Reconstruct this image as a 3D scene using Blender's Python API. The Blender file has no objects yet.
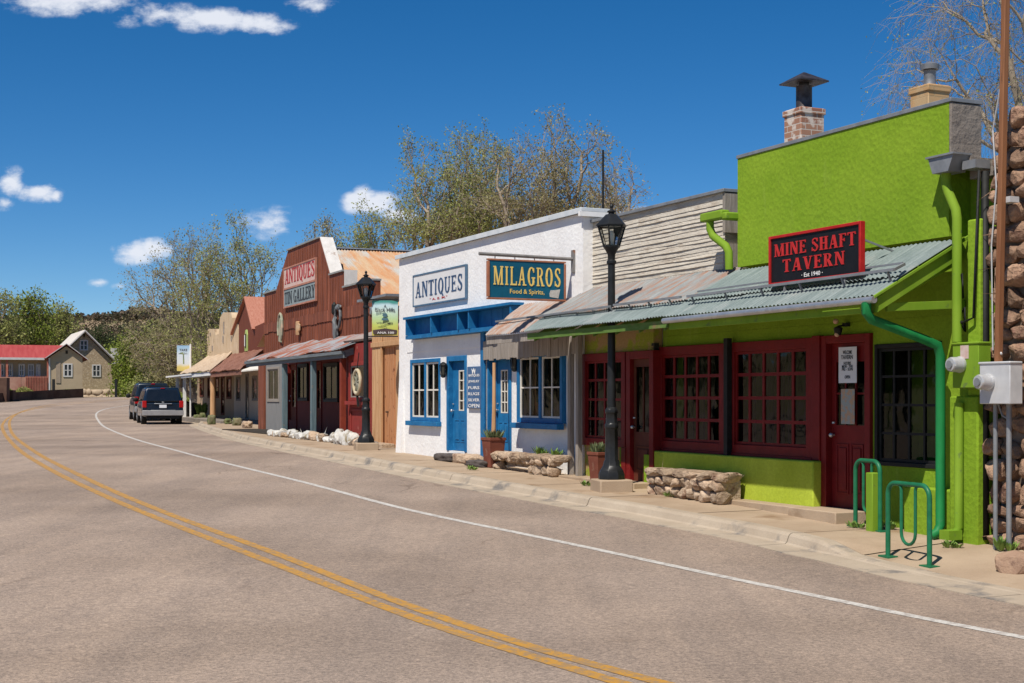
import bpy, bmesh, math, random
from mathutils import Vector, Matrix, noise
R = math.radians
random.seed(7)
sc = bpy.context.scene
# ---------------- camera -----------------------------------------------------
F = 1422.0; HY = 398.0; CZ = 1.6
cam = bpy.data.objects.new("camera", bpy.data.cameras.new("camera"))
sc.collection.objects.link(cam); sc.camera = cam
cam.location = (0, 0, CZ); cam.rotation_euler = (R(90), 0, 0)
cam.data.sensor_width = 36; cam.data.lens = F/1024*36
cam.data.shift_y = (HY-341.5)/1024
cam.data.clip_end = 4000; cam.data.clip_start = 0.1
# ---------------- sun and sky ------------------------------------------------
SUN = Vector((-.330, -.571, 1.0)).normalized()
sun = bpy.data.objects.new("sun", bpy.data.lights.new("sun", 'SUN'))
sc.collection.objects.link(sun)
sun.data.energy = 4.6; sun.data.angle = R(.5); sun.data.color = (1, .94, .85)
sun.rotation_euler = SUN.to_track_quat('Z', 'Y').to_euler()
EXPO = 0.28
SKY = 0.09
w = bpy.data.worlds.new("World"); sc.world = w; w.use_nodes = True
nt = w.node_tree; N = nt.nodes; L = nt.links
bg = N['Background']; bg.inputs[1].default_value = SKY
sky = N.new('ShaderNodeTexSky'); sky.sky_type = 'NISHITA'; sky.sun_disc = False
sky.sun_elevation = math.asin(SUN.z); sky.sun_rotation = math.atan2(SUN.x, SUN.y)
sky.altitude = 2600; sky.air_density = .9; sky.dust_density = .25; sky.ozone_density = 3.5
def wm(op, a, b=None, c=None):
    n = N.new('ShaderNodeMath'); n.operation = op
    for i, x in enumerate((a, b, c)):
        if x is None: continue
        if isinstance(x, (int, float)): n.inputs[i].default_value = x
        else: L.new(x, n.inputs[i])
    return n.outputs[0]
tc = N.new('ShaderNodeTexCoord'); sp = N.new('ShaderNodeSeparateXYZ'); L.new(tc.outputs['Generated'], sp.inputs[0])
ys = wm('MAXIMUM', sp.outputs[1], .05)
u_ = wm('DIVIDE', sp.outputs[0], ys); v_ = wm('DIVIDE', sp.outputs[2], ys)
cb = N.new('ShaderNodeCombineXYZ'); L.new(u_, cb.inputs[0]); L.new(wm('MULTIPLY', v_, 1.6), cb.inputs[1])
nz = N.new('ShaderNodeTexNoise'); nz.inputs['Scale'].default_value = 38; nz.inputs['Detail'].default_value = 8; nz.inputs['Roughness'].default_value = .62
L.new(cb.outputs[0], nz.inputs[0])
nz2 = N.new('ShaderNodeTexNoise'); nz2.inputs['Scale'].default_value = 11; nz2.inputs['Detail'].default_value = 5
L.new(cb.outputs[0], nz2.inputs[0])
CL = [(68,-3,78,20,1),(165,14,42,12,1),(215,20,50,14,1),(262,24,42,13,1),(312,6,30,12,.9),(128,20,18,9,.8),
      (12,182,17,17,1),(38,192,24,12,1),(4,204,12,8,.8),(56,195,8,8,.8),
      (136,252,26,15,1),(152,250,20,13,1),(372,203,32,14,1),(366,196,14,12,1),(400,214,34,10,.9),
      (98,283,12,5,.7),(120,286,12,4,.6),(272,222,44,20,.62),(600,212,70,9,.7),(690,214,30,5,.6),(285,232,30,10,.4)]
tot = None
for (cx, cy, rx, ry, k) in CL:
    du = wm('DIVIDE', wm('SUBTRACT', u_, (cx-512)/F), rx/F)
    dw = wm('DIVIDE', wm('SUBTRACT', v_, (HY-cy)/F), ry/F)
    d = wm('SUBTRACT', 1.0, wm('SQRT', wm('ADD', wm('MULTIPLY', du, du), wm('MULTIPLY', dw, dw))))
    d = wm('MULTIPLY', wm('MAXIMUM', wm('ADD', d, .35), 0), k)
    tot = d if tot is None else wm('MAXIMUM', tot, d)
nn = wm('ADD', wm('MULTIPLY', wm('SUBTRACT', nz.outputs[0], .5), 2.6), wm('MULTIPLY', wm('SUBTRACT', nz2.outputs[0], .5), 1.2))
cm = wm('SUBTRACT', wm('ADD', tot, wm('MULTIPLY', nn, wm('MINIMUM', wm('MULTIPLY', tot, 2), 1))), .25)
mr = N.new('ShaderNodeMapRange'); mr.interpolation_type = 'SMOOTHSTEP'; mr.inputs[1].default_value = 0; mr.inputs[2].default_value = .95
L.new(cm, mr.inputs[0])
cmask = wm('MULTIPLY', mr.outputs[0], wm('GREATER_THAN', sp.outputs[1], .05))
hs = N.new('ShaderNodeHueSaturation'); hs.inputs['Saturation'].default_value = 1.345; hs.inputs['Value'].default_value = .91
L.new(sky.outputs[0], hs.inputs['Color'])
mx = N.new('ShaderNodeMix'); mx.data_type = 'RGBA'
L.new(wm('MULTIPLY', cmask, .93), mx.inputs[0]); L.new(hs.outputs[0], mx.inputs[6])
mx.inputs[7].default_value = (7.6, 7.9, 8.6, 1)
L.new(mx.outputs[2], bg.inputs[0])
vs = sc.view_settings; vs.view_transform = 'Standard'; vs.look = 'None'; vs.exposure = EXPO; vs.gamma = 1
sc.render.engine = 'CYCLES'; sc.cycles.max_bounces = 6; sc.cycles.transparent_max_bounces = 12

# ---------------- helpers ----------------------------------------------------
class Fr:
    """street frame: a runs right along the facades, v into the buildings"""
    def __init__(s, xv, X, Y):
        an = math.atan((512-xv)/F); s.da = Vector((math.sin(an), -math.cos(an))); s.dv = Vector((math.cos(an), math.sin(an)))
        s.o = Vector((X, Y)); s.rot = math.atan2(s.da.y, s.da.x)
        s.M = Matrix(((s.da.x, s.dv.x, 0, X), (s.da.y, s.dv.y, 0, Y), (0, 0, 1, 0), (0, 0, 0, 1)))
    @staticmethod
    def turned(deg, X, Y):
        """frame whose facade line is turned deg anticlockwise from straight across the view"""
        f = Fr(0, X, Y); an = R(90+deg); f.da = Vector((math.sin(an), -math.cos(an))); f.dv = Vector((math.cos(an), math.sin(an)))
        f.rot = math.atan2(f.da.y, f.da.x); f.M = Matrix(((f.da.x, f.dv.x, 0, X), (f.da.y, f.dv.y, 0, Y), (0, 0, 1, 0), (0, 0, 0, 1))); return f
    def a(s, px, v=0):
        k = (px-512)/F; X = s.o.x+v*s.dv.x; Y = s.o.y+v*s.dv.y
        return (k*Y-X)/(s.da.x-k*s.da.y)
    def v(s, px, a):
        k = (px-512)/F; X = s.o.x+a*s.da.x; Y = s.o.y+a*s.da.y
        return (k*Y-X)/(s.dv.x-k*s.dv.y)
    def Y(s, a, v=0): return s.o.y+a*s.da.y+v*s.dv.y
    def z(s, px, py, v=0): return CZ+(HY-py)*s.Y(s.a(px, v), v)/F
    def P(s, a, v, z): return s.M @ Vector((a, v, z))
    def loc(s, p): q = s.M.inverted() @ Vector((p[0], p[1], 0)); return q.x, q.y
G = Fr(-150, 4.0, 17.1)
B = Fr(-80, -4.46, 37.3)
C = Fr(-20, -14.32, 68.0)
ID = Matrix.Identity(4)
def lerp_tab(x, tab):
    if x <= tab[0][0]: return tab[0][1]
    for (x0, y0), (x1, y1) in zip(tab, tab[1:]):
        if x <= x1: return y0+(y1-y0)*(x-x0)/(x1-x0)
    return tab[-1][1]
T1 = [(-20,-.12),(-4,-.12),(-2,-.1),(.5,.02),(7,.17),(15,.29),(22,.31)]
T2 = [(68,0),(80,.08),(90,.3),(110,.95),(130,1.55),(150,2.1),(200,3.4),(300,7),(1000,9)]
def T(X, Y):
    q = -((X-4.0)*G.da.x+(Y-17.1)*G.da.y)
    return sum(lerp_tab(q+d, T1) for d in (-2, -1, 0, 1, 2))/5+sum(lerp_tab(Y+d*4, T2) for d in (-1, 0, 1))/3
def ground(px, py, h=0.0):
    """where the sight line through a picture point meets the ground"""
    lo, hi = 3.0, 400.0; k = (px-512)/F; m = (HY-py)/F
    Y = 3.0
    while Y < 400:
        if CZ+m*Y < T(k*Y, Y)+h: break
        Y += .5
    lo, hi = Y-.5, Y
    for _ in range(24):
        mid = (lo+hi)/2
        if CZ+m*mid < T(k*mid, mid)+h: hi = mid
        else: lo = mid
    return Vector((k*hi, hi, T(k*hi, hi)+h))
WM = {}
def tag(o, label=None, cat=None, group=None, kind=None):
    if label: o['label'] = label
    if cat: o['category'] = cat
    if group: o['group'] = group
    if kind: o['kind'] = kind
    return o
def thing(name, label, cat, loc, rot=0.0, group=None):
    o = bpy.data.objects.new(name, None); sc.collection.objects.link(o)
    o.empty_display_size = .2
    o.location = loc; o.rotation_euler = (0, 0, rot)
    WM[o] = Matrix.Translation(loc) @ Matrix.Rotation(rot, 4, 'Z')
    return tag(o, label, cat, group)
class MB:
    def __init__(s, fr=None):
        s.v = []; s.f = []; s.M = fr.M if isinstance(fr, Fr) else (fr if fr is not None else ID)
    def add(s, vs, fs):
        b = len(s.v); s.v += [s.M @ Vector(p) for p in vs]; s.f += [tuple(b+i for i in f) for f in fs]; return s
    def box(s, a0, a1, v0, v1, z0, z1):
        return s.add([(x, y, z) for x in (a0, a1) for y in (v0, v1) for z in (z0, z1)],
                     [(0,1,3,2),(4,6,7,5),(0,4,5,1),(2,3,7,6),(0,2,6,4),(1,5,7,3)])
    def prism(s, pts, t0, t1, ax='v'):
        """polygon in (a,z) pushed along v (ax v); in (v,z) along a (ax a); in (a,v) along z (ax z)"""
        f = {'v': lambda p, t: (p[0], t, p[1]), 'a': lambda p, t: (t, p[0], p[1]), 'z': lambda p, t: (p[0], p[1], t)}[ax]
        n = len(pts)
        return s.add([f(p, t0) for p in pts]+[f(p, t1) for p in pts],
                     [tuple(range(n)), tuple(range(2*n-1, n-1, -1))]+[(i, (i+1) % n, n+(i+1) % n, n+i) for i in range(n)])
    def bar(s, p, q, wd, ht=None, up=(0, 0, 1)):
        p = Vector(p); q = Vector(q); d = (q-p).normalized(); upv = Vector(up)
        if abs(d.dot(upv)) > .98: upv = Vector((1, 0, 0))
        x = d.cross(upv).normalized(); y = x.cross(d); ht = ht or wd
        x *= wd/2; y *= ht/2
        return s.add([c+i*x+j*y for c in (p, q) for i, j in ((-1,-1),(1,-1),(1,1),(-1,1))],
                     [(3,2,1,0),(4,5,6,7),(0,1,5,4),(1,2,6,5),(2,3,7,6),(3,0,4,7)])
    def tube(s, pts, r, n=10, closed=False):
        pts = [Vector(p) for p in pts]; rs = r if isinstance(r, (list, tuple)) else [r]*len(pts)
        vs = []; fs = []; prev = None; m = len(pts)
        for i, p in enumerate(pts):
            if closed: t = pts[(i+1) % m]-pts[i-1]
            else: t = pts[min(i+1, m-1)]-pts[max(i-1, 0)]
            t.normalize()
            if prev is None:
                x = t.orthogonal().normalized()
            else: x = (prev-t*prev.dot(t)).normalized()
            prev = x; y = t.cross(x)
            vs += [p+rs[i]*(math.cos(2*math.pi*k/n)*x+math.sin(2*math.pi*k/n)*y) for k in range(n)]
        for i in range(m if closed else m-1):
            j = (i+1) % m
            fs += [(i*n+k, i*n+(k+1) % n, j*n+(k+1) % n, j*n+k) for k in range(n)]
        if not closed: fs += [tuple(range(n-1, -1, -1)), tuple((m-1)*n+k for k in range(n))]
        return s.add(vs, fs)
    def lathe(s, prof, c, n=16, ph=0.0, sx=1, sy=1):
        c = Vector(c); vs = []; fs = []
        for r, z in prof:
            vs += [c+Vector((sx*r*math.cos(2*math.pi*k/n+ph), sy*r*math.sin(2*math.pi*k/n+ph), z)) for k in range(n)]
        m = len(prof)
        for i in range(m-1): fs += [(i*n+k, i*n+(k+1) % n, (i+1)*n+(k+1) % n, (i+1)*n+k) for k in range(n)]
        fs += [tuple(range(n-1, -1, -1)), tuple((m-1)*n+k for k in range(n))]
        return s.add(vs, fs)
    def lump(s, c, size, sub=2, amt=.18, seed=0, sc_=1.6, box=.0):
        bm = bmesh.new(); bmesh.ops.create_icosphere(bm, subdivisions=sub, radius=1)
        c = Vector(c); vs = []
        for p in bm.verts:
            q = p.co.copy()
            if box:
                m_ = max(abs(q.x), abs(q.y), abs(q.z)); q = q.lerp(q/m_, box)
            k = 1+amt*noise.noise(q*sc_+Vector((seed*7.3, seed*3.1, seed*1.7)))*1.8
            vs.append(c+Vector((q.x*size[0]*k, q.y*size[1]*k, q.z*size[2]*k)))
        fs = [tuple(x.index for x in f.verts) for f in bm.faces]; bm.free()
        return s.add(vs, fs)
    def rock(s, c, size, seed=0, n=26, box=.35):
        """broken angular stone: hull of scattered points"""
        rnd = random.Random(seed*7919+13); bm = bmesh.new()
        for i in range(n):
            q = Vector((rnd.gauss(0, 1), rnd.gauss(0, 1), rnd.gauss(0, 1))).normalized(); m_ = max(abs(q.x), abs(q.y), abs(q.z)); q = q.lerp(q/m_, box+.4*rnd.random())*rnd.uniform(.86, 1.02)
            bm.verts.new(q)
        r = bmesh.ops.convex_hull(bm, input=bm.verts); bmesh.ops.delete(bm, geom=list({g for g in r['geom_interior'] if isinstance(g, bmesh.types.BMVert)}), context='VERTS')
        bmesh.ops.bevel(bm, geom=list(bm.edges), offset=.07, segments=1, affect='EDGES')
        bmesh.ops.triangulate(bm, faces=bm.faces); bmesh.ops.subdivide_edges(bm, edges=bm.edges, cuts=1, use_grid_fill=True)
        bm.verts.ensure_lookup_table(); bm.verts.index_update(); c = Vector(c); vs = []
        for p in bm.verts:
            q = p.co*(1+.07*noise.noise(p.co*3.1+Vector((seed*3.3, 0, seed)))); vs.append(c+Vector((q.x*size[0], q.y*size[1], q.z*size[2])))
        fs = [tuple(v.index for v in f.verts) for f in bm.faces]; bm.free(); return s.add(vs, fs)
    def build(s, name, mat, parent=None, smooth=False, bevel=0, recalc=True, solid=0):
        me = bpy.data.meshes.new(name)
        iv = WM[parent].inverted() if parent is not None else ID
        me.from_pydata([iv @ p for p in s.v], [], s.f)
        if recalc:
            bm = bmesh.new(); bm.from_mesh(me); bmesh.ops.recalc_face_normals(bm, faces=bm.faces); bm.to_mesh(me); bm.free()
        me.materials.append(mat)
        o = bpy.data.objects.new(name, me); sc.collection.objects.link(o)
        if parent is not None: o.parent = parent; WM[o] = WM[parent]
        else: WM[o] = ID.copy()
        if smooth: me.shade_smooth()
        if solid:
            md = o.modifiers.new('solid', 'SOLIDIFY'); md.thickness = solid
        if bevel:
            md = o.modifiers.new('bevel', 'BEVEL'); md.width = bevel; md.segments = 2; md.limit_method = 'ANGLE'; md.angle_limit = R(40)
        if smooth == 'auto' or bevel:
            me.shade_smooth()
            try: me.set_sharp_from_angle(angle=R(38))
            except Exception: pass
        return o
# ---------------- materials --------------------------------------------------
MATS = {}
def rgb(c):
    if isinstance(c, str):
        c = tuple(int(c[i:i+2], 16)/255 for i in (0, 2, 4)); c = tuple((x/12.92 if x <= .04045 else ((x+.055)/1.055)**2.4) for x in c)
    return (c[0], c[1], c[2], 1)
def mat(name, c1, c2=None, scale=4, rough=.8, stretch=(1, 1, 1), bump=0, bscale=40, bstretch=(1, 1, 1), bdist=.02, metal=0,
        c3=None, s3=1.2, t3=.56, w3=.1, st3=(1, 1, 1), fine=0, det=6, spec=.22, isl=0, vor=0, coord='Object', lo=.35, hi=.65, trans=0):
    if name in MATS: return MATS[name]
    m = bpy.data.materials.new(name); m.use_nodes = True; MATS[name] = m
    t = m.node_tree; n = t.nodes; l = t.links; b = n['Principled BSDF']
    b.inputs['Roughness'].default_value = rough; b.inputs['Metallic'].default_value = metal
    b.inputs['Specular IOR Level'].default_value = spec
    tc = n.new('ShaderNodeTexCoord')
    def nz(s, st, det=6, off=0):
        mp = n.new('ShaderNodeMapping'); mp.inputs['Scale'].default_value = st; mp.inputs['Location'].default_value = (off, off*.7, off*1.3)
        l.new(tc.outputs[coord], mp.inputs[0])
        x = n.new('ShaderNodeTexNoise'); x.inputs['Scale'].default_value = s; x.inputs['Detail'].default_value = det; x.inputs['Roughness'].default_value = .6
        l.new(mp.outputs[0], x.inputs[0]); return x.outputs[0]
    def mr(v, a, b_):
        x = n.new('ShaderNodeMapRange'); x.inputs[1].default_value = a; x.inputs[2].default_value = b_; l.new(v, x.inputs[0]); return x.outputs[0]
    def mix(fac, A, B_, mode='MIX'):
        x = n.new('ShaderNodeMix'); x.data_type = 'RGBA'; x.blend_type = mode
        if isinstance(fac, float): x.inputs[0].default_value = fac
        else: l.new(fac, x.inputs[0])
        for i, q in ((6, A), (7, B_)):
            if isinstance(q, tuple): x.inputs[i].default_value = q
            else: l.new(q, x.inputs[i])
        return x.outputs[2]
    col = rgb(c1)
    if c2: col = mix(mr(nz(scale, stretch, det), lo, hi), rgb(c1), rgb(c2))
    if c3: col = mix(mr(nz(s3, st3, 7, 5.3), t3, t3+w3), col, rgb(c3))
    if fine:
        g = mr(nz(bscale*1.3, bstretch, 3, 2.2), .3, .7)
        x = n.new('ShaderNodeMapRange'); x.inputs[3].default_value = 1-fine; x.inputs[4].default_value = 1+fine; l.new(g, x.inputs[0])
        y = n.new('ShaderNodeVectorMath'); y.operation = 'SCALE'
        if isinstance(col, tuple): y.inputs[0].default_value = col[:3]
        else: l.new(col, y.inputs[0])
        l.new(x.outputs[0], y.inputs[3]); col = y.outputs[0]
    if isl:
        gi = n.new('ShaderNodeNewGeometry'); x = n.new('ShaderNodeMapRange'); x.inputs[3].default_value = 1-isl; x.inputs[4].default_value = 1+isl*.8; l.new(gi.outputs['Random Per Island'], x.inputs[0])
        y = n.new('ShaderNodeVectorMath'); y.operation = 'SCALE'
        if isinstance(col, tuple): y.inputs[0].default_value = col[:3]
        else: l.new(col, y.inputs[0])
        l.new(x.outputs[0], y.inputs[3]); col = y.outputs[0]
    if isinstance(col, tuple): b.inputs['Base Color'].default_value = col
    else: l.new(col, b.inputs['Base Color'])
    if bump:
        bp = n.new('ShaderNodeBump'); bp.inputs['Strength'].default_value = bump; bp.inputs['Distance'].default_value = bdist
        hgt = nz(bscale, bstretch, 5, 9)
        if vor:
            mp = n.new('ShaderNodeMapping'); mp.inputs['Scale'].default_value = bstretch; l.new(tc.outputs[coord], mp.inputs[0])
            vo = n.new('ShaderNodeTexVoronoi'); vo.inputs['Scale'].default_value = vor; l.new(mp.outputs[0], vo.inputs[0])
            ad = n.new('ShaderNodeMath'); ad.operation = 'ADD'; l.new(hgt, ad.inputs[0]); l.new(vo.outputs[0], ad.inputs[1]); hgt = ad.outputs[0]
        l.new(hgt, bp.inputs['Height']); l.new(bp.outputs[0], b.inputs['Normal'])
    return m
def glass(name, tint=(.55, .58, .55), refl=1.0):
    m = bpy.data.materials.new(name); m.use_nodes = True; MATS[name] = m
    t = m.node_tree; n = t.nodes; l = t.links; n.remove(n['Principled BSDF']); out = n['Material Output']
    tr = n.new('ShaderNodeBsdfTransparent'); tr.inputs[0].default_value = (*tint, 1)
    gl = n.new('ShaderNodeBsdfGlossy'); gl.inputs['Roughness'].default_value = .03
    fr = n.new('ShaderNodeFresnel'); fr.inputs[0].default_value = 1.38
    tcn = n.new('ShaderNodeTexCoord'); no = n.new('ShaderNodeTexNoise'); no.inputs['Scale'].default_value = 2.2; l.new(tcn.outputs['Object'], no.inputs[0])
    bp = n.new('ShaderNodeBump'); bp.inputs['Strength'].default_value = .25; bp.inputs['Distance'].default_value = .03; l.new(no.outputs[0], bp.inputs['Height'])
    l.new(bp.outputs[0], gl.inputs['Normal'])
    x = n.new('ShaderNodeMixShader'); l.new(fr.outputs[0], x.inputs[0]); l.new(tr.outputs[0], x.inputs[1]); l.new(gl.outputs[0], x.inputs[2])
    l.new(x.outputs[0], out.inputs[0]); return m
def corrugate(m, pitch, depth=.03, axis='X'):
    """fine ribs as a bump across the sheet"""
    t = m.node_tree; n = t.nodes; l = t.links; b = n['Principled BSDF']
    tc = n.new('ShaderNodeTexCoord'); wv = n.new('ShaderNodeTexWave'); wv.bands_direction = axis; wv.wave_profile = 'SIN'
    wv.inputs['Scale'].default_value = 2*math.pi/(20*pitch); l.new(tc.outputs['Object'], wv.inputs[0])
    bp = n.new('ShaderNodeBump'); bp.inputs['Strength'].default_value = 1; bp.inputs['Distance'].default_value = depth
    l.new(wv.outputs[0], bp.inputs['Height'])
    if b.inputs['Normal'].links: l.new(b.inputs['Normal'].links[0].from_socket, bp.inputs['Normal'])
    l.new(bp.outputs[0], b.inputs['Normal']); return m
GLASS = glass('window_glass')
m_green = mat('lime_stucco', (.175,.29,.014), (.215,.335,.020), 1.6, .9, bump=.45, bscale=26, bdist=.010, fine=.10, c3=(.26,.365,.05), s3=2.1, st3=(2.2,2.2,.35), t3=.60, w3=.25, vor=16)
m_greenp = mat('lime_paint', (.145,.26,.014), (.20,.32,.025), 3, .75, stretch=(1,1,.4), c3=(.11,.16,.05), s3=9, t3=.62)
m_gbase = mat('bounce_lit_lime', (.35,.43,.032), (.43,.52,.05), 2, .9, bump=.4, bscale=26, bdist=.01, fine=.1, c3=(.22,.29,.05), s3=2.2, t3=.6, w3=.2)  # lighter lime copy; ground bounce onto the lower wall put into the colour
m_moss = mat('mossy_plaster', (.36,.24,.11), (.27,.30,.035), 3.2, .9, bump=.5, bscale=30, lo=.47, hi=.56, fine=.15)
m_red = mat('dark_red_paint', (.145,.008,.008), (.19,.012,.011), 6, .5, bump=.1, bscale=60, fine=.1)
m_black = mat('black_paint', (.010,.010,.010), (.016,.017,.016), 12, .6, spec=.25)
m_silver = mat('galvanised', (.42,.44,.46), (.55,.57,.58), 6, .42, metal=.75, c3=(.35,.32,.3), s3=4, t3=.62)
m_grey = mat('grey_metal', (.20,.21,.22), (.27,.28,.29), 6, .5, metal=.3)
m_roof = mat('blue_grey_sheet', (.15,.19,.185), (.23,.27,.262), 2.6, .55, stretch=(9,.8,1), metal=.25, c3=(.27,.29,.28), s3=1.4, t3=.58, fine=.08, bump=.1, bscale=30)
m_roofr = mat('rust_streaked_sheet', (.20,.22,.22), (.29,.29,.28), 3, .6, stretch=(9,.8,1), metal=.1, c3=(.29,.165,.115), s3=2.2, st3=(3.5,.7,.7), t3=.47, w3=.16, fine=.1)
m_rust = mat('rusty_corrugated', (.30,.15,.09), (.36,.30,.26), 2.2, .75, stretch=(4.5,.6,1), c3=(.33,.30,.28), s3=2.0, st3=(3,.6,.6), t3=.47, fine=.12)
m_rust2 = mat('orange_rust_sheet', (.44,.20,.085), (.46,.33,.21), 1.3, .8, stretch=(.35,3.2,1), c3=(.40,.39,.36), s3=.9, st3=(.45,2.2,1), t3=.5, w3=.14, fine=.15)
m_white = mat('white_plaster', (.74,.72,.70), (.82,.81,.79), 1.4, .85, bump=.38, bscale=14, bdist=.03, c3=(.66,.63,.59), s3=1.7, t3=.66, fine=.03)
m_blue = mat('blue_paint', (.009,.11,.27), (.016,.155,.345), 5, .5, c3=(.03,.2,.42), s3=9, t3=.6, bump=.08)
m_blued = mat('sign_teal', (.004,.075,.13), (.005,.10,.17), 3, .5)
m_wood = mat('weathered_timber', (.22,.19,.16), (.34,.30,.26), 5, .85, stretch=(6,6,.35), bump=.4, bscale=14, bstretch=(6,6,.4), fine=.1)
m_woodt = mat('tan_planks', (.42,.22,.10), (.58,.36,.19), 4, .8, stretch=(5,5,.4), bump=.3, bscale=14, bstretch=(6,6,.4), c3=(.24,.11,.05), s3=7, t3=.66)
m_brown = mat('red_brown_siding', (.115,.036,.021), (.25,.08,.042), 2.2, .7, stretch=(5,5,.3), c3=(.38,.125,.07), s3=1.7, t3=.55, st3=(2.5,2.5,.35), w3=.22, bump=.15, bscale=20, fine=.1)
m_brownd = mat('brown_boards', (.12,.035,.02), (.19,.055,.03), 3, .8, stretch=(6,6,.3), bump=.2, bscale=20, fine=.12)
m_shingle = mat('cream_lap_siding', (.47,.415,.34), (.58,.53,.445), 2.5, .9, stretch=(1,1,6), bump=.6, bscale=16, bstretch=(1,1,4), bdist=.02, c3=(.40,.34,.27), s3=2.6, st3=(1,1,4), t3=.57, fine=.08)
m_stone = mat('rubble_stone', (.23,.135,.088), (.35,.225,.15), 2.4, .95, bump=1.0, bscale=22, bdist=.03, c3=(.22,.12,.085), s3=3.0, t3=.55, fine=.2, vor=9, isl=.35)
m_mortar = mat('mortar', (.16,.12,.09), (.22,.17,.13), 8, .95, bump=.6, bscale=24)
m_bench = mat('sandstone', (.36,.255,.17), (.46,.35,.25), 4, .95, bump=1, bscale=20, bdist=.03, c3=(.20,.12,.08), s3=4, t3=.56, fine=.2, isl=.28)
m_gstone = mat('grey_stone', (.20,.17,.145), (.27,.235,.20), 2.6, .95, bump=.6, bscale=9, bdist=.05, c3=(.13,.10,.085), s3=3.2, t3=.6)
m_conc = mat('concrete', (.335,.245,.165), (.41,.31,.215), 1.3, .9, bump=.25, bscale=60, c3=(.24,.155,.09), s3=1.5, t3=.56, w3=.18, fine=.07, coord='Object')
m_curb = mat('curb_concrete', (.36,.29,.215), (.42,.345,.26), 2, .9, bump=.2, bscale=50, c3=(.19,.17,.15), s3=2.2, t3=.54, w3=.12, fine=.07)
m_terra = mat('terracotta', (.15,.045,.028), (.20,.065,.04), 4, .75, c3=(.24,.13,.09), s3=5, t3=.62)
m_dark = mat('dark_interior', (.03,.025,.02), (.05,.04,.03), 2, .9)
m_cream = mat('cream_trim', (.62,.58,.50), (.70,.66,.58), 6, .7)
m_offw = mat('white_trim', (.72,.70,.66), (.80,.79,.76), 6, .7)
m_brick = None
m_gpipe = mat('dark_green_paint', (.010,.15,.042), (.014,.20,.055), 6, .55, stretch=(1,1,.4), c3=(.05,.17,.08), s3=5, t3=.62)
m_rackg = mat('bike_rack_green', (.012,.115,.05), (.02,.16,.075), 9, .4)
m_curt = mat('curtain', (.035,.035,.025), (.15,.145,.105), 9, .9, stretch=(4,4,.15))
m_gold = mat('yellow_lettering', (.74,.50,.12), (.80,.58,.18), 12, .6)
m_redl = mat('red_lettering', (.42,.022,.022), (.50,.03,.03), 12, .55)
m_navy = mat('navy_lettering', (.035,.07,.14), (.06,.11,.2), 14, .6)
m_ink = mat('ink', (.03,.035,.04), (.05,.055,.06), 14, .6)
m_paper = mat('paper', (.66,.68,.72), (.70,.72,.75), 10, .8)
m_alu = mat('dull_white_metal', (.5,.5,.5), (.6,.6,.6), 5, .5, metal=.2)
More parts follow.
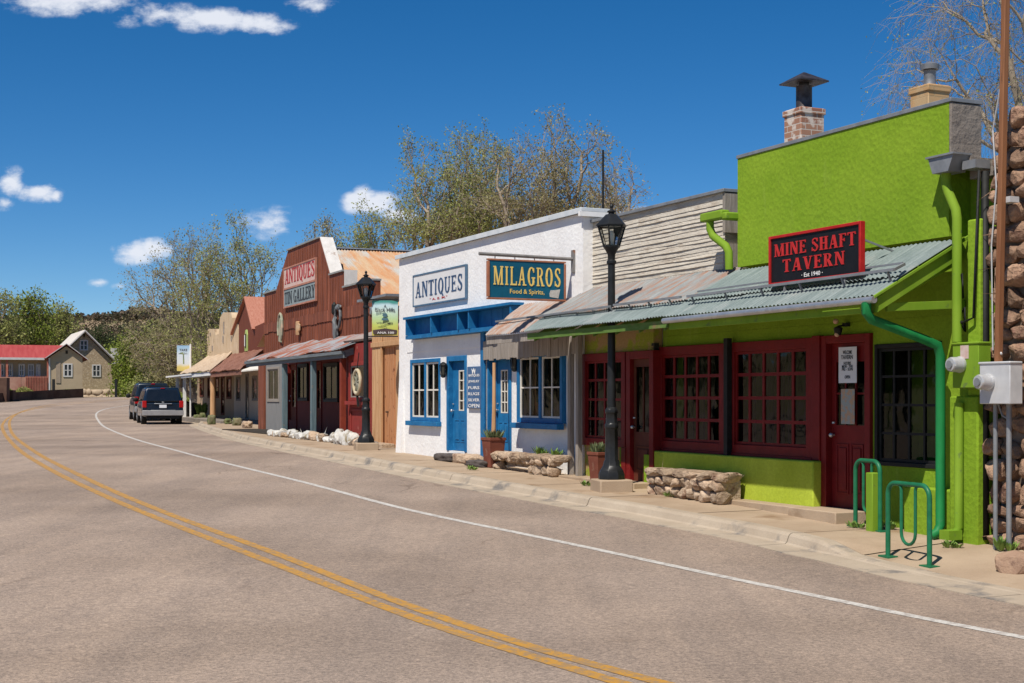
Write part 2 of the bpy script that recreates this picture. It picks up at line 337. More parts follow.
# ---------------- special materials ------------------------------------------
def node_mat(name):
    m = bpy.data.materials.new(name); m.use_nodes = True; MATS[name] = m
    return m, m.node_tree.nodes, m.node_tree.links, m.node_tree.nodes['Principled BSDF']
def asphalt():
    m, n, l, b = node_mat('asphalt'); tc = n.new('ShaderNodeTexCoord').outputs['Object']
    def nz(s, d=5, r=.6, st=(1, 1, 1), rot=0):
        mp = n.new('ShaderNodeMapping'); mp.inputs['Scale'].default_value = st; mp.inputs['Rotation'].default_value = (0, 0, rot); l.new(tc, mp.inputs[0])
        x = n.new('ShaderNodeTexNoise'); x.inputs['Scale'].default_value = s; x.inputs['Detail'].default_value = d; x.inputs['Roughness'].default_value = r; l.new(mp.outputs[0], x.inputs[0]); return x.outputs[0]
    def ramp(v, pts):
        x = n.new('ShaderNodeValToRGB'); l.new(v, x.inputs[0]); e = x.color_ramp.elements
        for i, (p, c) in enumerate(pts):
            q = e[i] if i < 2 else e.new(p)
            q.position = p; q.color = (*c, 1)
        return x.outputs[0]
    def mix(f, A, B_, mode='MULTIPLY'):
        x = n.new('ShaderNodeMix'); x.data_type = 'RGBA'; x.blend_type = mode
        if isinstance(f, float): x.inputs[0].default_value = f
        else: l.new(f, x.inputs[0])
        for i, q in ((6, A), (7, B_)):
            if isinstance(q, tuple): x.inputs[i].default_value = (*q, 1)
            else: l.new(q, x.inputs[i])
        return x.outputs[2]
    big = ramp(nz(.22, 5, .55), [(.35, (.240,.186,.145)), (.58, (.320,.252,.200))])
    # long wear bands following the traffic
    wear = ramp(nz(.5, 4, .6, (3.2, .18, 1), -.33), [(.38, (.92,.92,.93)), (.62, (1.06,1.05,1.04))])
    c = mix(1.0, big, wear)
    gr = ramp(nz(48, 4, .85), [(.34, (.52,.52,.53)), (.5, (1,1,1)), (.66, (1.5,1.46,1.42))])
    c = mix(.85, c, gr)
    gr2 = ramp(nz(17, 4, .8), [(.35, (.72,.72,.73)), (.65, (1.22,1.20,1.18))])
    c = mix(.8, c, gr2)
    # cracks: distorted cell edges, masked to some areas
    mp = n.new('ShaderNodeMapping'); mp.inputs['Scale'].default_value = (1, .42, 1); mp.inputs['Rotation'].default_value = (0, 0, .38); l.new(tc, mp.inputs[0])
    dn = n.new('ShaderNodeTexNoise'); dn.inputs['Scale'].default_value = 1.6; dn.inputs['Detail'].default_value = 6; l.new(mp.outputs[0], dn.inputs[0])
    sc_ = n.new('ShaderNodeVectorMath'); sc_.operation = 'SCALE'; sc_.inputs[3].default_value = .9; l.new(dn.outputs[1], sc_.inputs[0])
    ad = n.new('ShaderNodeVectorMath'); l.new(mp.outputs[0], ad.inputs[0]); l.new(sc_.outputs[0], ad.inputs[1])
    vo = n.new('ShaderNodeTexVoronoi'); vo.feature = 'DISTANCE_TO_EDGE'; vo.inputs['Scale'].default_value = .36; l.new(ad.outputs[0], vo.inputs[0])
    cr = ramp(vo.outputs[0], [(0, (0,0,0)), (.010, (1,1,1))])
    mk = ramp(nz(.3, 3), [(.54, (1,1,1)), (.62, (0,0,0))])
    cr = mix(1.0, cr, mk, 'LIGHTEN')
    crc = mix(cr, (.60,.57,.54), (1,1,1), 'MIX')
    c = mix(.8, c, crc)
    wv = n.new('ShaderNodeTexNoise'); wv.inputs['Scale'].default_value = .09; wv.inputs['Detail'].default_value = 3; l.new(tc, wv.inputs[0])
    pt = ramp(nz(.16, 6, .75, (1.4, .5, 1), .25), [(.50, (1,1,1)), (.58, (1.13,1.12,1.10))]); c = mix(1.0, c, pt)
    # tar / oil blotches
    ob = ramp(nz(1.1, 7, .7, (1, .35, 1), .4), [(.63, (1,1,1)), (.72, (.62,.60,.59))])
    c = mix(.8, c, ob)
    l.new(c, b.inputs['Base Color']); b.inputs['Roughness'].default_value = .92; b.inputs['Specular IOR Level'].default_value = .25
    bp = n.new('ShaderNodeBump'); bp.inputs['Strength'].default_value = .6; bp.inputs['Distance'].default_value = .012
    l.new(nz(60, 3, .8), bp.inputs['Height']); l.new(bp.outputs[0], b.inputs['Normal'])
    return m
m_asph = asphalt()
def paint(name, col, wearcol):
    m, n, l, b = node_mat(name); tc = n.new('ShaderNodeTexCoord').outputs['Object']
    x = n.new('ShaderNodeTexNoise'); x.inputs['Scale'].default_value = 14; x.inputs['Detail'].default_value = 6; x.inputs['Roughness'].default_value = .75; l.new(tc, x.inputs[0])
    r = n.new('ShaderNodeValToRGB'); l.new(x.outputs[0], r.inputs[0])
    r.color_ramp.elements[0].position = .44; r.color_ramp.elements[0].color = (*wearcol, 1); r.color_ramp.elements[1].position = .54; r.color_ramp.elements[1].color = (*col, 1)
    l.new(r.outputs[0], b.inputs['Base Color']); b.inputs['Roughness'].default_value = .7; return m
m_yel = paint('yellow_road_paint', (.47,.235,.03), (.30,.19,.09))
m_wpaint = paint('white_road_paint', (.56,.53,.48), (.38,.34,.30))
def bricks(name, c1, c2, mo, scale=1.0, w=.21, h=.09):
    m, n, l, b = node_mat(name); tc = n.new('ShaderNodeTexCoord')
    sp = n.new('ShaderNodeSeparateXYZ'); l.new(tc.outputs['Object'], sp.inputs[0])
    ad = n.new('ShaderNodeMath'); l.new(sp.outputs[0], ad.inputs[0]); l.new(sp.outputs[1], ad.inputs[1])
    cb = n.new('ShaderNodeCombineXYZ'); l.new(ad.outputs[0], cb.inputs[0]); l.new(sp.outputs[2], cb.inputs[1])
    bt = n.new('ShaderNodeTexBrick'); l.new(cb.outputs[0], bt.inputs[0]); bt.inputs['Scale'].default_value = scale
    bt.inputs['Brick Width'].default_value = w; bt.inputs['Row Height'].default_value = h; bt.inputs['Mortar Size'].default_value = .008
    for i, c in zip(('Color1', 'Color2', 'Mortar'), (c1, c2, mo)): bt.inputs[i].default_value = (*c, 1)
    no = n.new('ShaderNodeTexNoise'); no.inputs['Scale'].default_value = 5; no.inputs['Detail'].default_value = 6; l.new(tc.outputs['Object'], no.inputs[0])
    r = n.new('ShaderNodeValToRGB'); l.new(no.outputs[0], r.inputs[0]); r.color_ramp.elements[0].position = .52; r.color_ramp.elements[1].position = .6
    mx = n.new('ShaderNodeMix'); mx.data_type = 'RGBA'; l.new(r.outputs[0], mx.inputs[0]); l.new(bt.outputs[0], mx.inputs[6]); mx.inputs[7].default_value = (*[min(1, x*1.15) for x in mo], 1)
    l.new(mx.outputs[2], b.inputs['Base Color']); b.inputs['Roughness'].default_value = .9
    bp = n.new('ShaderNodeBump'); bp.inputs['Strength'].default_value = .7; bp.inputs['Distance'].default_value = .02; bp.invert = True
    l.new(bt.outputs['Fac'], bp.inputs['Height']); l.new(bp.outputs[0], b.inputs['Normal']); return m
m_brick = bricks('worn_brick', (.26,.11,.07), (.36,.19,.12), (.50,.43,.37))
m_brick2 = bricks('tan_brick', (.42,.24,.10), (.50,.31,.15), (.40,.27,.14), w=.3, h=.13)
m_fstone = bricks('far_stone_wall', (.38,.285,.18), (.32,.235,.145), (.43,.34,.23), w=.6, h=.28)
# ---------------- lettering --------------------------------------------------
def glyph(ch, T_=.2, t=.085, hs=.07):
    """convex polygons of a slab serif capital, height 1, and its width"""
    P = []
    def rect(x0, y0, x1, y1): P.append([(x0,y0),(x1,y0),(x1,y1),(x0,y1)])
    def stem(x, w_=T_, b=True, tp=True):
        rect(x, 0, x+w_, 1)
        if b: rect(x-.07, 0, x+w_+.07, hs)
        if tp: rect(x-.07, 1-hs, x+w_+.07, 1)
    def diag(x0, x1, w_, y0=0, y1=1): P.append([(x0,y0),(x0+w_,y0),(x1+w_,y1),(x1,y1)])
    def arc(cx, cy, rx, ry, a0, a1, wx, wy, n=14):
        pr = None
        for i in range(n+1):
            a = R(a0+(a1-a0)*i/n); c, s = math.cos(a), math.sin(a)
            q = ((cx+rx*c, cy+ry*s), (cx+(rx-wx)*c, cy+(ry-wy)*s))
            if pr: P.append([pr[0], q[0], q[1], pr[1]])
            pr = q
    W = .66
    if ch == 'I': stem(.07); W = .34
    elif ch == 'T': rect(.25, 0, .45, 1); rect(.16, 0, .54, hs); rect(0, 1-t, .7, 1); rect(0, .8, .07, 1); rect(.63, .8, .7, 1); W = .7
    elif ch in 'EFL':
        stem(.07)
        if ch != 'L': rect(.07, 1-t, .6, 1); rect(.54, .8, .61, 1); rect(.2, .48, .48, .48+t); rect(.43, .40, .49, .64)
        if ch != 'F': rect(.07, 0, .63, t); rect(.57, 0, .64, .22)
        W = .64
    elif ch == 'H': stem(.07); stem(.5); rect(.2, .47, .55, .47+t); W = .78
    elif ch == 'N': stem(.07, t+.02); diag(.09+.46, .07, .2); stem(.62, t+.02, b=False); W = .8
    elif ch == 'M': stem(.05, t+.02); diag(.38, .06, .17); diag(.42, .74, t); stem(.72, T_); W = .98
    elif ch == 'A': diag(.06, .32, t+.01); diag(.52, .30, T_); rect(.2, .28, .6, .28+t); rect(-.02, 0, .22, hs); rect(.44, 0, .80, hs); W = .78
    elif ch == 'V': diag(.30, .05, T_); diag(.38, .62, t+.01); rect(-.02, 1-hs, .32, 1); rect(.52, 1-hs, .78, 1); W = .76
    elif ch == 'Y': P.append([(.27,.42),(.47,.42),(.24,1),(.02,1)]); P.append([(.33,.42),(.45,.42),(.72,1),(.62,1)]); rect(.27, 0, .47, .45); rect(.18, 0, .56, hs); rect(-.04, 1-hs, .3, 1); rect(.54, 1-hs, .78, 1); W = .74
    elif ch in 'OQ':
        arc(.36, .5, .36, .52, 0, 360, .19, .08, 26)
        if ch == 'Q': P.append([(.34,.14),(.46,.2),(.72,-.14),(.56,-.16)])
        W = .74
    elif ch in 'GC':
        arc(.37, .5, .37, .52, 42, 330, .19, .08, 22); rect(.56, .72, .64, .96)
        if ch == 'G': rect(.48, .06, .66, .42); rect(.40, .40, .74, .40+hs)
        W = .74
    elif ch == 'U': rect(.05, .3, .05+T_, 1); rect(.55, .3, .55+t+.01, 1); arc(.345, .33, .295, .35, 180, 360, .16, .09); rect(-.02, 1-hs, .32, 1); rect(.47, 1-hs, .72, 1); W = .74
    elif ch == 'R': stem(.07); arc(.32, .74, .3, .26, -90, 90, .17, .075); rect(.2, 1-.075, .33, 1); rect(.2, .48, .33, .555); diag(.52, .28, .19, 0, .5); rect(.48, 0, .78, hs); W = .74
    elif ch == 'S':
        arc(.33, .75, .27, .27, 30, 270, .13, .09, 16); arc(.33, .26, .29, .28, -150, 90, .15, .09, 16)
        P.append([(.14,.62),(.22,.74),(.54,.42),(.44,.30)])
        rect(.50, .72, .58, .98); rect(.05, .03, .12, .3); W = .64
    elif ch == ' ': W = .3
    return P, W
def lettering(parent, fr, text, x0, x1, z0, h, v, m, th=.006, gap=.12, name='lettering', bold=.2, slant=0, plane='a'):
    """raised capitals between x0 and x1 with their feet at z0; plane 'a': x runs along a; else a fixed a and x runs along v"""
    gl = [glyph(c, bold) for c in text]; tw = sum(w for _, w in gl)+gap*(len(gl)-1); k = (x1-x0)/tw
    mb = MB(fr); x = 0; i = 0
    for P, w_ in gl:
        for p in P:
            i += 1; e = th+.0004*(i % 9)
            q = [(x0+k*(x+px), z0+h*py+slant*(k*(x+px))) for px, py in p]
            if plane == 'a': mb.prism(q, v-e, v, 'v')
            else: mb.prism(q, v, v+e, 'a')
        x += w_+gap
    return mb.build(name, m, parent)
def small_text(parent, fr, text, x0, x1, z0, h, v, m, plane='a', name='small_lettering', th=.002):
    cu = bpy.data.curves.new('txt', 'FONT'); cu.body = text; cu.extrude = th/2; cu.resolution_u = 2; cu.offset = .01
    o = bpy.data.objects.new('txt', cu); sc.collection.objects.link(o)
    dg = bpy.context.evaluated_depsgraph_get(); dg.update()
    me = bpy.data.meshes.new_from_object(o.evaluated_get(dg))
    xs = [p.co.x for p in me.vertices]; y_ = [p.co.y for p in me.vertices]
    mb = MB(fr); mx, Mx, my, My = min(xs), max(xs), min(y_), max(y_)
    f = []
    for p in me.vertices:
        X = x0+(p.co.x-mx)/(Mx-mx)*(x1-x0); Z = z0+(p.co.y-my)/(My-my)*h; D = p.co.z+th
        f.append((X, v-D, Z) if plane == 'a' else (v+D, X, Z))
    mb.add(f, [tuple(q.vertices) for q in me.polygons])
    bpy.data.objects.remove(o); bpy.data.curves.remove(cu); bpy.data.meshes.remove(me)
    return mb.build(name, m, parent)
# ---------------- ground, road, pavement -------------------------------------
def struct(o): o['kind'] = 'structure'; return o
m_dirt = mat('dry_ground', (.25,.18,.115), (.33,.25,.16), .35, .95, bump=.5, bscale=6, bdist=.08, c3=(.15,.165,.06), s3=.12, t3=.5, fine=.15)
def terrain():
    mb = MB()
    ysx = [-40+4*i for i in range(60)]+[200+12*i for i in range(12)]+[344+24*i for i in range(30)]
    xs = [-900, -600, -420, -300, -220, -170, -130]+[-100+5*i for i in range(41)]+[130, 170, 230, 320, 450, 700, 1000]
    def H(x, y):
        z = T(x, y)-.10
        if y > 165 or x < -110:
            k = min(1, max(0, (y-165)/140))
            z += k*k*9*(.5+noise.noise(Vector((x/90, y/110, 3))))
            z += 24*math.exp(-((y-520)/110)**2)*(.78+.5*noise.noise(Vector((x/130, y/160, 1.5)))+.14*noise.noise(Vector((x/28, y/40, 5))))
        return z
    for y in ysx:
        for x in xs: mb.v.append(Vector((x, y, H(x, y))))
    n = len(xs)
    for j in range(len(ysx)-1):
        for i in range(n-1): mb.f.append((j*n+i, j*n+i+1, (j+1)*n+i+1, (j+1)*n+i))
    o = mb.build('terrain', m_dirt, smooth=True); struct(o)
    return H
HT = terrain()
m_hill = mat('scrub_hill', (.21,.13,.095), (.27,.18,.13), .03, .95)
# kerb line from the picture, walked along the pavement edge
curb_px = [(199,423.2),(215,428.2),(238.6,434.6),(268,440.6),(300,446.4),(349.7,455.1),(400,464.4),(452.5,473.8),(520,485.6),(590,497.4),(640,505.2),(685,513.4),(742.5,523.5),(790,533),(820,540.4)]
curb = [ground(x, y, .13) for x, y in curb_px]
drop = [ground(849, 555.4, .03), ground(930, 575, .02), ground(1024, 594, .015)]
CP = [Vector((p.x, p.y)) for p in curb]+[Vector((p.x, p.y)) for p in drop]
CH = [.13]*len(curb)+[.03, .015, .015]
d_ = (CP[-1]-CP[-2]).normalized(); CP.append(CP[-1]+d_*14); CH.append(.015)
d0 = (CP[0]-CP[1]).normalized()
far_dir = [CP[0]+Vector((-.20, .98))*s for s in (9, 20, 34, 50)]
CP = far_dir[::-1]+CP; CH = [.13]*4+CH
def resample(pts, hs, step):
    out = [(pts[0].copy(), hs[0])]
    for (p, h), (q, g) in zip(zip(pts, hs), list(zip(pts, hs))[1:]):
        n = max(1, int((q-p).length/step))
        for i in range(1, n+1): out.append((p.lerp(q, i/n), h+(g-h)*i/n))
    return out
RS = resample(CP, CH, .9)
nor = []
for i in range(len(RS)):
    a = RS[max(0, i-3)][0]; b = RS[min(len(RS)-1, i+3)][0]; t = (b-a).normalized(); nor.append(Vector((t.y, -t.x)))   # towards the street
nor = [(-n_ if n_.dot(Vector((-1, -.5))) < 0 else n_) for n_ in nor]
def strip(prof, name, m, gapn=0, gap=.022, wob=0):
    """sweep offsets (towards street, height above local ground) along the kerb, with a joint every gapn stations"""
    mb = MB(); k = len(prof)
    def row(p, n_, h):
        r = []
        for off, hz in prof:
            q = p+n_*off; zz = hz if not callable(hz) else hz(h)
            r.append(Vector((q.x, q.y, T(q.x, q.y)+zz)))
        return r
    for i in range(len(RS)-1):
        p, h = RS[i]; q, g = RS[i+1]; t = (q-p)
        p0 = p+t.normalized()*(gap if gapn and i % gapn == 0 else 0)
        ra = row(p0, nor[i], h); rb = row(q, nor[i+1], g); b = len(mb.v)
        mb.v += ra+rb
        for j in range(k-1): mb.f.append((b+j, b+j+1, b+k+j+1, b+k+j))
        if gapn and i % gapn == 0: mb.f.append(tuple(b+j for j in range(k)))
        if gapn and (i+1) % gapn == 0: mb.f.append(tuple(b+k+j for j in range(k-1, -1, -1)))
    return mb.build(name, m, recalc=False)
kerb = strip([(-.17, lambda h: h-.12), (-.165, lambda h: h+.002), (-.03, lambda h: h+.002), (.0, lambda h: h-.006), (.022, lambda h: max(h-.03, .012)), (.05, lambda h: min(.03, h)), (.075, .014), (.44, .010), (.445, -.05)], 'kerb', m_curb, gapn=4)
struct(kerb)
def pavement():
    mb = MB(); cols = [.175, .6, 1.0, 1.45, 1.9, 2.6, 3.4, 4.6, 6, 8]
    for i in range(len(RS)-1):
        for side in (0, 1): pass
    rows = []
    for (p, h), n_ in zip(RS, nor):
        r = []
        for c in cols:
            q = p-n_*c; e = max(0, min(1, (c-.175)/1.2)); r.append(Vector((q.x, q.y, T(q.x, q.y)+h*(1-e)+.135*e+.004*noise.noise(Vector((q.x, q.y, 0))*1.3))))
        rows.append(r)
    mb2 = mb; g = .012
    for i in range(len(rows)-1):
        a, b = rows[i], rows[i+1]
        if i % 2 == 0: a = [p.lerp(q, .03) for p, q in zip(a, b)]
        o = len(mb.v); mb.v += a+b; k = len(a)
        for j in range(k-1): mb.f.append((o+j, o+k+j, o+k+j+1, o+j+1))
    return mb.build('sidewalk', m_conc, recalc=False)
struct(pavement())
def paved(x, y):
    """height of the pavement surface"""
    best = min(range(len(RS)), key=lambda i: (RS[i][0].x-x)**2+(RS[i][0].y-y)**2)
    p, h = RS[best]; c = -(Vector((x, y))-p).dot(nor[best]); e = max(0, min(1, (c-.175)/1.2))
    if c < 0: return T(x, y)+.012
    return T(x, y)+h*(1-e)+.135*e
def foot(px, py):
    """point of the pavement surface seen at a picture point"""
    h = .13
    for _ in range(6): p = ground(px, py, h); h = paved(p.x, p.y)-T(p.x, p.y)
    p.z = paved(p.x, p.y)+.003; return p
# dirt showing through the joints
mb = MB()
for i in range(len(RS)-1):
    a = [RS[i][0]-nor[i]*c for c in (-.42, .06, 1.2, 8)]; b = [RS[i+1][0]-nor[i+1]*c for c in (-.42, .06, 1.2, 8)]; o = len(mb.v)
    hh = lambda c, h: -.05 if c < 0 else (h-.03 if c < 1 else .10)
    mb.v += [Vector((p.x, p.y, T(p.x, p.y)+z)) for p, z in zip(a, (-.06, -.05, .07, .09))]+[Vector((p.x, p.y, T(p.x, p.y)+z)) for p, z in zip(b, (-.06, -.05, .07, .09))]
    for j in range(3): mb.f.append((o+j, o+4+j, o+5+j, o+j+1))
struct(mb.build('joint_soil', mat('joint_soil', (.10,.075,.05), (.14,.10,.07), 8, .95), recalc=False))
# asphalt
wl = [ground(0, 402.8), ground(51, 399), ground(81, 397.3), ground(130, 396.9), ground(170, 396.6)]
def road():
    mb = MB(); rows = []
    cy = [(p.y+n_.y*.43, p.x+n_.x*.43) for (p, h), n_ in zip(RS, nor)]; cy.sort()
    Y = -30.0
    wt = [(p.x, p.y) for p in wl]
    ys = []
    while Y < 131: ys.append(Y); Y += .8 if Y < 60 else 1.6
    for Y in ys:
        if Y < cy[0][0]: xr = cy[0][1]+(cy[0][0]-Y)*1.4
        else:
            xr = lerp_tab(Y, cy)
        if Y > 104: xr = xr+(Y-104)*1.2
        xl = -75.0
        r = []
        for i in range(41):
            x = xl+(xr-xl)*(i/40)**.7
            # far edge of the asphalt
            yy = min(Y, lerp_tab(x, [(-200, wt[0][1]-40), (-75, wt[0][1]-14)]+wt+[(60, 128)]))
            r.append(Vector((x, yy, T(x, yy)+.002)))
        rows.append(r)
    k = 41
    for r in rows: mb.v += r
    for j in range(len(rows)-1):
        for i in range(k-1):
            q = (j*k+i, j*k+i+1, (j+1)*k+i+1, (j+1)*k+i)
            if (mb.v[q[0]]-mb.v[q[3]]).length > 1e-4 or (mb.v[q[1]]-mb.v[q[2]]).length > 1e-4: mb.f.append(q)
    return mb.build('road', m_asph, recalc=False, smooth=True)
struct(road())
def line(px, wd, name, m, ext0=0, ext1=0):
    pts = [ground(x, y) for x, y in px]; pts = [Vector((p.x, p.y)) for p in pts]
    if ext0: pts = [pts[0]+(pts[0]-pts[1]).normalized()*ext0]+pts
    if ext1: pts = pts+[pts[-1]+(pts[-1]-pts[-2]).normalized()*ext1]
    # smooth path
    def cr(a, b, c, d, t): return .5*((2*b)+(c-a)*t+(2*a-5*b+4*c-d)*t*t+(3*b-a-3*c+d)*t**3)
    sm = []
    for i in range(len(pts)-1):
        a = pts[max(0, i-1)]; b = pts[i]; c = pts[i+1]; d = pts[min(len(pts)-1, i+2)]
        n = max(2, int((c-b).length/.8)); sm += [cr(a, b, c, d, j/n) for j in range(n)]
    sm.append(pts[-1]); 
    for _ in range(2): sm = [sm[0]]+[(sm[i-1]+sm[i]*2+sm[i+1])/4 for i in range(1, len(sm)-1)]+[sm[-1]]
    mb = MB()
    for i, p in enumerate(sm):
        t = (sm[min(i+1, len(sm)-1)]-sm[max(i-1, 0)]).normalized(); n_ = Vector((-t.y, t.x))*wd/2
        for q in (p-n_, p+n_): mb.v.append(Vector((q.x, q.y, T(q.x, q.y)+.0055)))
        if i: mb.f.append((2*i-2, 2*i-1, 2*i+1, 2*i))
    o = mb.build(name, m, recalc=False); struct(o)
    return o
line([(84,403.2),(48.8,406.6),(24,411.5),(9,417.5),(2.6,424.5),(4.4,433.3),(17.8,448.8),(44.4,466.5),(88.8,488.7),(133,508.7),(177.5,526.5),(222,544),(300,573.7),(383,607),(465.8,636.5),(548.7,662),(615,682)], .125, 'yellow_line', m_yel, 12, 6)
line([(84,401.9),(52,404.6),(30,409),(17,414),(10,420.5),(10.5,430),(17.8,439.5),(44.4,457.7),(88.8,479.9),(133,499.8),(177.5,517.6),(222,534.4),(300,562.7),(383,597),(465.8,626),(548.7,653),(656.5,682)], .125, 'yellow_line', m_yel, 12, 6)
line([(126.5,405.7),(106.5,408.8),(96.5,413.5),(98.5,421),(106.5,428),(133,438.6),(177.5,451),(222,462.5),(300,481.4),(403.6,509.2),(507,531),(590,548),(718.6,576),(817,596),(915.9,617.5),(1024,638)], .115, 'white_edge_line', m_wpaint, 3, 8)
# ---------------- building helpers -------------------------------------------
def wall(mb, a0, a1, z0, z1, v0, v1, holes=()):
    """wall slab with openings (a0,a1,z0,z1)"""
    xs = sorted({a0, a1, *[h[i] for h in holes for i in (0, 1)]}); zs = sorted({z0, z1, *[h[i] for h in holes for i in (2, 3)]})
    xs = [x for x in xs if a0-1e-6 <= x <= a1+1e-6]; zs = [z for z in zs if z0-1e-6 <= z <= z1+1e-6]
    nx, nz = len(xs)-1, len(zs)-1
    def solid(i, j):
        if i < 0 or j < 0 or i >= nx or j >= nz: return False
        x = (xs[i]+xs[i+1])/2; z = (zs[j]+zs[j+1])/2
        return not any(h[0] < x < h[1] and h[2] < z < h[3] for h in holes)
    for i in range(nx):
        for j in range(nz):
            if not solid(i, j): continue
            x0, x1, y0, y1 = xs[i], xs[i+1], zs[j], zs[j+1]
            mb.add([(x0,v0,y0),(x1,v0,y0),(x1,v0,y1),(x0,v0,y1)], [(0,1,2,3)])
            mb.add([(x0,v1,y0),(x1,v1,y0),(x1,v1,y1),(x0,v1,y1)], [(3,2,1,0)])
            if not solid(i-1, j): mb.add([(x0,v0,y0),(x0,v1,y0),(x0,v1,y1),(x0,v0,y1)], [(3,2,1,0)])
            if not solid(i+1, j): mb.add([(x1,v0,y0),(x1,v1,y0),(x1,v1,y1),(x1,v0,y1)], [(0,1,2,3)])
            if not solid(i, j-1): mb.add([(x0,v0,y0),(x1,v0,y0),(x1,v1,y0),(x0,v1,y0)], [(3,2,1,0)])
            if not solid(i, j+1): mb.add([(x0,v0,y1),(x1,v0,y1),(x1,v1,y1),(x0,v1,y1)], [(0,1,2,3)])
    return mb
def frame_box(mb, a0, a1, z0, z1, v0, v1, wd, bottom=True):
    mb.box(a0, a0+wd, v0, v1, z0, z1); mb.box(a1-wd, a1, v0, v1, z0, z1)
    mb.box(a0+wd, a1-wd, v0+.002, v1, z1-wd, z1)
    if bottom: mb.box(a0+wd, a1-wd, v0+.002, v1, z0, z0+wd)
def window(par, fr, a0, a1, z0, z1, v, cols, rows, fm, wd=.07, mw=.03, dep=.09, sill=.0, sashm=None, curtain=None, mull=(), label=None, sashw=.035):
    """frame with glazing bars (part), its pane and curtain (sub-parts)"""
    mb = MB(fr); frame_box(mb, a0, a1, z0, z1, v, v+dep, wd)
    for m_ in mull: mb.box(m_-wd/2, m_+wd/2, v+.004, v+dep-.004, z0+wd, z1-wd)
    if sill: mb.box(a0-.05, a1+.05, v-sill, v+.02, z0-.10, z0-.003)
    f = mb.build('window', fm, par, bevel=.006)
    if label: f['label'] = label
    ia0, ia1, iz0, iz1 = a0+wd, a1-wd, z0+wd, z1-wd
    bounds = [ia0]+[x for m_ in mull for x in (m_-wd/2, m_+wd/2)]+[ia1]
    mb = MB(fr)
    for x0, x1 in zip(bounds[::2], bounds[1::2]):
        n = max(1, round(cols*(x1-x0)/(ia1-ia0)))
        frame_box(mb, x0+.003, x1-.003, iz0+.003, iz1-.003, v+.03, v+.07, sashw)
        for i in range(1, n): c = x0+(x1-x0)*i/n; mb.box(c-mw/2, c+mw/2, v+.035, v+.065, iz0+.03, iz1-.03)
        for j in range(1, rows): c = iz0+(iz1-iz0)*j/rows; mb.box(x0+.03, x1-.03, v+.037, v+.063, c-mw/2, c+mw/2)
    mb.build('glazing_bars', sashm or fm, f)
    mb = MB(fr); mb.add([(ia0+.004, v+.05, iz0+.004), (ia1-.004, v+.05, iz0+.004), (ia1-.004, v+.05, iz1-.004), (ia0+.004, v+.05, iz1-.004)], [(0,1,2,3)]); mb.build('pane', GLASS, f, recalc=False)
    if curtain:
        mb = MB(fr); n = 40; vs = []
        for x0, x1 in curtain:
            x0 = ia0+(ia1-ia0)*x0; x1 = ia0+(ia1-ia0)*x1
            pts = [(x0+(x1-x0)*i/n, v+.2+.02*math.sin(i*1.7)) for i in range(n+1)]
            mb.add([(p[0], p[1], iz0) for p in pts]+[(p[0], p[1], iz1) for p in pts], [(i, i+1, n+2+i, n+1+i) for i in range(n)])
        mb.build('curtain', m_curt, f, recalc=False)
    return f
def panel_door(par, fr, a0, a1, z0, z1, v, fm, dm, glassz=.5, gcols=3, grows=2, jamb=.06, dep=.10, leaf_in=.05, knob='l', barm=None, ga=(.16, .84), gz1=.93, lower=2):
    """door frame (part 'door_frame') and leaf (part 'door' > pane, handle)"""
    mb = MB(fr); frame_box(mb, a0, a1, z0, z1, v, v+dep, jamb, bottom=False); mb.build('door_frame', fm, par, bevel=.006)
    x0, x1 = a0+jamb+.004, a1-jamb-.004; w_ = x1-x0; h = z1-jamb-.004-z0; vv = v+leaf_in
    g0, g1 = x0+w_*ga[0], x0+w_*ga[1]; gz0, gzt = z0+h*glassz, z0+h*gz1
    mb = MB(fr); wall(mb, x0, x1, z0+.01, z1-jamb-.004, vv, vv+.04, [(g0, g1, gz0, gzt)])
    for i in range(lower):
        q0 = x0+w_*(.14+.38*i) if lower == 2 else x0+w_*.15; q1 = q0+w_*(.32 if lower == 2 else .7)
        frame_box(mb, q0, q1, z0+h*.1, z0+h*(glassz-.1), vv-.012, vv+.001, .02)
        mb.box(q0+.045, q1-.045, vv-.014, vv+.001, z0+h*.1+.05, z0+h*(glassz-.1)-.05)
    d = mb.build('door', dm, par, bevel=.004)
    mb = MB(fr); frame_box(mb, g0-.001, g1+.001, gz0, gzt, vv-.006, vv+.03, .022)
    for i in range(1, gcols): c = g0+(g1-g0)*i/gcols; mb.box(c-.011, c+.011, vv-.002, vv+.028, gz0+.02, gzt-.02)
    for j in range(1, grows): c = gz0+(gzt-gz0)*j/grows; mb.box(g0+.02, g1-.02, vv, vv+.026, c-.011, c+.011)
    mb.build('glazing_bars', barm or dm, d)
    mb = MB(fr); mb.add([(g0+.003, vv+.014, gz0+.003), (g1-.003, vv+.014, gz0+.003), (g1-.003, vv+.014, gzt-.003), (g0+.003, vv+.014, gzt-.003)], [(0,1,2,3)]); mb.build('pane', GLASS, d, recalc=False)
    kx = x0+w_*.07 if knob == 'l' else x1-w_*.07
    mb = MB(fr); mb.lump((kx, vv-.05, z0+h*.45), (.03, .03, .03), 2, 0); mb.tube([(kx, vv-.04, z0+h*.45), (kx, vv, z0+h*.45)], .013); mb.lathe([(.022, 0), (.022, .02)], (kx, vv-.012, z0+h*.52), 10)
    mb.build('handle', m_silver, d, smooth='auto')
    return d
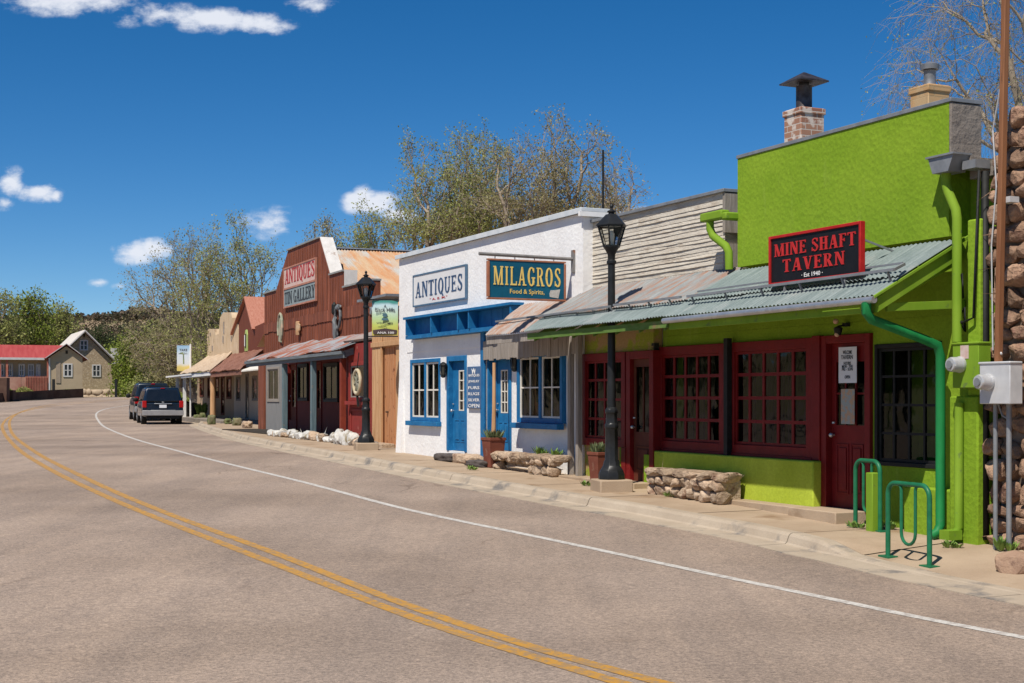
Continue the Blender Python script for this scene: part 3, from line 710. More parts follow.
def corr(mb, aT0, aT1, vT, zT, aB0, aB1, vB, zB, pitch=.076, amp=.011, sheets=(), seed=0, rows=6, sag=0, bent=0):
    """corrugated sheet from the wall line (T) down to the eave line (B)"""
    rnd = random.Random(seed); n = int(abs(aT1-aT0)/pitch*6)
    vs = []; slope = Vector((0, vB-vT, zB-zT)).normalized(); nrm = Vector((0, slope.z, -slope.y)); nrm = nrm if nrm.z > 0 else -nrm
    nr = rows+1; off = 0
    for j in range(nr):
        t = j/rows
        for i in range(n+1):
            u = i/n; a = (aT0+(aT1-aT0)*u)*(1-t)+(aB0+(aB1-aB0)*u)*t
            ph = (aT1-aT0)*u/pitch*2*math.pi; k = amp*math.sin(ph)
            s_ = int(abs(aT1-aT0)*u/.66); sh = (noise.noise(Vector((s_*3.7, seed, 0))))*.012+bent*noise.noise(Vector((a*.9, t*1.5, seed)))
            p = Vector((a, vT+(vB-vT)*t, zT+(zB-zT)*t))+nrm*(k+sh)
            p.z -= sag*math.sin(math.pi*u)*t
            if j == nr-1: p += slope*(noise.noise(Vector((s_*1.3, 5, seed))))*.03
            vs.append(tuple(p))
    fs = [(j*(n+1)+i, j*(n+1)+i+1, (j+1)*(n+1)+i+1, (j+1)*(n+1)+i) for j in range(rows) for i in range(n)]
    mb.add(vs, fs); return mb
def rubble(mb, a0, a1, z0, z1, v0, depth, size=(.34, .2), seed=1, amt=.25, top=None, bulge=1.0, rocky=False):
    """courses of rough stones whose faces stand out of the line v0"""
    rnd = random.Random(seed); z = z0; k = 0
    while z < z1-.03:
        h = size[1]*rnd.uniform(.65, 1.35); h = min(h, z1-z+.03); a = a0-rnd.uniform(0, .1)
        while a < a1-.03:
            w_ = size[0]*rnd.uniform(.55, 1.5); w_ = min(w_, a1-a+.05)
            if top is None or z+h*.6 < top(a+w_/2):
                k += 1
                mb.lump((a+w_/2, v0+depth*.5+rnd.uniform(-.03, .02)*bulge, z+h/2+rnd.uniform(-.02, .02)), (w_*.54, depth*.5*rnd.uniform(.9, 1.2), h*.56), 2, amt, seed*50+k, 1.5, .45) if not rocky else mb.rock((a+w_/2, v0+depth*.5+rnd.uniform(-.045, .03), z+h/2+rnd.uniform(-.02, .02)), (w_*.53, depth*.5*rnd.uniform(.8, 1.3), h*.55), seed*50+k, 30, .3)
            a += w_
        z += h
    return mb
def empty_fr(name, label, cat, fr, a, v, z, group=None):
    return thing(name, label, cat, tuple(fr.P(a, v, z)), fr.rot, group)
# =============== lime green tavern ===========================================
A = G.a
tav = empty_fr('tavern_building', 'lime green stucco tavern with red windows and a metal awning', 'building', G, -1.1, .17, 0)
VG = .17
w1 = (A(660, VG), A(727.5, VG)); w2 = (A(732, VG), A(816, VG)); dr = (A(824, VG), A(873, VG)); dw = (A(875.5, VG), A(942, VG))
ZS, ZH = .84, 2.36
zdr = G.z(848, 334.5, VG); zdw0, zdw1 = G.z(905, 467, VG), G.z(905, 343, VG)
mb = MB(G)
wall(mb, -4.5, 2.27, -.15, 2.52, VG, .42, [(w1[0], w1[1], ZS, ZH), (w2[0], w2[1], ZS, ZH), (dr[0], dr[1], .2, zdr), (dw[0], dw[1], zdw0, zdw1)])
low = mb.build('wall', m_green, tav)
mb = MB(G); mb.box(-4.5, 2.27, VG+.001, .42, 2.522, 3.36)
mb.box(A(737.6), 1.79, -.0, .42, 3.362, 4.82); mb.box(1.795, 2.27, .30, .42, 3.362, 4.12)
mb.build('upper_wall', m_green, tav)
mb = MB(G); mb.box(-4.53, -.62, -.0, VG-.002, -.15, .815); mb.build('base_wall', m_gbase, tav, bevel=.02)
mb = MB(G); mb.box(1.86, 2.29, -.06, VG-.002, -.15, 1.62)
mb.box(1.05, 1.84, .0, VG-.003, -.15, .60); mb.box(2.10, 2.29, -.03, VG-.003, 1.62, 3.5)
mb.build('pier', m_green, tav, bevel=.02)
mb = MB(G); mb.box(A(737.6)-.015, 1.835, -.014, .44, 4.822, 4.868); mb.build('coping', m_grey, tav, bevel=.005)
mb = MB(G)
mb.box(1.792, 1.825, .0, .43, 4.17, 4.815)
mb.build('stone_end', m_gstone, tav, bevel=.006)
mb = MB(G); mb.box(1.795, 2.15, -.02, .55, 4.10, 4.17); mb.box(1.98, 2.32, .12, .55, 3.96, 4.10); mb.build('eave_board', m_gstone, tav)
mb = MB(G)      # rest of the shell
mb.box(-4.5, -4.3, .42, 8, -.1, 3.3); mb.box(2.05, 2.26, .42, 8, -.1, 3.9); mb.box(-4.5, 2.27, 8, 8.2, -.1, 3.9)
mb.build('side_wall', m_green, tav)
mb = MB(G); mb.prism([(.42, 3.95), (8.3, 3.6), (8.3, 3.72), (.42, 4.08)], -4.5, 2.24, 'a'); mb.build('roof', m_grey, tav)
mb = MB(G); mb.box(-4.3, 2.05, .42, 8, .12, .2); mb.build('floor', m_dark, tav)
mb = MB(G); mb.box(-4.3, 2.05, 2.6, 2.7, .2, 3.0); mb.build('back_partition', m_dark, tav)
cts = [(.2, .38), (.44, .56), (.62, .74)]
window(tav, G, *w1, ZS, ZH, VG-.06, 5, 4, m_red, wd=.13, mw=.045, dep=.16, curtain=cts)
window(tav, G, *w2, ZS, ZH, VG-.06, 5, 4, m_red, wd=.13, mw=.045, dep=.16, curtain=[(.05, .14), (.24, .40), (.46, .54), (.60, .70)])
mb = MB(G); mb.box(w2[1]+.003, dr[0]-.003, VG-.07, VG-.002, .82, ZH+.02); mb.box(-4.42, w2[1], VG-.075, VG-.06, ZS-.05, ZS+.012)
mb.build('window_surround', m_red, tav, bevel=.005)
mb = MB(G)
for x in (729.6, 657): mb = MB(G); mb.box(A(x, .1)-.045, A(x, .1)+.045, .03, VG-.062, .80, 2.42); mb.build('iron_strap', m_black, tav)
d = panel_door(tav, G, dr[0], dr[1], .22, zdr, VG-.05, m_red, m_red, glassz=.50, gcols=3, grows=2, jamb=.10, leaf_in=.09, dep=.18, ga=(.10, .90), gz1=.90)
mb = MB(G)
pa0, pa1 = A(845.5, .27), A(863.5, .27); mb.box(pa0, pa1, .165, .17, G.z(854, 383, .25), G.z(854, 347, .25)); mb.build('notice', m_paper, d)
for i, (t_, s0, s1, dz, hh) in enumerate([("WELCOME", .25, .75, .80, .045), ("TAVERN", .15, .8, .66, .05), ("HOURS", .3, .7, .50, .04), ("MON - THU", .2, .8, .42, .035), ("FRI - SUN", .2, .8, .34, .035), ("OPEN", .35, .65, .12, .04)]):
    z0 = G.z(854, 383, .25); z1 = G.z(854, 347, .25)
    small_text(d, G, t_, pa0+(pa1-pa0)*s0, pa0+(pa1-pa0)*s1, z0+(z1-z0)*dz, hh, .164, m_ink, name='notice_print')
mb = MB(G); mb.box(A(848, .27), A(861.5, .27), .163, .169, G.z(854, 424, .25), G.z(854, 389, .25)); mb.build('poster', mat('poster', (.45,.30,.20), (.30,.34,.33), 14, .8, lo=.45, hi=.55), d)
window(tav, G, dw[0], dw[1], zdw0, zdw1, VG-.02, 4, 4, m_black, wd=.05, mw=.03, dep=.12, label='dark framed window without red paint')
mb = MB(G); mb.box(dw[0]+.08, dw[0]+.55, .6, .62, zdw0, zdw1); mb.build('inner_board', m_greenp, tav)
# awning
aR, aL = A(957.5), A(737)-.02
eV, eZ = -1.06, 2.69
m_roofm = m_roof
mb = MB(G); corr(mb, -2.32, 1.93, .0, 3.315, -2.32, 1.93, -.78, 2.895, seed=1); corr(mb, -2.32, 1.93, -.66, 2.928, -2.32, 1.93, -1.12, 2.672, seed=2, rows=3)
mb.build('awning', m_roof, tav, recalc=False, solid=.002)
mb = MB(G); mb.prism([(.0, 3.28), (-1.06, 2.66), (-1.06, 2.50), (.0, 3.08)], 1.86, 1.90, 'a'); mb.prism([(.16, 3.37), (-1.13, 2.672), (-1.13, 2.64), (.16, 3.33)], 1.905, 1.935, 'a')
mb.bar((1.84, -.9, 2.56), (1.84, .16, 2.62), .05, .09); mb.box(-2.32, 1.86, -1.05, -1.01, 2.50, 2.64)
for k in range(7): mb.prism([(.16, 3.22), (-1.0, 2.62), (-1.0, 2.52), (.16, 3.08)], -2.2+k*.66, -2.155+k*.66, 'a')
mb.build('awning_frame', m_greenp, tav, bevel=.004)
mb = MB(G); mb.tube([(-2.32, -1.13, 2.615), (1.93, -1.13, 2.63)], .038, 12)
mb.build('gutter', m_silver, tav, smooth='auto')
zr = G.z(897, 274, -.86)
aE, aW = A(897, -.86), A(690, -.86)
mb = MB(G); zb = 2.98
mb.bar((aW, -.90, 2.93), (aE, -.90, 2.95), .035, .03); mb.bar((aE, -.90, 2.95), (aE-.05, -.72, 3.02), .03)
mb.bar((aE-.05, -.74, 3.03), (aW, -.74, 3.0), .02)
for k in range(6): a_ = aW+.1+(aE-aW-.2)*k/5; mb.bar((a_, -.9, 2.93), (a_, -.86, 2.84), .02)
mb.build('snow_rail', m_grey, tav)
# gutter downpipe (dark green)
aG = A(880, -1.1); aD = A(940.5, -.08)
mb = MB(G)
mb.tube([(1.80, -1.13, 2.60), (1.80, -1.13, 2.50), (1.80, -1.06, 2.43), (aD-.04, -.25, 2.23), (aD, -.12, 2.17), (aD, -.08, 2.05), (aD, -.08, .22), (aD, -.12, .14), (aD-.02, -.2, .10)], .053, 12)
mb.build('downpipe', m_gpipe, tav, smooth='auto')
# parapet scupper with lime pipe at the right end
aS = A(957, -.12)
mb = MB(G); q = A(947.5, -.12); mb.prism([(q-.17, 4.19), (q+.22, 4.19), (q+.14, 4.02), (q-.10, 4.02)], -.24, .0); mb.box(q-.19, q+.24, -.26, .0, 4.19, 4.21)
mb.box(q+.2, 2.3, -.1, .1, 4.03, 4.12); mb.build('rain_head', m_grey, tav)
mb = MB(G); a2 = A(957, -.1)
mb.tube([(q-.02, -.12, 4.02), (q-.02, -.12, 3.90), (q+.01, -.12, 3.82), (a2-.02, -.10, 3.62), (a2, -.10, 3.52), (a2, -.10, 2.2)], .052, 12)
mb.tube([(a2+.03, -.1, 1.55), (a2+.03, -.1, .22), (a2+.0, -.14, .14), (a2-.04, -.22, .12)], .048, 12); mb.box(a2-.07, a2+.08, -.28, -.1, .09, .19)
mb.build('lime_downpipe', m_greenp, tav, smooth='auto')
mb = MB(G); mb.tube([(2.02+.06*math.sin(k), -.06+.03*math.sin(k*1.3), 2.25+.06*k+(0 if k % 2 else .2)) for k in range(12)], .014, 6)
mb.tube([(1.9, .0, 2.5), (2.1, -.1, 2.4), (2.25, -.08, 2.45), (2.3, -.05, 4.0)], .016, 6); mb.tube([(2.28, .05, .1), (2.28, .05, 4.0)], .04, 6); mb.build('wiring', m_black, tav, smooth=True)
# chimneys
def chimney(fr, a1, v0, w_, z0, z1, m, pipe_r, pz, cap):
    mb = MB(fr); mb.box(a1-w_, a1, v0, v0+w_, z0, z1); mb.box(a1-w_-.02, a1+.02, v0-.02, v0+w_+.02, z1-.10, z1-.01)
    c = mb.build('chimney', m, tav, bevel=.01); cx, cv = a1-w_/2, v0+w_/2
    mb = MB(fr); mb.lathe([(pipe_r*1.2, 0), (pipe_r, .06), (pipe_r, pz), (pipe_r*1.06, pz+.01)], (cx, cv, z1-.02), 18)
    if cap == 'pyramid': mb.lathe([(.37, 0), (.37, .02), (.02, .17)], (cx, cv, z1+pz+.03), 4, R(45)); mb.lathe([(pipe_r*.6, -.05), (pipe_r*.6, .04)], (cx, cv, z1+pz+.03), 8)
    else: mb.lathe([(pipe_r*1.5, 0), (pipe_r*1.6, .07), (pipe_r*1.3, .08), (.02, .12)], (cx, cv, z1+pz), 16)
    mb.build('flue_pipe', m_flue, c, smooth='auto')
m_flue = mat('sooty_flue', (.05,.04,.04), (.10,.09,.09), 8, .5, metal=.6)
ca = G.a(801, 1.9)
chimney(G, ca, 1.9, .42, 3.6, G.z(801, 106, 1.9), m_brick, .12, .36, 'pyramid')
cb_ = G.a(928.5, 2.9); m_flue2 = m_silver
m_flue = mat('dull_flue', (.28,.28,.29), (.2,.2,.2), 8, .5, metal=.5)
chimney(G, cb_, 2.9, .38, 3.6, G.z(928.5, 83, 2.9), m_brick2, .085, .24, 'round')
# tavern sign standing on the awning
sv = -.80; s0, s1 = A(769.6, sv), A(862, sv); sz0, sz1 = 2.945, 3.54
ts = empty_fr('tavern_sign', 'black sign lettered MINE SHAFT TAVERN in red, standing on the awning', 'sign', G, (s0+s1)/2, sv, sz0)
mb = MB(G); mb.box(s0+.03, s1-.03, sv, sv+.03, sz0+.03, sz1-.03); mb.build('board', mat('sign_black', (.008,.008,.009), (.012,.012,.013), 5, .45), ts)
mb = MB(G); frame_box(mb, s0, s1, sz0, sz1, sv-.02, sv+.045, .035); mb.build('frame', mat('sign_red', (.36,.012,.012), (.44,.02,.018), 8, .45), ts, bevel=.005)
W_ = s1-s0; H_ = sz1-sz0
lettering(ts, G, 'MINE SHAFT', s0+.11*1, s1-.10, sz0+H_*.575, H_*.25, sv-.002, m_redl, gap=.11)
lettering(ts, G, 'TAVERN', s0+W_*.16, s1-W_*.17, sz0+H_*.245, H_*.25, sv-.002, m_redl, gap=.16)
small_text(ts, G, '· Est 1940 ·', s0+W_*.37, s0+W_*.60, sz0+H_*.10, H_*.085, sv-.002, m_offw)
mb = MB(G)
for a_ in (s0+.3, s1-.3): mb.bar((a_, sv+.02, sz0+.02), (a_, sv+.0, 2.86), .025); mb.bar((a_, sv+.03, sz1-.1), (a_, -.1, 3.26), .02)
mb.build('bracket', m_grey, ts)
# flood lamp over door
fl = empty_fr('wall_lamp', 'small double spotlight fixed above the dark red tavern door', 'lamp', G, A(843, .1), VG, 2.5)
mb = MB(G); a_ = A(843.5, .1); mb.lathe([(.05, 0), (.05, .04)], (a_, VG-.03, 2.47), 12); mb.bar((a_, .15, 2.49), (a_, .02, 2.47), .02)
mb.lathe([(.03, 0), (.045, .03), (.055, .09), (.02, .11)], (a_, .02, 2.36), 12); mb.build('fitting', m_black, fl, smooth='auto')
mb = MB(G); mb.lump((a_, .0, 2.37), (.03, .03, .03), 2, 0); mb.lump((a_-.02, .0, 2.53), (.035, .035, .035), 2, 0); mb.build('bulb', mat('amber_glass', (.5,.3,.18), (.6,.4,.3), 9, .2), fl, smooth=True)
# concrete step along the tavern
mb = MB(G)
n = 40; pt = []
for k in range(n+1):
    x0 = A(742)+(A(857)-A(742))*k/n; pt.append((x0, -.25-.05*(x0 > -.75)-.03*noise.noise(Vector((x0*2.3, 1, 0)))-.012*noise.noise(Vector((x0*9, 2, 0)))))
mb.prism([(-.62, -.002)]+[(A(742), -.002)]+pt+[(pt[-1][0], .2), (-.62, .2)], -.1, .25, 'z')
st = mb.build('doorstep', m_conc, tav, bevel=.012); st['label'] = 'worn tan concrete step running along the wall'
# =============== cream shingled shop (shares the awning line) =================
VT = .19
tan = empty_fr('shingled_shop', 'shop with cream lap siding above its awning and a mossy red-windowed front', 'building', G, -5.8, VT, .3)
a0, a1 = -6.78, A(725.5, VT)
mb = MB(G); zc = 4.46; z = 3.28; k = 0; rnd = random.Random(4)
while z < zc-.01:
    h = min(.052*rnd.uniform(.6, 1.5), zc-z); n = 26; o = len(mb.v); jit = rnd.uniform(-.006, .006)
    top = []; bot = []
    for i in range(n+1):
        a_ = a0+(a1-a0)*i/n; w1_ = .012*noise.noise(Vector((a_*1.3, k*3.1, 0)))+.006*noise.noise(Vector((a_*9, k, 2)))
        mb.v += [G.M @ Vector((a_, VT-.017+jit+w1_*.9, z+w1_*.7)), G.M @ Vector((a_, VT+.002, z+w1_*.4)), G.M @ Vector((a_, VT-.002, z+h+.012+w1_*.3))]
    for i in range(n): q = o+3*i; mb.f += [(q, q+3, q+5, q+2), (q, q+1, q+4, q+3)]
    z += h; k += 1
mb.build('lap_siding', m_shingle, tan, recalc=False)
mb = MB(G); mb.box(a0, a1-.03, VT+.004, VT+.35, 2.5, zc); mb.box(-7.05, -4.54, VT+.003, VT+.3, 2.4, 2.9); mb.box(-7.05, -6.8, VT+.3, 8, 0, 3.3); mb.box(-7.05, -4.54, 8, 8.2, 0, 3.5); mb.build('side_wall', m_shingle, tan)
mb = MB(G); mb.box(a1-.028, a1+.03, VT-.03, VT+.36, 3.9, zc-.01); mb.box(a1-.028, a1+.025, VT-.02, VT+.34, 3.3, 3.75); mb.build('end_boards', m_wood, tan)
mb = MB(G); mb.box(a0-.04, a1+.04, VT-.06, VT+.4, zc+.003, zc+.05); mb.build('coping', m_grey, tan, bevel=.005)
mb = MB(G); mb.box(-6.95, -2.6, .5, 8, 3.4, 3.5); mb.build('roof', m_grey, tan)
mb = MB(G); mb.box(a0-.02, a1+.05, VT-.05, VT-.03, 3.22, 3.29); mb.build('flashing', m_rust, tan)
v_ = .02
r1 = (A(583.5, v_), A(627, v_)); r2 = (A(627.5, v_), A(656, v_)); zw0 = G.z(605, 446, v_); zt_ = G.z(605, 353, v_); zd0 = .31
mb = MB(G); wall(mb, -7.05, -4.54, .0, 2.38, .03, .3, [(r1[0], r1[1], zw0, zt_), (r2[0], r2[1], .3, zt_)]); mb.box(-7.05, -4.54, .031, .18, 2.382, 2.78)
mb.build('wall', m_moss, tan)
window(tan, G, r1[0], r1[1], zw0, zt_, -.02, 4, 4, m_red, wd=.12, mw=.04, dep=.14, curtain=[(.1, .25), (.5, .75)])
panel_door(tan, G, r2[0]+.02, r2[1]-.02, zd0, zt_, -.02, m_red, mat('red_brown_door', (.10,.025,.015), (.13,.04,.02), 6, .6), glassz=.40, gcols=2, grows=1, jamb=.12, leaf_in=.07, dep=.16, ga=(.08, .92), gz1=.95, lower=1)
mb = MB(G); mb.box(r1[1]-.10, r1[1]+.03, -.03, .028, .3, zw0-.003); mb.build('trim_post', m_red, tan)
mb = MB(G); mb.box(-4.75, -4.54, -.012, .028, .25, .75); mb.build('green_patch', m_green, tan)
mb = MB(G); mb.box(-5.5, -5.28, -.008, .028, .3, zw0-.004); mb.build('green_patch', m_green, tan)
mb = MB(G); mb.box(-7.05, -4.56, -.3, .029, .0, .335); mb.build('threshold', m_conc, tan, bevel=.015)
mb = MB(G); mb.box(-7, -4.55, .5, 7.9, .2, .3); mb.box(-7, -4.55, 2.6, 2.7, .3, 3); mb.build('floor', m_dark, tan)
# its stretch of awning
mb = MB(G); corr(mb, -6.85, -2.325, .16, 3.39, -6.75, -2.325, -.78, 2.895, seed=3, bent=.03); mb.build('awning', m_roofr, tan, recalc=False, solid=.002)
mb = MB(G); corr(mb, -6.72, -2.325, -.66, 2.935, -6.62, -2.325, -1.13, 2.668, seed=4, rows=3, bent=.02); mb.build('awning_edge', m_roof, tan, recalc=False, solid=.002)
mb = MB(G); mb.box(-6.6, -2.325, -1.07, -1.03, 2.53, 2.625); 
for k in range(7): mb.prism([(.02, 3.16), (-1.0, 2.60), (-1.0, 2.50), (.02, 3.0)], -6.5+k*.66, -6.455+k*.66, 'a')
mb.build('fascia', mat('faded_shaded_green_board', (.085,.16,.025), (.12,.20,.05), 5, .8, stretch=(1,1,5), c3=(.2,.15,.07), s3=3, t3=.6), tan)  # shade under the roof edge is put into this darker green
mb = MB(G); mb.bar((-6.68, -.84, 2.91), (-4.3, -.84, 2.93), .035, .03); mb.bar((-4.15, -.86, 2.94), (-2.33, -.86, 2.94), .035, .03)
for k in range(8): a_ = -6.5+k*.55; mb.bar((a_, -.85, 2.93), (a_, -.8, 2.86), .02)
mb.build('snow_rail', m_grey, tan)
# lime scupper on the left corner of the tavern
q = A(718, -.1)
mb = MB(G); mb.box(q-.28, q+.26, -.22, -.08, 4.02, 4.14); mb.box(q+.2, q+.34, -.2, .3, 4.0, 4.1)
sc2 = mb.build('rain_head', m_greenp, tav, bevel=.02); sc2['label'] = 'lime rain head on the left corner'
mb = MB(G); mb.tube([(q-.12, -.15, 4.03), (q-.12, -.15, 3.92), (q-.08, -.13, 3.82), (q+.15, -.07, 3.66), (q+.2, -.06, 3.58), (q+.2, -.05, 3.34)], .055, 12); mb.build('lime_downpipe', m_greenp, tav, smooth='auto')
# =============== white plaster shop ==========================================
wh = empty_fr('white_shop', 'white plastered shop with blue doors, blue windows and a blue cornice', 'building', G, -11, 0, .4)
a0, a1 = -15.3, -6.73
ww = (A(410.8), A(440.6)); zw = (G.z(425, 421, 0), G.z(425, 359, 0)); wd_ = (A(447.2), A(467)); zd = (.55, G.z(457, 356, 0))
pr0 = A(485.5)
mb = MB(G); wall(mb, a0, a1, .1, 4.62, 0, .42, [(ww[0], ww[1], zw[0], zw[1]), (wd_[0], wd_[1], zd[0], zd[1]), (pr0, -6.95, .05, 2.75)])
# corner buttress slope on left
mb.prism([(0, .1), (0, 2.0), (-.10, .1)], a0, a0+.3, 'a')
mb.build('wall', m_white, wh)
mb = MB(G); mb.box(a0, a0+.2, .42, 9, .1, 4.2); mb.box(a1-.2, a1, .421, 9, 2.76, 4.1); mb.box(-6.95, a1, .42, 9, .1, 2.75); mb.box(a0, a1, 9, 9.2, .1, 4.1); mb.build('side_wall', m_white, wh)
mb = MB(G); mb.box(a0+.2, a1-.2, .42, 9, 3.6, 3.7); mb.build('roof', m_grey, wh)
mb = MB(G); mb.box(a0-.06, a1+.08, -.07, .50, 4.64, 4.70); mb.box(a0-.06, a1+.08, -.08, -.06, 4.61, 4.703); mb.build('coping', mat('pale_coping', (.50,.54,.56), (.62,.64,.65), 4, .6, c3=(.4,.4,.38), s3=6, t3=.62), wh, bevel=.006)
mb = MB(G); mb.box(a1+.02, a1+.081, -.10, .47, 4.56, 4.638); mb.build('coping_end', m_offw, wh)
window(wh, G, ww[0], ww[1], zw[0], zw[1], -.02, 4, 2, m_blue, wd=.075, mw=.03, dep=.16, sill=.09, sashm=m_cream, curtain=[(.02, .22), (.3, .46), (.55, .95)], mull=((ww[0]+ww[1])/2,))
panel_door(wh, G, wd_[0], wd_[1], zd[0], zd[1], -.02, m_blue, m_blue, glassz=.45, gcols=2, grows=4, jamb=.10, leaf_in=.10, dep=.18, ga=(.40, .92), gz1=.90, barm=m_cream)
# porch recess
vp = .13
mb = MB(G); zp1 = G.z(500, 356, vp); pd = (G.a(494, vp), G.a(510.5, vp)); pw = (G.a(519.5, vp), G.a(565, vp)); zpw = (G.z(540, 423, vp), G.z(540, 352, vp))
pb1 = G.a(568, vp)+.6
wall(mb, pr0+.01, -6.955, .1, 2.74, vp+.024, vp+.25, [(pd[0], pd[1], .62, zp1), (pw[0], pw[1], zpw[0], zpw[1])]); mb.build('porch_wall', m_white, wh)
panel_door(wh, G, pd[0], pd[1], .62, zp1, vp, m_blue, m_blue, glassz=.42, gcols=2, grows=4, jamb=.09, leaf_in=.03, dep=.10, ga=(.30, .85), gz1=.90, barm=m_cream, knob='l')
window(wh, G, pw[0], pw[1], zpw[0], zpw[1], vp-.06, 4, 2, m_blue, wd=.085, mw=.025, dep=.16, sill=.12, sashm=m_cream, curtain=[(.1, .3), (.7, .95)], mull=((pw[0]+pw[1])/2+.03,))
mb = MB(G); mb.box(pr0-.16, pr0+.02, -.04, .0, .42, 2.86); mb.box(pr0+.022, pr0+.07, .02, vp+.02, .45, 2.6)
mb.build('pilaster', m_blue, wh, bevel=.008)
# cornice of blue boards
cz0, cz1 = G.z(404, 339, -.1), G.z(404, 321, -.1); cR = A(519, -.1); cL = A(401.5, -.30)
mb = MB(G); mb.box(cL, cR, -.27, -.001, cz1, cz1+.05); mb.box(cL+.05, cR-.05, -.05, -.002, cz0+.05, cz1-.003); mb.box(cL+.02, cR-.9, -.22, -.001, cz0-.03, cz0+.047)
for x in (cL+.1, A(437, -.1), A(464, -.1), A(475, -.1), cR-.08): mb.box(x, x+.045, -.25, -.051, cz0+.05, cz1-.004)
for x in (A(415, -.05), A(421, -.05), A(457, -.05), A(483), A(494), A(505)): mb.box(x, x+.012, -.056, -.0505, cz0+.06, cz1-.01)
mb.build('cornice', m_blue, wh, bevel=.006)
mb = MB(G); mb.box(A(464.5, -.1)+.08, A(475, -.1)-.02, -.053, -.0505, cz0+.06, cz1-.03); mb.build('cornice_gap_shade', m_dark, wh)  # solid dark plate; the shade of an open gap is its colour
mb = MB(G); mb.box(-14.8, pr0-.2, -.012, -.0005, zw[1]+.16, cz0-.035); mb.build('plaster_panel', m_white, wh)
# rusty little awning
rT, rE, rR = A(523, 0), A(485, -.93), -6.80
zE = G.z(485, 335, -.93); zT3 = G.z(540, 302.5, 0)
mid = lambda t: rT+(rE-rT)*t
zq = lambda t: zT3+(zE-zT3)*t
mb = MB(G); corr(mb, rT, rR-.1, -.02, zT3, mid(.66), rR, -.62, zq(.66), seed=8, bent=.04); corr(mb, mid(.60), rR+.02, -.56, zq(.60)+.012, rE, rR+.1, -.93, zE, seed=9, rows=3, bent=.03)
mb.build('rusty_awning', m_rust, wh, recalc=False, solid=.002)
mb = MB(G); mb.bar((mid(.7), -.66, zq(.66)+.05), (rR, -.66, zq(.66)+.06), .04, .03); mb.build('snow_rail', m_grey, wh)
rL = rE
mb = MB(G); mb.box(rL-.05, rR+.05, -.88, -.84, zE-.16, zE-.03); mb.build('awning_beam', m_wood, wh)
mb = MB(G); a_ = pr0+.03; rnd = random.Random(3)
while a_ < -6.85:
    mb.box(a_, a_+.145, -.06-rnd.uniform(0, .02), -.04, 2.31+rnd.uniform(-.02, .02), 2.66); a_ += .15
mb.build('fascia_boards', m_wood, wh, bevel=.004)
mb = MB(G)
for x, vv, wdt in ((568.5, -.10, .09), (576.5, -.16, .09)):
    mb = MB(G); a_ = A(x, vv); mb.box(a_-wdt/2, a_+wdt/2, vv, vv+.09, .1, 2.62); mb.build('timber_post', m_wood, wh, bevel=.01)
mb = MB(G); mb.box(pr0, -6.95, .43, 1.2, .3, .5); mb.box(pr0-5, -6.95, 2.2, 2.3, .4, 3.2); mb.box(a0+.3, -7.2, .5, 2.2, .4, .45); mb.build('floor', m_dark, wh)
# antique board on the white wall
b0, b1 = A(413.4, -.04), A(466.3, -.04); bz0, bz1 = G.z(440, 303, -.04), G.z(440, 269.8, -.04)
ab = empty_fr('wall_sign', 'white board lettered ANTIQUES in navy, hung on the white plaster wall', 'sign', G, (b0+b1)/2, -.03, bz0)
mb = MB(G); mb.box(b0+.03, b1-.03, -.045, -.012, bz0+.03, bz1-.03); mb.build('board', mat('faded_white_board', (.62,.62,.62), (.70,.69,.67), 2, .6, c3=(.60,.38,.33), s3=3.2, t3=.70), ab)
mb = MB(G); frame_box(mb, b0, b1, bz0, bz1, -.058, -.01, .03); mb.build('frame', mat('blue_grey_frame', (.06,.12,.19), (.10,.17,.25), 9, .6), ab)
hb = bz1-bz0
lettering(ab, G, 'ANTIQUES', b0+.16, b1-.17, bz0+hb*.28, hb*.47, -.047, m_navy, gap=.14, bold=.16)
small_text(ab, G, '" A. E. M." ', b0+.95, b1-.95, bz0+hb*.12, hb*.07, -.047, m_redl)
# list board
l0, l1 = A(467.6, -.04), A(481.2, -.04); lz0, lz1 = G.z(474, 408.5, -.04), G.z(474, 366.5, -.04)
lb = empty_fr('list_board', 'narrow navy board listing goods in white, beside the blue door', 'sign', G, (l0+l1)/2, -.03, lz0)
mb = MB(G); mb.box(l0, l1, -.05, -.006, lz0, lz1); mb.build('board', mat('slate_blue', (.05,.11,.22), (.08,.14,.26), 7, .6), lb, bevel=.006)
for i, t_ in enumerate(['ANTIQUES', 'JEWELRY', 'FURS', 'RUGS', 'SILVER', 'OPEN']):
    zz = lz1-(lz1-lz0)*(.25+.145*i); small_text(lb, G, t_, l0+.06, l1-.06, zz, (lz1-lz0)*(.07 if i < 5 else .085), -.0505, m_offw)
mb = MB(G); c_ = (l0+l1)/2; mb.prism([(c_-.1, lz1-.04), (c_-.05, lz1-.16), (c_, lz1-.08), (c_+.05, lz1-.16), (c_+.1, lz1-.04), (c_+.04, lz1-.09), (c_, lz1-.03), (c_-.04, lz1-.09)], -.056, -.0505); mb.build('emblem', m_offw, lb)
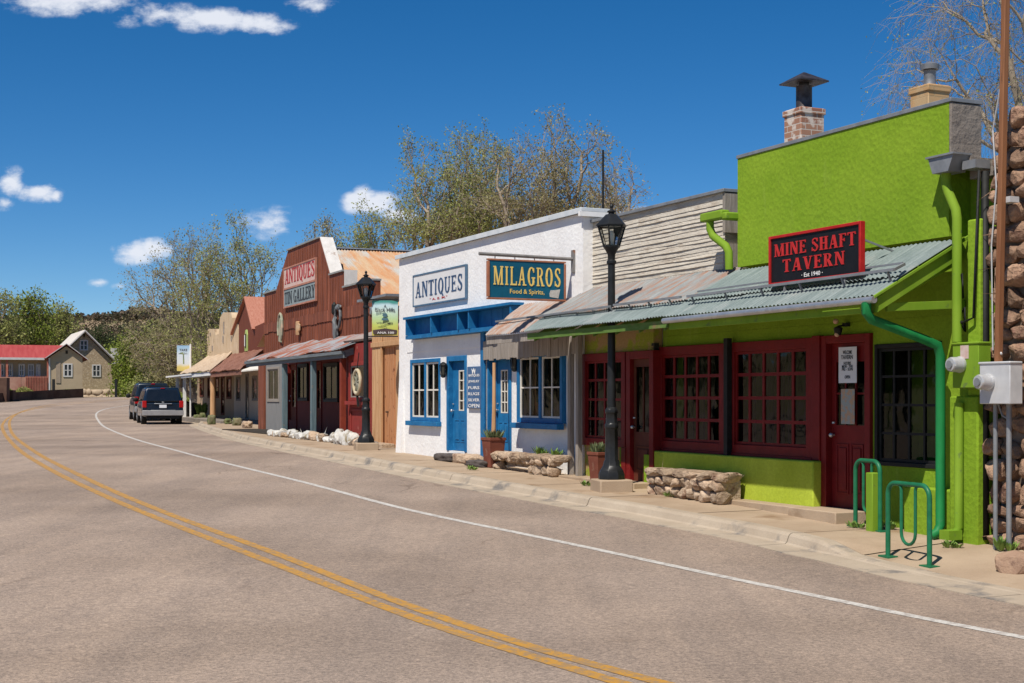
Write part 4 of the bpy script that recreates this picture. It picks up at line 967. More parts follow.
# hanging sign MILAGROS at right angles to the wall
aM = A(574, 0)
vo = G.v(479, aM); sv0, sv1 = G.v(487, aM), G.v(565.3, aM); Ym = G.Y(aM, (sv0+sv1)/2)
def zM(px, py): vv = G.v(px, aM); return CZ+(HY-py)*G.Y(aM, vv)/F
mz1 = (zM(487, 258.6)+zM(565, 261.6))/2; mz0 = (zM(487, 299.6)+zM(565, 301))/2; zbar = (zM(480, 254)+zM(573, 260))/2
hs_ = empty_fr('hanging_sign', 'teal sign lettered MILAGROS Food & Spirits in gold, hung from an iron bar', 'sign', G, aM, (sv0+sv1)/2, mz0)
mb = MB(G); mb.box(aM-.02, aM+.02, sv0+.03, sv1-.03, mz0+.03, mz1-.03); mb.build('board', m_blued, hs_)
mb = MB(G)
for z0, z1 in ((mz0, mz0+.04), (mz1-.04, mz1)): mb.box(aM-.03, aM+.03, sv0, sv1, z0+(.012 if z0 > mz0 else 0), z1-(.012 if z0 <= mz0 else 0))
for x0, x1 in ((sv0, sv0+.035), (sv1-.035, sv1)): mb.box(aM-.034, aM+.034, x0, x1, mz0+.04, mz1-.04)
mb.build('frame', mat('copper_frame', (.30,.11,.06), (.38,.16,.09), 9, .6), hs_, bevel=.004)
hm = mz1-mz0; lm = sv1-sv0
lettering(hs_, G, 'MILAGROS', sv0+lm*.075, sv1-lm*.07, mz0+hm*.36, hm*.46, aM+.022, m_gold, gap=.16, plane='v', bold=.15)
small_text(hs_, G, 'Food & Spirits,', sv0+lm*.28, sv0+lm*.72, mz0+hm*.12, hm*.15, aM+.022, m_gold, plane='v')
mb = MB(G); mb.prism([(sv0+lm*x, mz0+hm*y) for x, y in ((.79,.10),(.90,.07),(.925,.30),(.87,.28),(.83,.27),(.80,.27),(.785,.18))], aM+.0215, aM+.026, 'a'); mb.build('state_patch', mat('pale_patch', (.42,.40,.36), (.52,.5,.46), 30, .8), hs_)
mb = MB(G); mb.tube([(aM, vo, zbar+.02), (aM, 0, zbar)], .028, 8); mb.box(aM-.05, aM+.05, -.03, 0, zbar-.22, zbar+.15)
for t_ in (.1, .35, .6, .85): vv = sv0+lm*t_; mb.bar((aM, vv, mz1), (aM, vv, zbar), .012)
mb.bar((aM, -.02, mz0-.02), (aM, sv1-.05, mz0+.02), .02)
mb.build('bracket', mat('old_iron', (.20,.19,.18), (.28,.26,.24), 9, .6, metal=.3, c3=(.25,.13,.08), s3=6, t3=.6), hs_)
# wall lanterns of the white shop
def lantern(x, y0, y1, v, label, g='black lanterns of the white shop'):
    a_ = A(x, v-.1); z0, z1 = G.z(x, y1, v), G.z(x, y0, v)
    l_ = empty_fr('wall_lantern', label, 'lantern', G, a_, v, z0, g); h = z1-z0
    mb = MB(G); mb.lathe([(.02, 0), (.05, .05*h), (.06, .2*h)], (a_, v-.1, z0), 8); mb.lathe([(.085, 0), (.07, .1*h), (.02, .2*h)], (a_, v-.1, z0+.78*h), 8)
    for k in range(6): t_ = k*math.pi/3; mb.bar((a_+.06*math.cos(t_), v-.1+.06*math.sin(t_), z0+.18*h), (a_+.075*math.cos(t_), v-.1+.075*math.sin(t_), z0+.8*h), .014)
    mb.box(a_-.05, a_+.05, v-.02, v, z0+.1*h, z0+.9*h); mb.bar((a_, v-.02, z0+.5*h), (a_, v-.1, z0+.14*h), .02)
    mb.build('housing', m_black, l_); mb = MB(G); mb.lathe([(.052, .2*h), (.065, .78*h)], (a_, v-.1, z0), 8); mb.build('glass', mat('smoked_glass', (.04,.04,.035), (.06,.06,.05), 8, .1), l_)
lantern(443.3, 362, 378, 0, 'black wall lantern between the left blue window and blue door')
lantern(514.5, 354.5, 372, vp+.02, 'black wall lantern under the rusty awning, beside the porch window')
# =============== red brown gallery with a stepped false front =================
V5 = 1.4
br = empty_fr('gallery_building', 'red brown board gallery with a stepped false front and sagging porch roof', 'building', B, B.a(310, V5), V5, .4)
def bz(px, py, v=V5): return B.z(px, py, v)
def bp(px, py, v=V5): return (B.a(px, v), B.z(px, py, v))
zl = bz(270, 292.5); zm = (bz(288, 251)+bz(319.6, 238))/2; zr_ = bz(336, 273.5); zrr = bz(351, 286)
xl, x1_, x2_, x3_, x4_, x5_, xr_ = B.a(264.5, V5), B.a(276, V5), B.a(288, V5), B.a(319.6, V5), B.a(330, V5), B.a(343.3, V5), B.a(373, V5)
zf = 2.9
mb = MB(B)
poly = [(xl, zf), (xr_, zf), (xr_, zrr), (x5_, zrr), (x5_, zr_), (x4_, zr_), (x3_, zm), (x2_, zm), (x1_, zl), (xl, zl)]
# convex pieces
for pc in ([(xl, zf), (x1_, zf), (x1_, zl), (xl, zl)], [(x1_, zf), (x2_, zf), (x2_, zm), (x1_, zl)], [(x2_, zf), (x3_, zf), (x3_, zm), (x2_, zm)], [(x3_, zf), (x4_, zf), (x4_, zr_), (x3_, zm)], [(x4_, zf), (x5_, zf), (x5_, zr_), (x4_, zr_)], [(x5_, zf), (xr_, zf), (xr_, zrr), (x5_, zrr)]):
    mb.prism(pc, V5, V5+.22)
fa = mb.build('false_front', m_brown, br)
# upright board ribs, a lap line and the odd lifted sheet
mb = MB(B)
def topz(x):
    P = [(xl, zl), (x1_, zl), (x2_, zm), (x3_, zm), (x4_, zr_), (x5_, zr_), (x5_+.001, zrr), (xr_, zrr)]; return lerp_tab(x, P)
x = xl+.1; rnd = random.Random(2)
while x < xr_-.05:
    mb.box(x-.012, x+.012, V5-.018, V5-.001, zf, topz(x)-.12); x += rnd.choice([.30, .30, .32])
x = xl
while x < xr_-.2:
    w_ = rnd.uniform(.6, .9); zz = 4.28+rnd.uniform(-.03, .03); mb.box(x, min(x+w_-.01, xr_), V5-.024-rnd.uniform(0, .008), V5-.019, zz-.34, zz); x += w_
mb.build('siding_ribs', m_brown, fa)
mb = MB(B)
def cap(p, q, w_=.05):
    mb.prism([(p[0]-.02, p[1]), (q[0]+.02, q[1]), (q[0]+.02, q[1]+w_), (p[0]-.02, p[1]+w_)], V5-.05, V5+.24)
cap((xl, zl), (x1_, zl)); cap((x2_, zm), (x3_, zm)); cap((x4_, zr_), (x5_, zr_)); cap((x5_+.03, zrr), (xr_, zrr))
mb.build('coping', mat('grey_board', (.22,.23,.22), (.30,.30,.29), 6, .8), br)
mb = MB(B)
mb.prism([(x3_+.003, zm+.04), (x3_+.04, zm+.04), (x4_+.05, zr_+.055), (x4_+.003, zr_+.055)], V5+.0, V5+.42)
me_ = (mat('whitewashed_board', (.55,.52,.48), (.66,.63,.59), 5, .8, stretch=(1,1,.4), c3=(.4,.33,.28), s3=4, t3=.62))
mb.build('edge_board', me_, br)
mb = MB(B); mb.box(x5_+.022, x5_+.05, V5+.02, V5+.42, zrr+.05, zr_+.045); mb.build('edge_board', me_, br)
# main roof behind
xc = (x2_+x3_)/2; zrdg = B.z(331, 248.5, B.v(331, xc)); zev = 3.55; xe = xr_+.25
mb = MB(B); dpt = 15
sl = (zrdg-zev)/(xe-xc)

nn_ = 600
vs_ = []; 
for i in range(nn_+1):
    vv = V5+.25+dpt*i/nn_; k = .022*math.sin(i*math.pi/2)
    vs_ += [(xc, vv, zrdg+k), (xe, vv, zev+k)]
mb.add(vs_, [(2*i, 2*i+2, 2*i+3, 2*i+1) for i in range(nn_)])
mb.add([(xc, V5+.25, zrdg), (xc, V5+.25+dpt, zrdg), (2*xc-xe, V5+.25+dpt, zev), (2*xc-xe, V5+.25, zev)], [(0,1,2,3)])
mb.build('roof', m_rust2, br, recalc=False, solid=.003)
mb = MB(B); mb.box(xc-.16, xc+.16, V5+.24, V5+.25+dpt, zrdg-.0, zrdg+.04); mb.build('ridge_cap', m_silver, br)
mb = MB(B); mb.box(xe-.5, xe-.3, V5+.22, V5+dpt, .3, zev+.1); mb.box(xl, xl+.2, V5+.22, V5+dpt, .3, 4.0); mb.box(xl, xe-.3, V5+dpt, V5+dpt+.2, .3, zev); mb.build('side_wall', m_brownd, br)
# porch
pL, pR = B.a(249, 0), B.a(347, 0); zp = 2.84
mb = MB(B); corr(mb, pL+.2, pR-1.0, V5-.02, 3.42, pL-.1, pR-.9, -.15, zp+.02, pitch=.12, amp=.012, seed=12, bent=.10, sag=.03); mb.build('porch_roof', mat('patched_tin', (.27,.11,.07), (.27,.28,.29), 1.0, .6, stretch=(2.2,.5,1), lo=.47, hi=.53, c3=(.28,.10,.06), s3=3, st3=(3,.6,1), t3=.5, fine=.15), br, recalc=False, solid=.002)
mb = MB(B); corr(mb, pR-1.2, pR+.75, V5-.02, 3.52, pR-1.0, pR+.2, -.18, zp+.03, pitch=.2, amp=.008, seed=13, bent=.08); mb.build('grey_porch_sheet', mat('dark_tin', (.11,.12,.125), (.19,.20,.20), 2, .6, stretch=(3,.6,1)), br, recalc=False, solid=.002)
mb = MB(B); mb.box(pL, pR+.1, -.10, -.03, zp-.2, zp-.03); mb.box(pL, pR, -.16, -.105, zp-.10, zp-.02); mb.prism([(-.1, zp-.02), (V5, 3.38), (V5, 3.2), (-.1, zp-.2)], pR+.05, pR+.1, 'a'); mb.build('porch_beam', mat('blue_grey_board', (.11,.13,.145), (.17,.19,.20), 4, .8, stretch=(.5,1,5)), br)
m_post = mat('blue_grey_post', (.085,.13,.15), (.14,.19,.20), 4, .8, stretch=(4,4,.5), c3=(.25,.2,.15), s3=6, t3=.62)
for px in (284, 312.5, 342):
    a_ = B.a(px, 0); mb = MB(B); mb.box(a_-.075, a_+.075, -.05, .10, .42, zp-.2); mb.build('post', m_post if px < 340 else mat('red_post', (.16,.025,.015), (.22,.04,.02), 4, .7), br, bevel=.012)
# ground floor
g0, g1 = B.a(262, V5), B.a(345, V5); gz = .5
def bw(pa, pb, y0, y1, v=V5): return (B.a(pa, v), B.a(pb, v), B.z((pa+pb)/2, y1, v), B.z((pa+pb)/2, y0, v))
h1 = bw(268.5, 280.5, 367, 402); h2 = bw(299, 309, 364, 401); h3 = bw(325, 339.5, 363, 402)
hd = bw(313, 322, 362, 421); hd2 = bw(288, 297, 362, 420)
mb = MB(B); wall(mb, B.a(283, V5), g1, gz-.3, 2.895, V5, V5+.2, [h2, h3, hd, hd2]); mb.build('ground_floor_wall', mat('dark_red_boards', (.105,.010,.008), (.15,.02,.015), 4, .7, stretch=(5,5,.4)), br)
mb = MB(B); wall(mb, g0, B.a(283, V5)-.002, gz-.3, 2.895, V5-.04, V5+.2, [h1]); mb.build('grey_boards', mat('grey_blue_boards', (.19,.19,.185), (.26,.25,.24), 4, .8, stretch=(6,6,.4)), br)
for h in (h1, h2, h3): window(br, B, h[0], h[1], h[2], h[3], V5-.07, 2, 1, m_black if h is not h1 else m_wood, wd=.08, dep=.14, curtain=[(.3, .95)] if h is not h2 else [(.0, .6)])
for h in (hd, hd2): panel_door(br, B, h[0], h[1], .5, h[3], V5-.03, mat('dark_red_frame', (.12,.01,.008), (.15,.015,.012), 4, .7), m_brownd, glassz=.35, gcols=1, grows=2, jamb=.08, leaf_in=.1, dep=.2, lower=1)
mb = MB(B); mb.box(g0-.1, B.a(267, V5), V5-.12, V5-.042, .4, 2.9); mb.build('corner_board', m_brown, br)
# red shopfront that stands forward at the right
vq = .15
q0, q1 = B.a(345, vq), B.a(372.5, vq); hq = bw(350.5, 368, 362, 401, vq)
mb = MB(B); wall(mb, q0, q1, .35, 3.0, vq, vq+.2, [hq]); mb.box(q0, q0+.15, vq+.2, V5, .35, 3.1)
mb.build('shopfront_wall', mat('flaking_red_paint', (.27,.035,.03), (.20,.03,.022), 4, .7, c3=(.42,.16,.13), s3=5, t3=.64), br)
mb = MB(B); mb.prism([(vq-.02, 3.05), (V5, 3.5), (V5, 3.55), (vq-.05, 3.1)], q0, q1+.05, 'a'); mb.build('shopfront_roof', m_rust, br)
window(br, B, hq[0], hq[1], hq[2], hq[3], vq-.05, 1, 1, mat('flaking_red_paint', None), wd=.09, dep=.12, sill=.1, sashm=m_wood, curtain=[(.0, .2)])
mb = MB(B); frame_box(mb, hq[0]+.05, hq[1]+.1, .55, hq[2]-.2, vq-.03, vq-.001, .07); mb.build('apron_panel', MATS['flaking_red_paint'], br, bevel=.006)
mb = MB(B); mb.box(g0, q0, V5+.21, 4, .4, .5); mb.box(g0, q1, 4, 4.1, .4, 3.2); mb.box(g0-.1, q0, -.05, V5-.05, .3, .47); mb.build('floor', m_dark, br)
# sign on the false front
s0, s1 = B.a(285.8, V5), B.a(318, V5); sz1 = B.z(300, 263.6, V5); sz0 = B.z(300, 305.2, V5); szm = B.z(300, 285.5, V5)
gs = empty_fr('gallery_sign', 'weathered sign lettered ANTIQUES in red over TIN GALLERY on a brown false front', 'sign', B, (s0+s1)/2, V5, sz0)
mb = MB(B); mb.box(s0+.04, s1-.04, V5-.07, V5-.03, szm+.03, sz1-.02); mb.build('upper_board', mat('faded_pink_board', (.55,.46,.40), (.60,.36,.32), 2.2, .8, c3=(.5,.25,.2), s3=3, t3=.62), gs)
mb = MB(B); mb.box(s0+.04, s1-.04, V5-.07, V5-.03, sz0+.04, szm-.03); mb.build('lower_board', mat('grey_teal_board', (.20,.25,.26), (.28,.33,.33), 3, .8, stretch=(5,1,.6), c3=(.42,.22,.15), s3=4, t3=.66), gs)
mb = MB(B); frame_box(mb, s0, s1, sz0, sz1, V5-.09, V5-.02, .05); mb.box(s0+.05, s1-.05, V5-.088, V5-.02, szm-.03, szm+.03); mb.build('frame', mat('pink_brown_frame', (.36,.15,.10), (.45,.22,.16), 5, .8), gs)
lettering(gs, B, 'ANTIQUES', s0+.20, s1-.15, szm+.16, (sz1-szm)*.66, V5-.072, mat('faded_red', (.33,.02,.025), (.42,.05,.05), 9, .7), gap=.07)
lettering(gs, B, 'TIN GALLERY', s0+.15, s1-.12, sz0+.13, (szm-sz0)*.62, V5-.072, m_ink, gap=.06)
# ornaments on the false front
def on(px, py): return B.a(px, V5-.05), B.z(px, py, V5-.05)
x, z = on(281, 328)
ob = empty_fr('wall_ornament', 'pale horseshoe shaped ornament at the left of the brown false front', 'ornament', B, x, V5, z)
mb = MB(B); mb.tube([(x+.32*math.cos(t), V5-.08, z+.5*math.sin(t)) for t in [R(-60+30*k) for k in range(10)]], .045, 6); mb.prism([(x-.3, z-.45), (x+.05, z-.5), (x, z+.3), (x-.15, z+.42), (x-.3, z+.1)], V5-.07, V5-.025); mb.build('shape', mat('pale_green_tin', (.25,.30,.22), (.42,.33,.24), 4, .8), ob)
x, z = on(298.7, 329)
ob = empty_fr('wall_ornament', 'small tan tankard shaped ornament in the middle of the brown front', 'ornament', B, x, V5, z)
mb = MB(B); mb.lathe([(.15, 0), (.17, .1), (.17, .42), (.13, .45)], (x, V5-.08, z-.2), 10, 0, 1, .4); mb.tube([(x+.14, V5-.08, z-.08), (x+.27, V5-.08, z-.04), (x+.27, V5-.08, z+.12), (x+.14, V5-.08, z+.16)], .03, 6); mb.build('shape', mat('tan_tin', (.42,.22,.10), (.5,.38,.25), 6, .7), ob)
x, z = on(338, 322)
ob = empty_fr('wall_ornament', 'dark saddle like ornament with a hoop at the right of the brown front', 'ornament', B, x, V5, z)
mb = MB(B); mb.tube([(x+.1+.3*math.cos(t), V5-.09, z+.15+.34*math.sin(t)) for t in [R(20*k) for k in range(18)]], .04, 6, True); mb.lump((x-.12, V5-.1, z-.2), (.17, .08, .38), 2, .3, 4); mb.lump((x+.18, V5-.1, z+.42), (.26, .07, .09), 2, .3, 5); mb.build('shape', mat('dark_tin', None), ob)
x, z = on(304, 347-33)
x, z = on(337.5, 308.5)
ob = empty_fr('wall_lamp', 'small dark lamp fixed on the brown front, upper right of the tankard ornament', 'lamp', B, x, V5, z)
mb = MB(B); mb.lathe([(.03, -.2), (.09, -.12), (.08, .12), (.02, .2)], (B.a(337.5, V5)-.0, V5-.1, z), 8); mb.bar((x, V5-.1, z+.1), (x, V5, z+.14), .03); mb.build('housing', m_black, ob)
# round clock-like wheel hung at the shop window
x, z = B.a(357, -.1), B.z(357, 382, -.1)
wk = empty_fr('wheel_sign', 'round brass rimmed wheel hanging before the red shop window', 'ornament', B, x, -.1, z)
mb = MB(B); mb.tube([(x+.30*math.cos(R(20*k)), -.1, z+.30*math.sin(R(20*k))) for k in range(18)], .045, 8, True); mb.build('rim', mat('pale_brass', (.42,.34,.2), (.5,.44,.33), 6, .5), wk, smooth=True)
mb = MB(B)
for k in range(4): t = R(45*k+10); mb.bar((x-.29*math.cos(t), -.1, z-.29*math.sin(t)), (x+.29*math.cos(t), -.1, z+.29*math.sin(t)), .03)
mb.prism([(x+.28*math.cos(R(24*k)), z+.28*math.sin(R(24*k))) for k in range(15)], -.075, -.06); mb.build('spokes', mat('aged_plate', (.12,.13,.09), (.4,.38,.3), 5, .5), wk)
mb = MB(B); mb.bar((x, -.1, z+.3), (x, -.05, zp-.1), .02); mb.bar((x, -.1, z-.3), (x+.05, -.08, z-.62), .05); mb.build('hanger', m_black, wk)
# white painted stone edging under the porch
def stones(name, label, pts, fr, seed, mm, h=(.16, .3), cat='edging', grp=None):
    rnd = random.Random(seed); p = fr.P(*pts[0][:2], 0); st = thing(name, label, cat, (p.x, p.y, T(p.x, p.y)+.13), fr.rot, grp)
    mbs = {}
    for i in range(len(pts)-1):
        (x0, v0), (x1, v1) = pts[i], pts[i+1]; L_ = abs(x1-x0); k = 0; x = 0
        while x < L_:
            w_ = rnd.uniform(.25, .5); t = (x+w_/2)/L_; px_, pv = x0+(x1-x0)*t, v0+(v1-v0)*t; hh = rnd.uniform(*h); q = fr.P(px_, pv, 0)
            m_ = mm if isinstance(mm, (list, tuple)) else [mm]; mk = m_[0] if rnd.random() < .72 else m_[-1]
            mb = mbs.setdefault(mk, MB(fr)); mb.rock((px_, pv+rnd.uniform(-.05, .05), paved(q.x, q.y)+hh*.42), (w_*.56, .17, hh*.6), seed*9+k+i*40); x += w_*.9; k += 1
    for mk, mb in mbs.items(): mb.build('stones', mk, st)
    return st
m_wst = mat('whitewashed_stone', (.46,.44,.40), (.58,.57,.54), 3, .9, bump=.6, bscale=20, c3=(.27,.22,.14), s3=4.5, t3=.53, isl=.15)
stones('stone_edging', 'row of whitewashed rocks along the foot of the gallery porch', [(B.a(271, -.25), -.25), (B.a(353, -.3), -.3)], B, 3, [m_wst, m_bench], (.14, .27))
st = stones('stone_edging', 'big white rock pile at the right corner of the gallery porch', [(B.a(337, -.45), -.45), (B.a(350, -.45), -.45)], B, 8, [m_wst], (.30, .40))
stones('stone_edging', 'unpainted tan rocks beside the second lamp post', [(B.a(351, -.3), -.3), (B.a(372, -.3), -.3)], B, 5, [m_bench, m_gstone], (.14, .22))
# timber lean-to between gallery and white shop
V6 = .12
sh = empty_fr('timber_shed', 'narrow tan timber lean-to squeezed between the brown gallery and the white shop', 'shed', B, B.a(385, V6), V6, .4)
a0, a1 = B.a(373.2, V6), B.a(402, V6); dz0, dz1 = .52, B.z(388, 347, V6); da0, da1 = B.a(382.5, V6), B.a(396, V6)
mb = MB(B); wall(mb, a0, a1, .3, 3.2, V6, V6+.15, [(da0, da1, .5, dz1)]); mb.box(a0, a1, V6+2.5, V6+2.6, .3, 3.2); mb.build('wall', m_woodt, sh)
mb = MB(B); x = a0
while x < da0-.05: mb.box(x, x+.19, V6-.03, V6-.001, .35, 3.15); x += .2
mb.box(a0-.03, a1, V6-.06, V6-.031, dz1+.02, dz1+.14); mb.box(da0-.02, da0+.05, V6-.05, V6-.001, .5, dz1); mb.build('boards', m_woodt, sh, bevel=.006)
mb = MB(B); mb.box(da0+.02, da1, V6+.06, V6+.11, .5, dz1); 
for k in range(4): mb.box(da0+.02+.2*k, da0+.19+.2*k, V6+.045, V6+.062, .5, dz1)
d = mb.build('door', mat('orange_brown_door', (.40,.17,.07), (.50,.25,.12), 4, .7, stretch=(5,5,.4), c3=(.2,.07,.03), s3=6, t3=.6), sh)
mb = MB(B); mb.lathe([(.05, 0), (.05, .03)], ((da0+.3), V6+.03, 1.25), 8); mb.build('handle', m_black, d)
mb = MB(B); rubble(mb, a0-.25, a1+.2, 3.2, 3.75, V6+.1, .3, (.35, .22), 5); mb.build('stone_course', mat('pink_rubble', (.42,.24,.17), (.50,.34,.25), 3, .9, bump=.6, bscale=20), sh, smooth=True)
mb = MB(B); mb.box(a0-.4, a1-.3, V6-.3, V6+.6, 3.98, 4.04); mb.bar((a0+.25, V6-.05, 3.25), (a0+.45, V6-.1, 4.0), .05); mb.lump((a0+.55, V6-.12, 3.72), (.2, .14, .14), 2, .2, 2); mb.build('flat_lid', m_grey, sh)
p = B.P(da0+.1, V6-.25, 0)
mb = MB(B); mb.box(da0-.05, da1+.1, V6-.4, V6-.05, .3, .53); mb.build('step', m_bench, sh, bevel=.03)
# =============== old row at the far end =======================================
V7 = 1.9
gb = empty_fr('gable_shop', 'small brown board shop with a steep gabled front', 'building', C, C.a(248, V7), V7, .6)
def cz(px, py, v=V7): return C.z(px, py, v)
gl, gp, gr, gR = C.a(233.5, V7), C.a(246.8, V7), C.a(254.2, V7), C.a(266, V7)
zgl, zgp, zgr = cz(234, 333), cz(246.8, 299), cz(254, 327)
mb = MB(C); zz = 3.0
for pc in ([(gl, zz), (gp, zz), (gp, zgp), (gl, zgl)], [(gp, zz), (gr, zz), (gr, zgr), (gp, zgp)], [(gr, zz), (gR, zz), (gR, zgr+.1), (gr, zgr)]): mb.prism(pc, V7, V7+.2)
mb.build('front_wall', m_brownd, gb)
mb = MB(C); mb.prism([(gp, zgp+.05), (gp+.05, zgp+.12), (gr+.25, zgr-.1), (gr+.15, zgr-.15)], V7-.15, V7+1.7); mb.prism([(gp-.04, zgp+.10), (gp+.05, zgp+.12), (gl-.1, zgl+.03), (gl-.15, zgl-.1)], V7-.15, V7+1.7)
mb.build('roof', mat('pink_brown_shingle', (.36,.14,.09), (.44,.20,.14), 5, .9, stretch=(1,3,1), fine=.12), gb)
x = C.a(247, V7); z_ = cz(247, 342)
mb = MB(C); mb.prism([(x-.35, z_-.45), (x+.35, z_-.45), (x+.35, z_+.35), (x+.2, z_+.6), (x-.15, z_+.6), (x-.35, z_+.3)], V7-.06, V7-.01); f_ = mb.build('window', mat('lime_tin', (.35,.45,.12), (.42,.5,.2), 5, .7), gb)
mb = MB(C); mb.box(x-.12, x+.12, V7-.08, V7-.061, z_-.3, z_+.4); mb.build('pane', m_dark, f_)
mb = MB(C); mb.box(x-.35, x+.0, V7-.075, V7-.0605, z_-.2, z_+.35); mb.build('shutter', m_offw, f_)
mb = MB(C); mb.box(gl, gR, V7+.2, V7+9, .3, 3.3); mb.prism([(gl, 3.3), (gR, 3.3), (gp, zgp-.5)], V7+1.75, V7+9); mb.build('body', m_brownd, gb)
tb = empty_fr('plaster_shop', 'tan plaster shop with a jagged stepped parapet at the end of the row', 'building', C, C.a(220, V7), V7, .6)
T_ = [(207, 331), (208.5, 329), (215, 329), (215.5, 335), (218.8, 334), (220, 318), (223, 312.5), (231, 312.5), (232.2, 318), (232.3, 325), (238, 324), (238.5, 329)]
mb = MB(C)
for (p0, y0), (p1, y1) in zip(T_, T_[1:]):
    xa, xb = C.a(p0, V7-.02), C.a(p1, V7-.02); mb.prism([(xa, 2.9), (xb, 2.9), (xb, C.z(p1, y1, V7)), (xa, C.z(p0, y0, V7))], V7-.02, V7+.55+.1*((p0 % 5)/5))
mb.build('parapet', mat('tan_plaster', (.50,.36,.22), (.60,.46,.31), 1.5, .9, bump=.6, bscale=6, c3=(.30,.2,.12), s3=1.8, t3=.62), tb)
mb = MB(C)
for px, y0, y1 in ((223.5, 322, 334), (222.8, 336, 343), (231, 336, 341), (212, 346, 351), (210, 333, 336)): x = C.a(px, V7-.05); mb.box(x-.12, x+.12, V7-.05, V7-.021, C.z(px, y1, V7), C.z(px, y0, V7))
mb.build('recess_shade', mat('shadow_brown', (.20,.16,.13), (.3,.27,.25), 4, .9), tb)  # slabs on the wall face, with the shade of hollows as their colour
mb = MB(C); mb.box(C.a(197.5, V7)+.1, gl-.01, V7+.6, V7+9, .3, 3.4); mb.build('body', m_brownd, tb)
# shared ground floor of the row
def cw(pa, pb, y0, y1): return (C.a(pa, V7), C.a(pb, V7), C.z((pa+pb)/2, y1, V7), C.z((pa+pb)/2, y0, V7))
xa, xb, xc_ = C.a(197, V7), C.a(234, V7), C.a(267, V7)
H1 = [cw(200, 204, 376, 397), cw(208, 211, 377, 398), cw(215, 219, 377, 398), cw(221.5, 224.5, 376, 415), cw(227, 231.5, 377, 399)]
H2 = [cw(236.5, 240.5, 377, 401), cw(246, 249, 374, 420), cw(252.5, 257.5, 376, 401)]
mb = MB(C); wall(mb, xa, xb, .45, 3.05, V7, V7+.18, H1); mb.build('ground_floor_wall', mat('dull_tan_boards', (.36,.25,.15), (.44,.32,.21), 3, .9, stretch=(5,5,.4)), tb)
mb = MB(C); wall(mb, xb+.003, xc_, .45, 3.05, V7, V7+.18, H2); mb.build('ground_floor_wall', mat('pale_boards', (.56,.44,.32), (.64,.53,.40), 3, .9, stretch=(5,5,.4)), gb)
for h in H1: window(tb, C, h[0], h[1], h[2], h[3], V7-.04, 1, 2, m_brownd, wd=.08, dep=.12)
for h in H2: window(gb, C, h[0], h[1], h[2], h[3], V7-.04, 1, 2, m_wood, wd=.08, dep=.12)
z7 = .5
def shed_roof(par, pe0, pe1, ze, pw0, pw1, zw_, m, seed, fm, vE=-.3):
    mb = MB(C); corr(mb, C.a(pw0, V7), C.a(pw1, V7), V7, zw_, C.a(pe0, vE), C.a(pe1, vE), vE, ze, pitch=.3, amp=.02, seed=seed, bent=.08); mb.build('porch_roof', m, par, recalc=False, solid=.03)
    mb = MB(C); mb.box(C.a(pe0, vE)+.05, C.a(pe1, vE)-.05, vE+.05, vE+.12, ze-.22, ze-.04); mb.build('porch_beam', fm, par)
m_br = mat('rusty_brown_roof', (.20,.09,.06), (.28,.14,.10), 2, .85, stretch=(2,.5,1), c3=(.14,.07,.05), s3=3, t3=.58)
shed_roof(gb, 209.5, 239, C.z(224, 371, -.3), 231, 263, C.z(246, 352.5, V7), m_br, 3, m_br)
m_tr = mat('sandy_roof', (.44,.33,.23), (.52,.41,.30), 2, .85, stretch=(2,.5,1))
shed_roof(tb, 180, 210, C.z(194, 372.5, -.3), 208, 232, C.z(220, 355, V7), m_tr, 4, m_offw)
mb = MB(C); x0, x1 = C.a(238.5, -.2), C.a(262, -.2); mb.prism([(-.2, C.z(250, 371, -.2)), (V7, C.z(250, 371, -.2)+.75), (V7, C.z(250, 371, -.2)+.8), (-.2, C.z(250, 371, -.2)+.05)], x0, x1, 'a'); mb.build('pale_canopy', m_cream, gb)
mb = MB(C); x = C.a(212.8, 0); p = C.P(x, 0, 0); mb.tube([(x, 0, T(p.x, p.y)+.1), (x+.03, 0, 1.8), (x, 0, 2.9)], [.14, .125, .13], 10); mb.build('post', m_woodt, gb, smooth='auto')
for px in (176, 183): mb = MB(C); x = C.a(px, 0); mb.box(x-.08, x+.08, 0, .16, .4, 2.75); mb.build('post', m_offw, tb)
mb = MB(C); mb.box(C.a(167.5, -.2), C.a(193, -.2), -.3, 1.9, 2.78, 2.86); mb.build('side_porch', m_offw, tb)
mb = MB(C); x = C.a(259.5, .3); mb.box(x-.08, x+.08, .3, .46, .4, 2.8); mb.build('post', m_wood, gb)
mb = MB(C); mb.box(xa, xc_, -.2, V7-.05, .3, .56); mb.build('porch_floor', m_gstone, tb)
# =============== rubble stone building at the right ===========================
rb = empty_fr('stone_building', 'rough brown rubble stone building beyond the lime tavern, at the right edge', 'building', G, 4, .1, 0)
def rtop(a): return 4.62-.35*max(0, (2.62-a)/.3)**2
mb = MB(G); mb.box(2.42, 8.0, .14, .55, -.2, 4.5); mb.box(2.42, 2.8, .55, 9, -.2, 4.3); mb.build('core_wall', m_mortar, rb)
mb = MB(G); rubble(mb, 2.36, 3.9, .0, 4.72, .02, .22, (.25, .19), 11, .42, rtop, rocky=True); rubble(mb, 3.9, 8, .0, 4.7, .02, .22, (.4, .26), 12, .42, rtop, rocky=True); mb.build('rubble_face', m_stone, rb)
mb = MB(G); mb.box(2.5, 8, .55, 9, 4.2, 4.3); mb.build('roof', m_grey, rb)
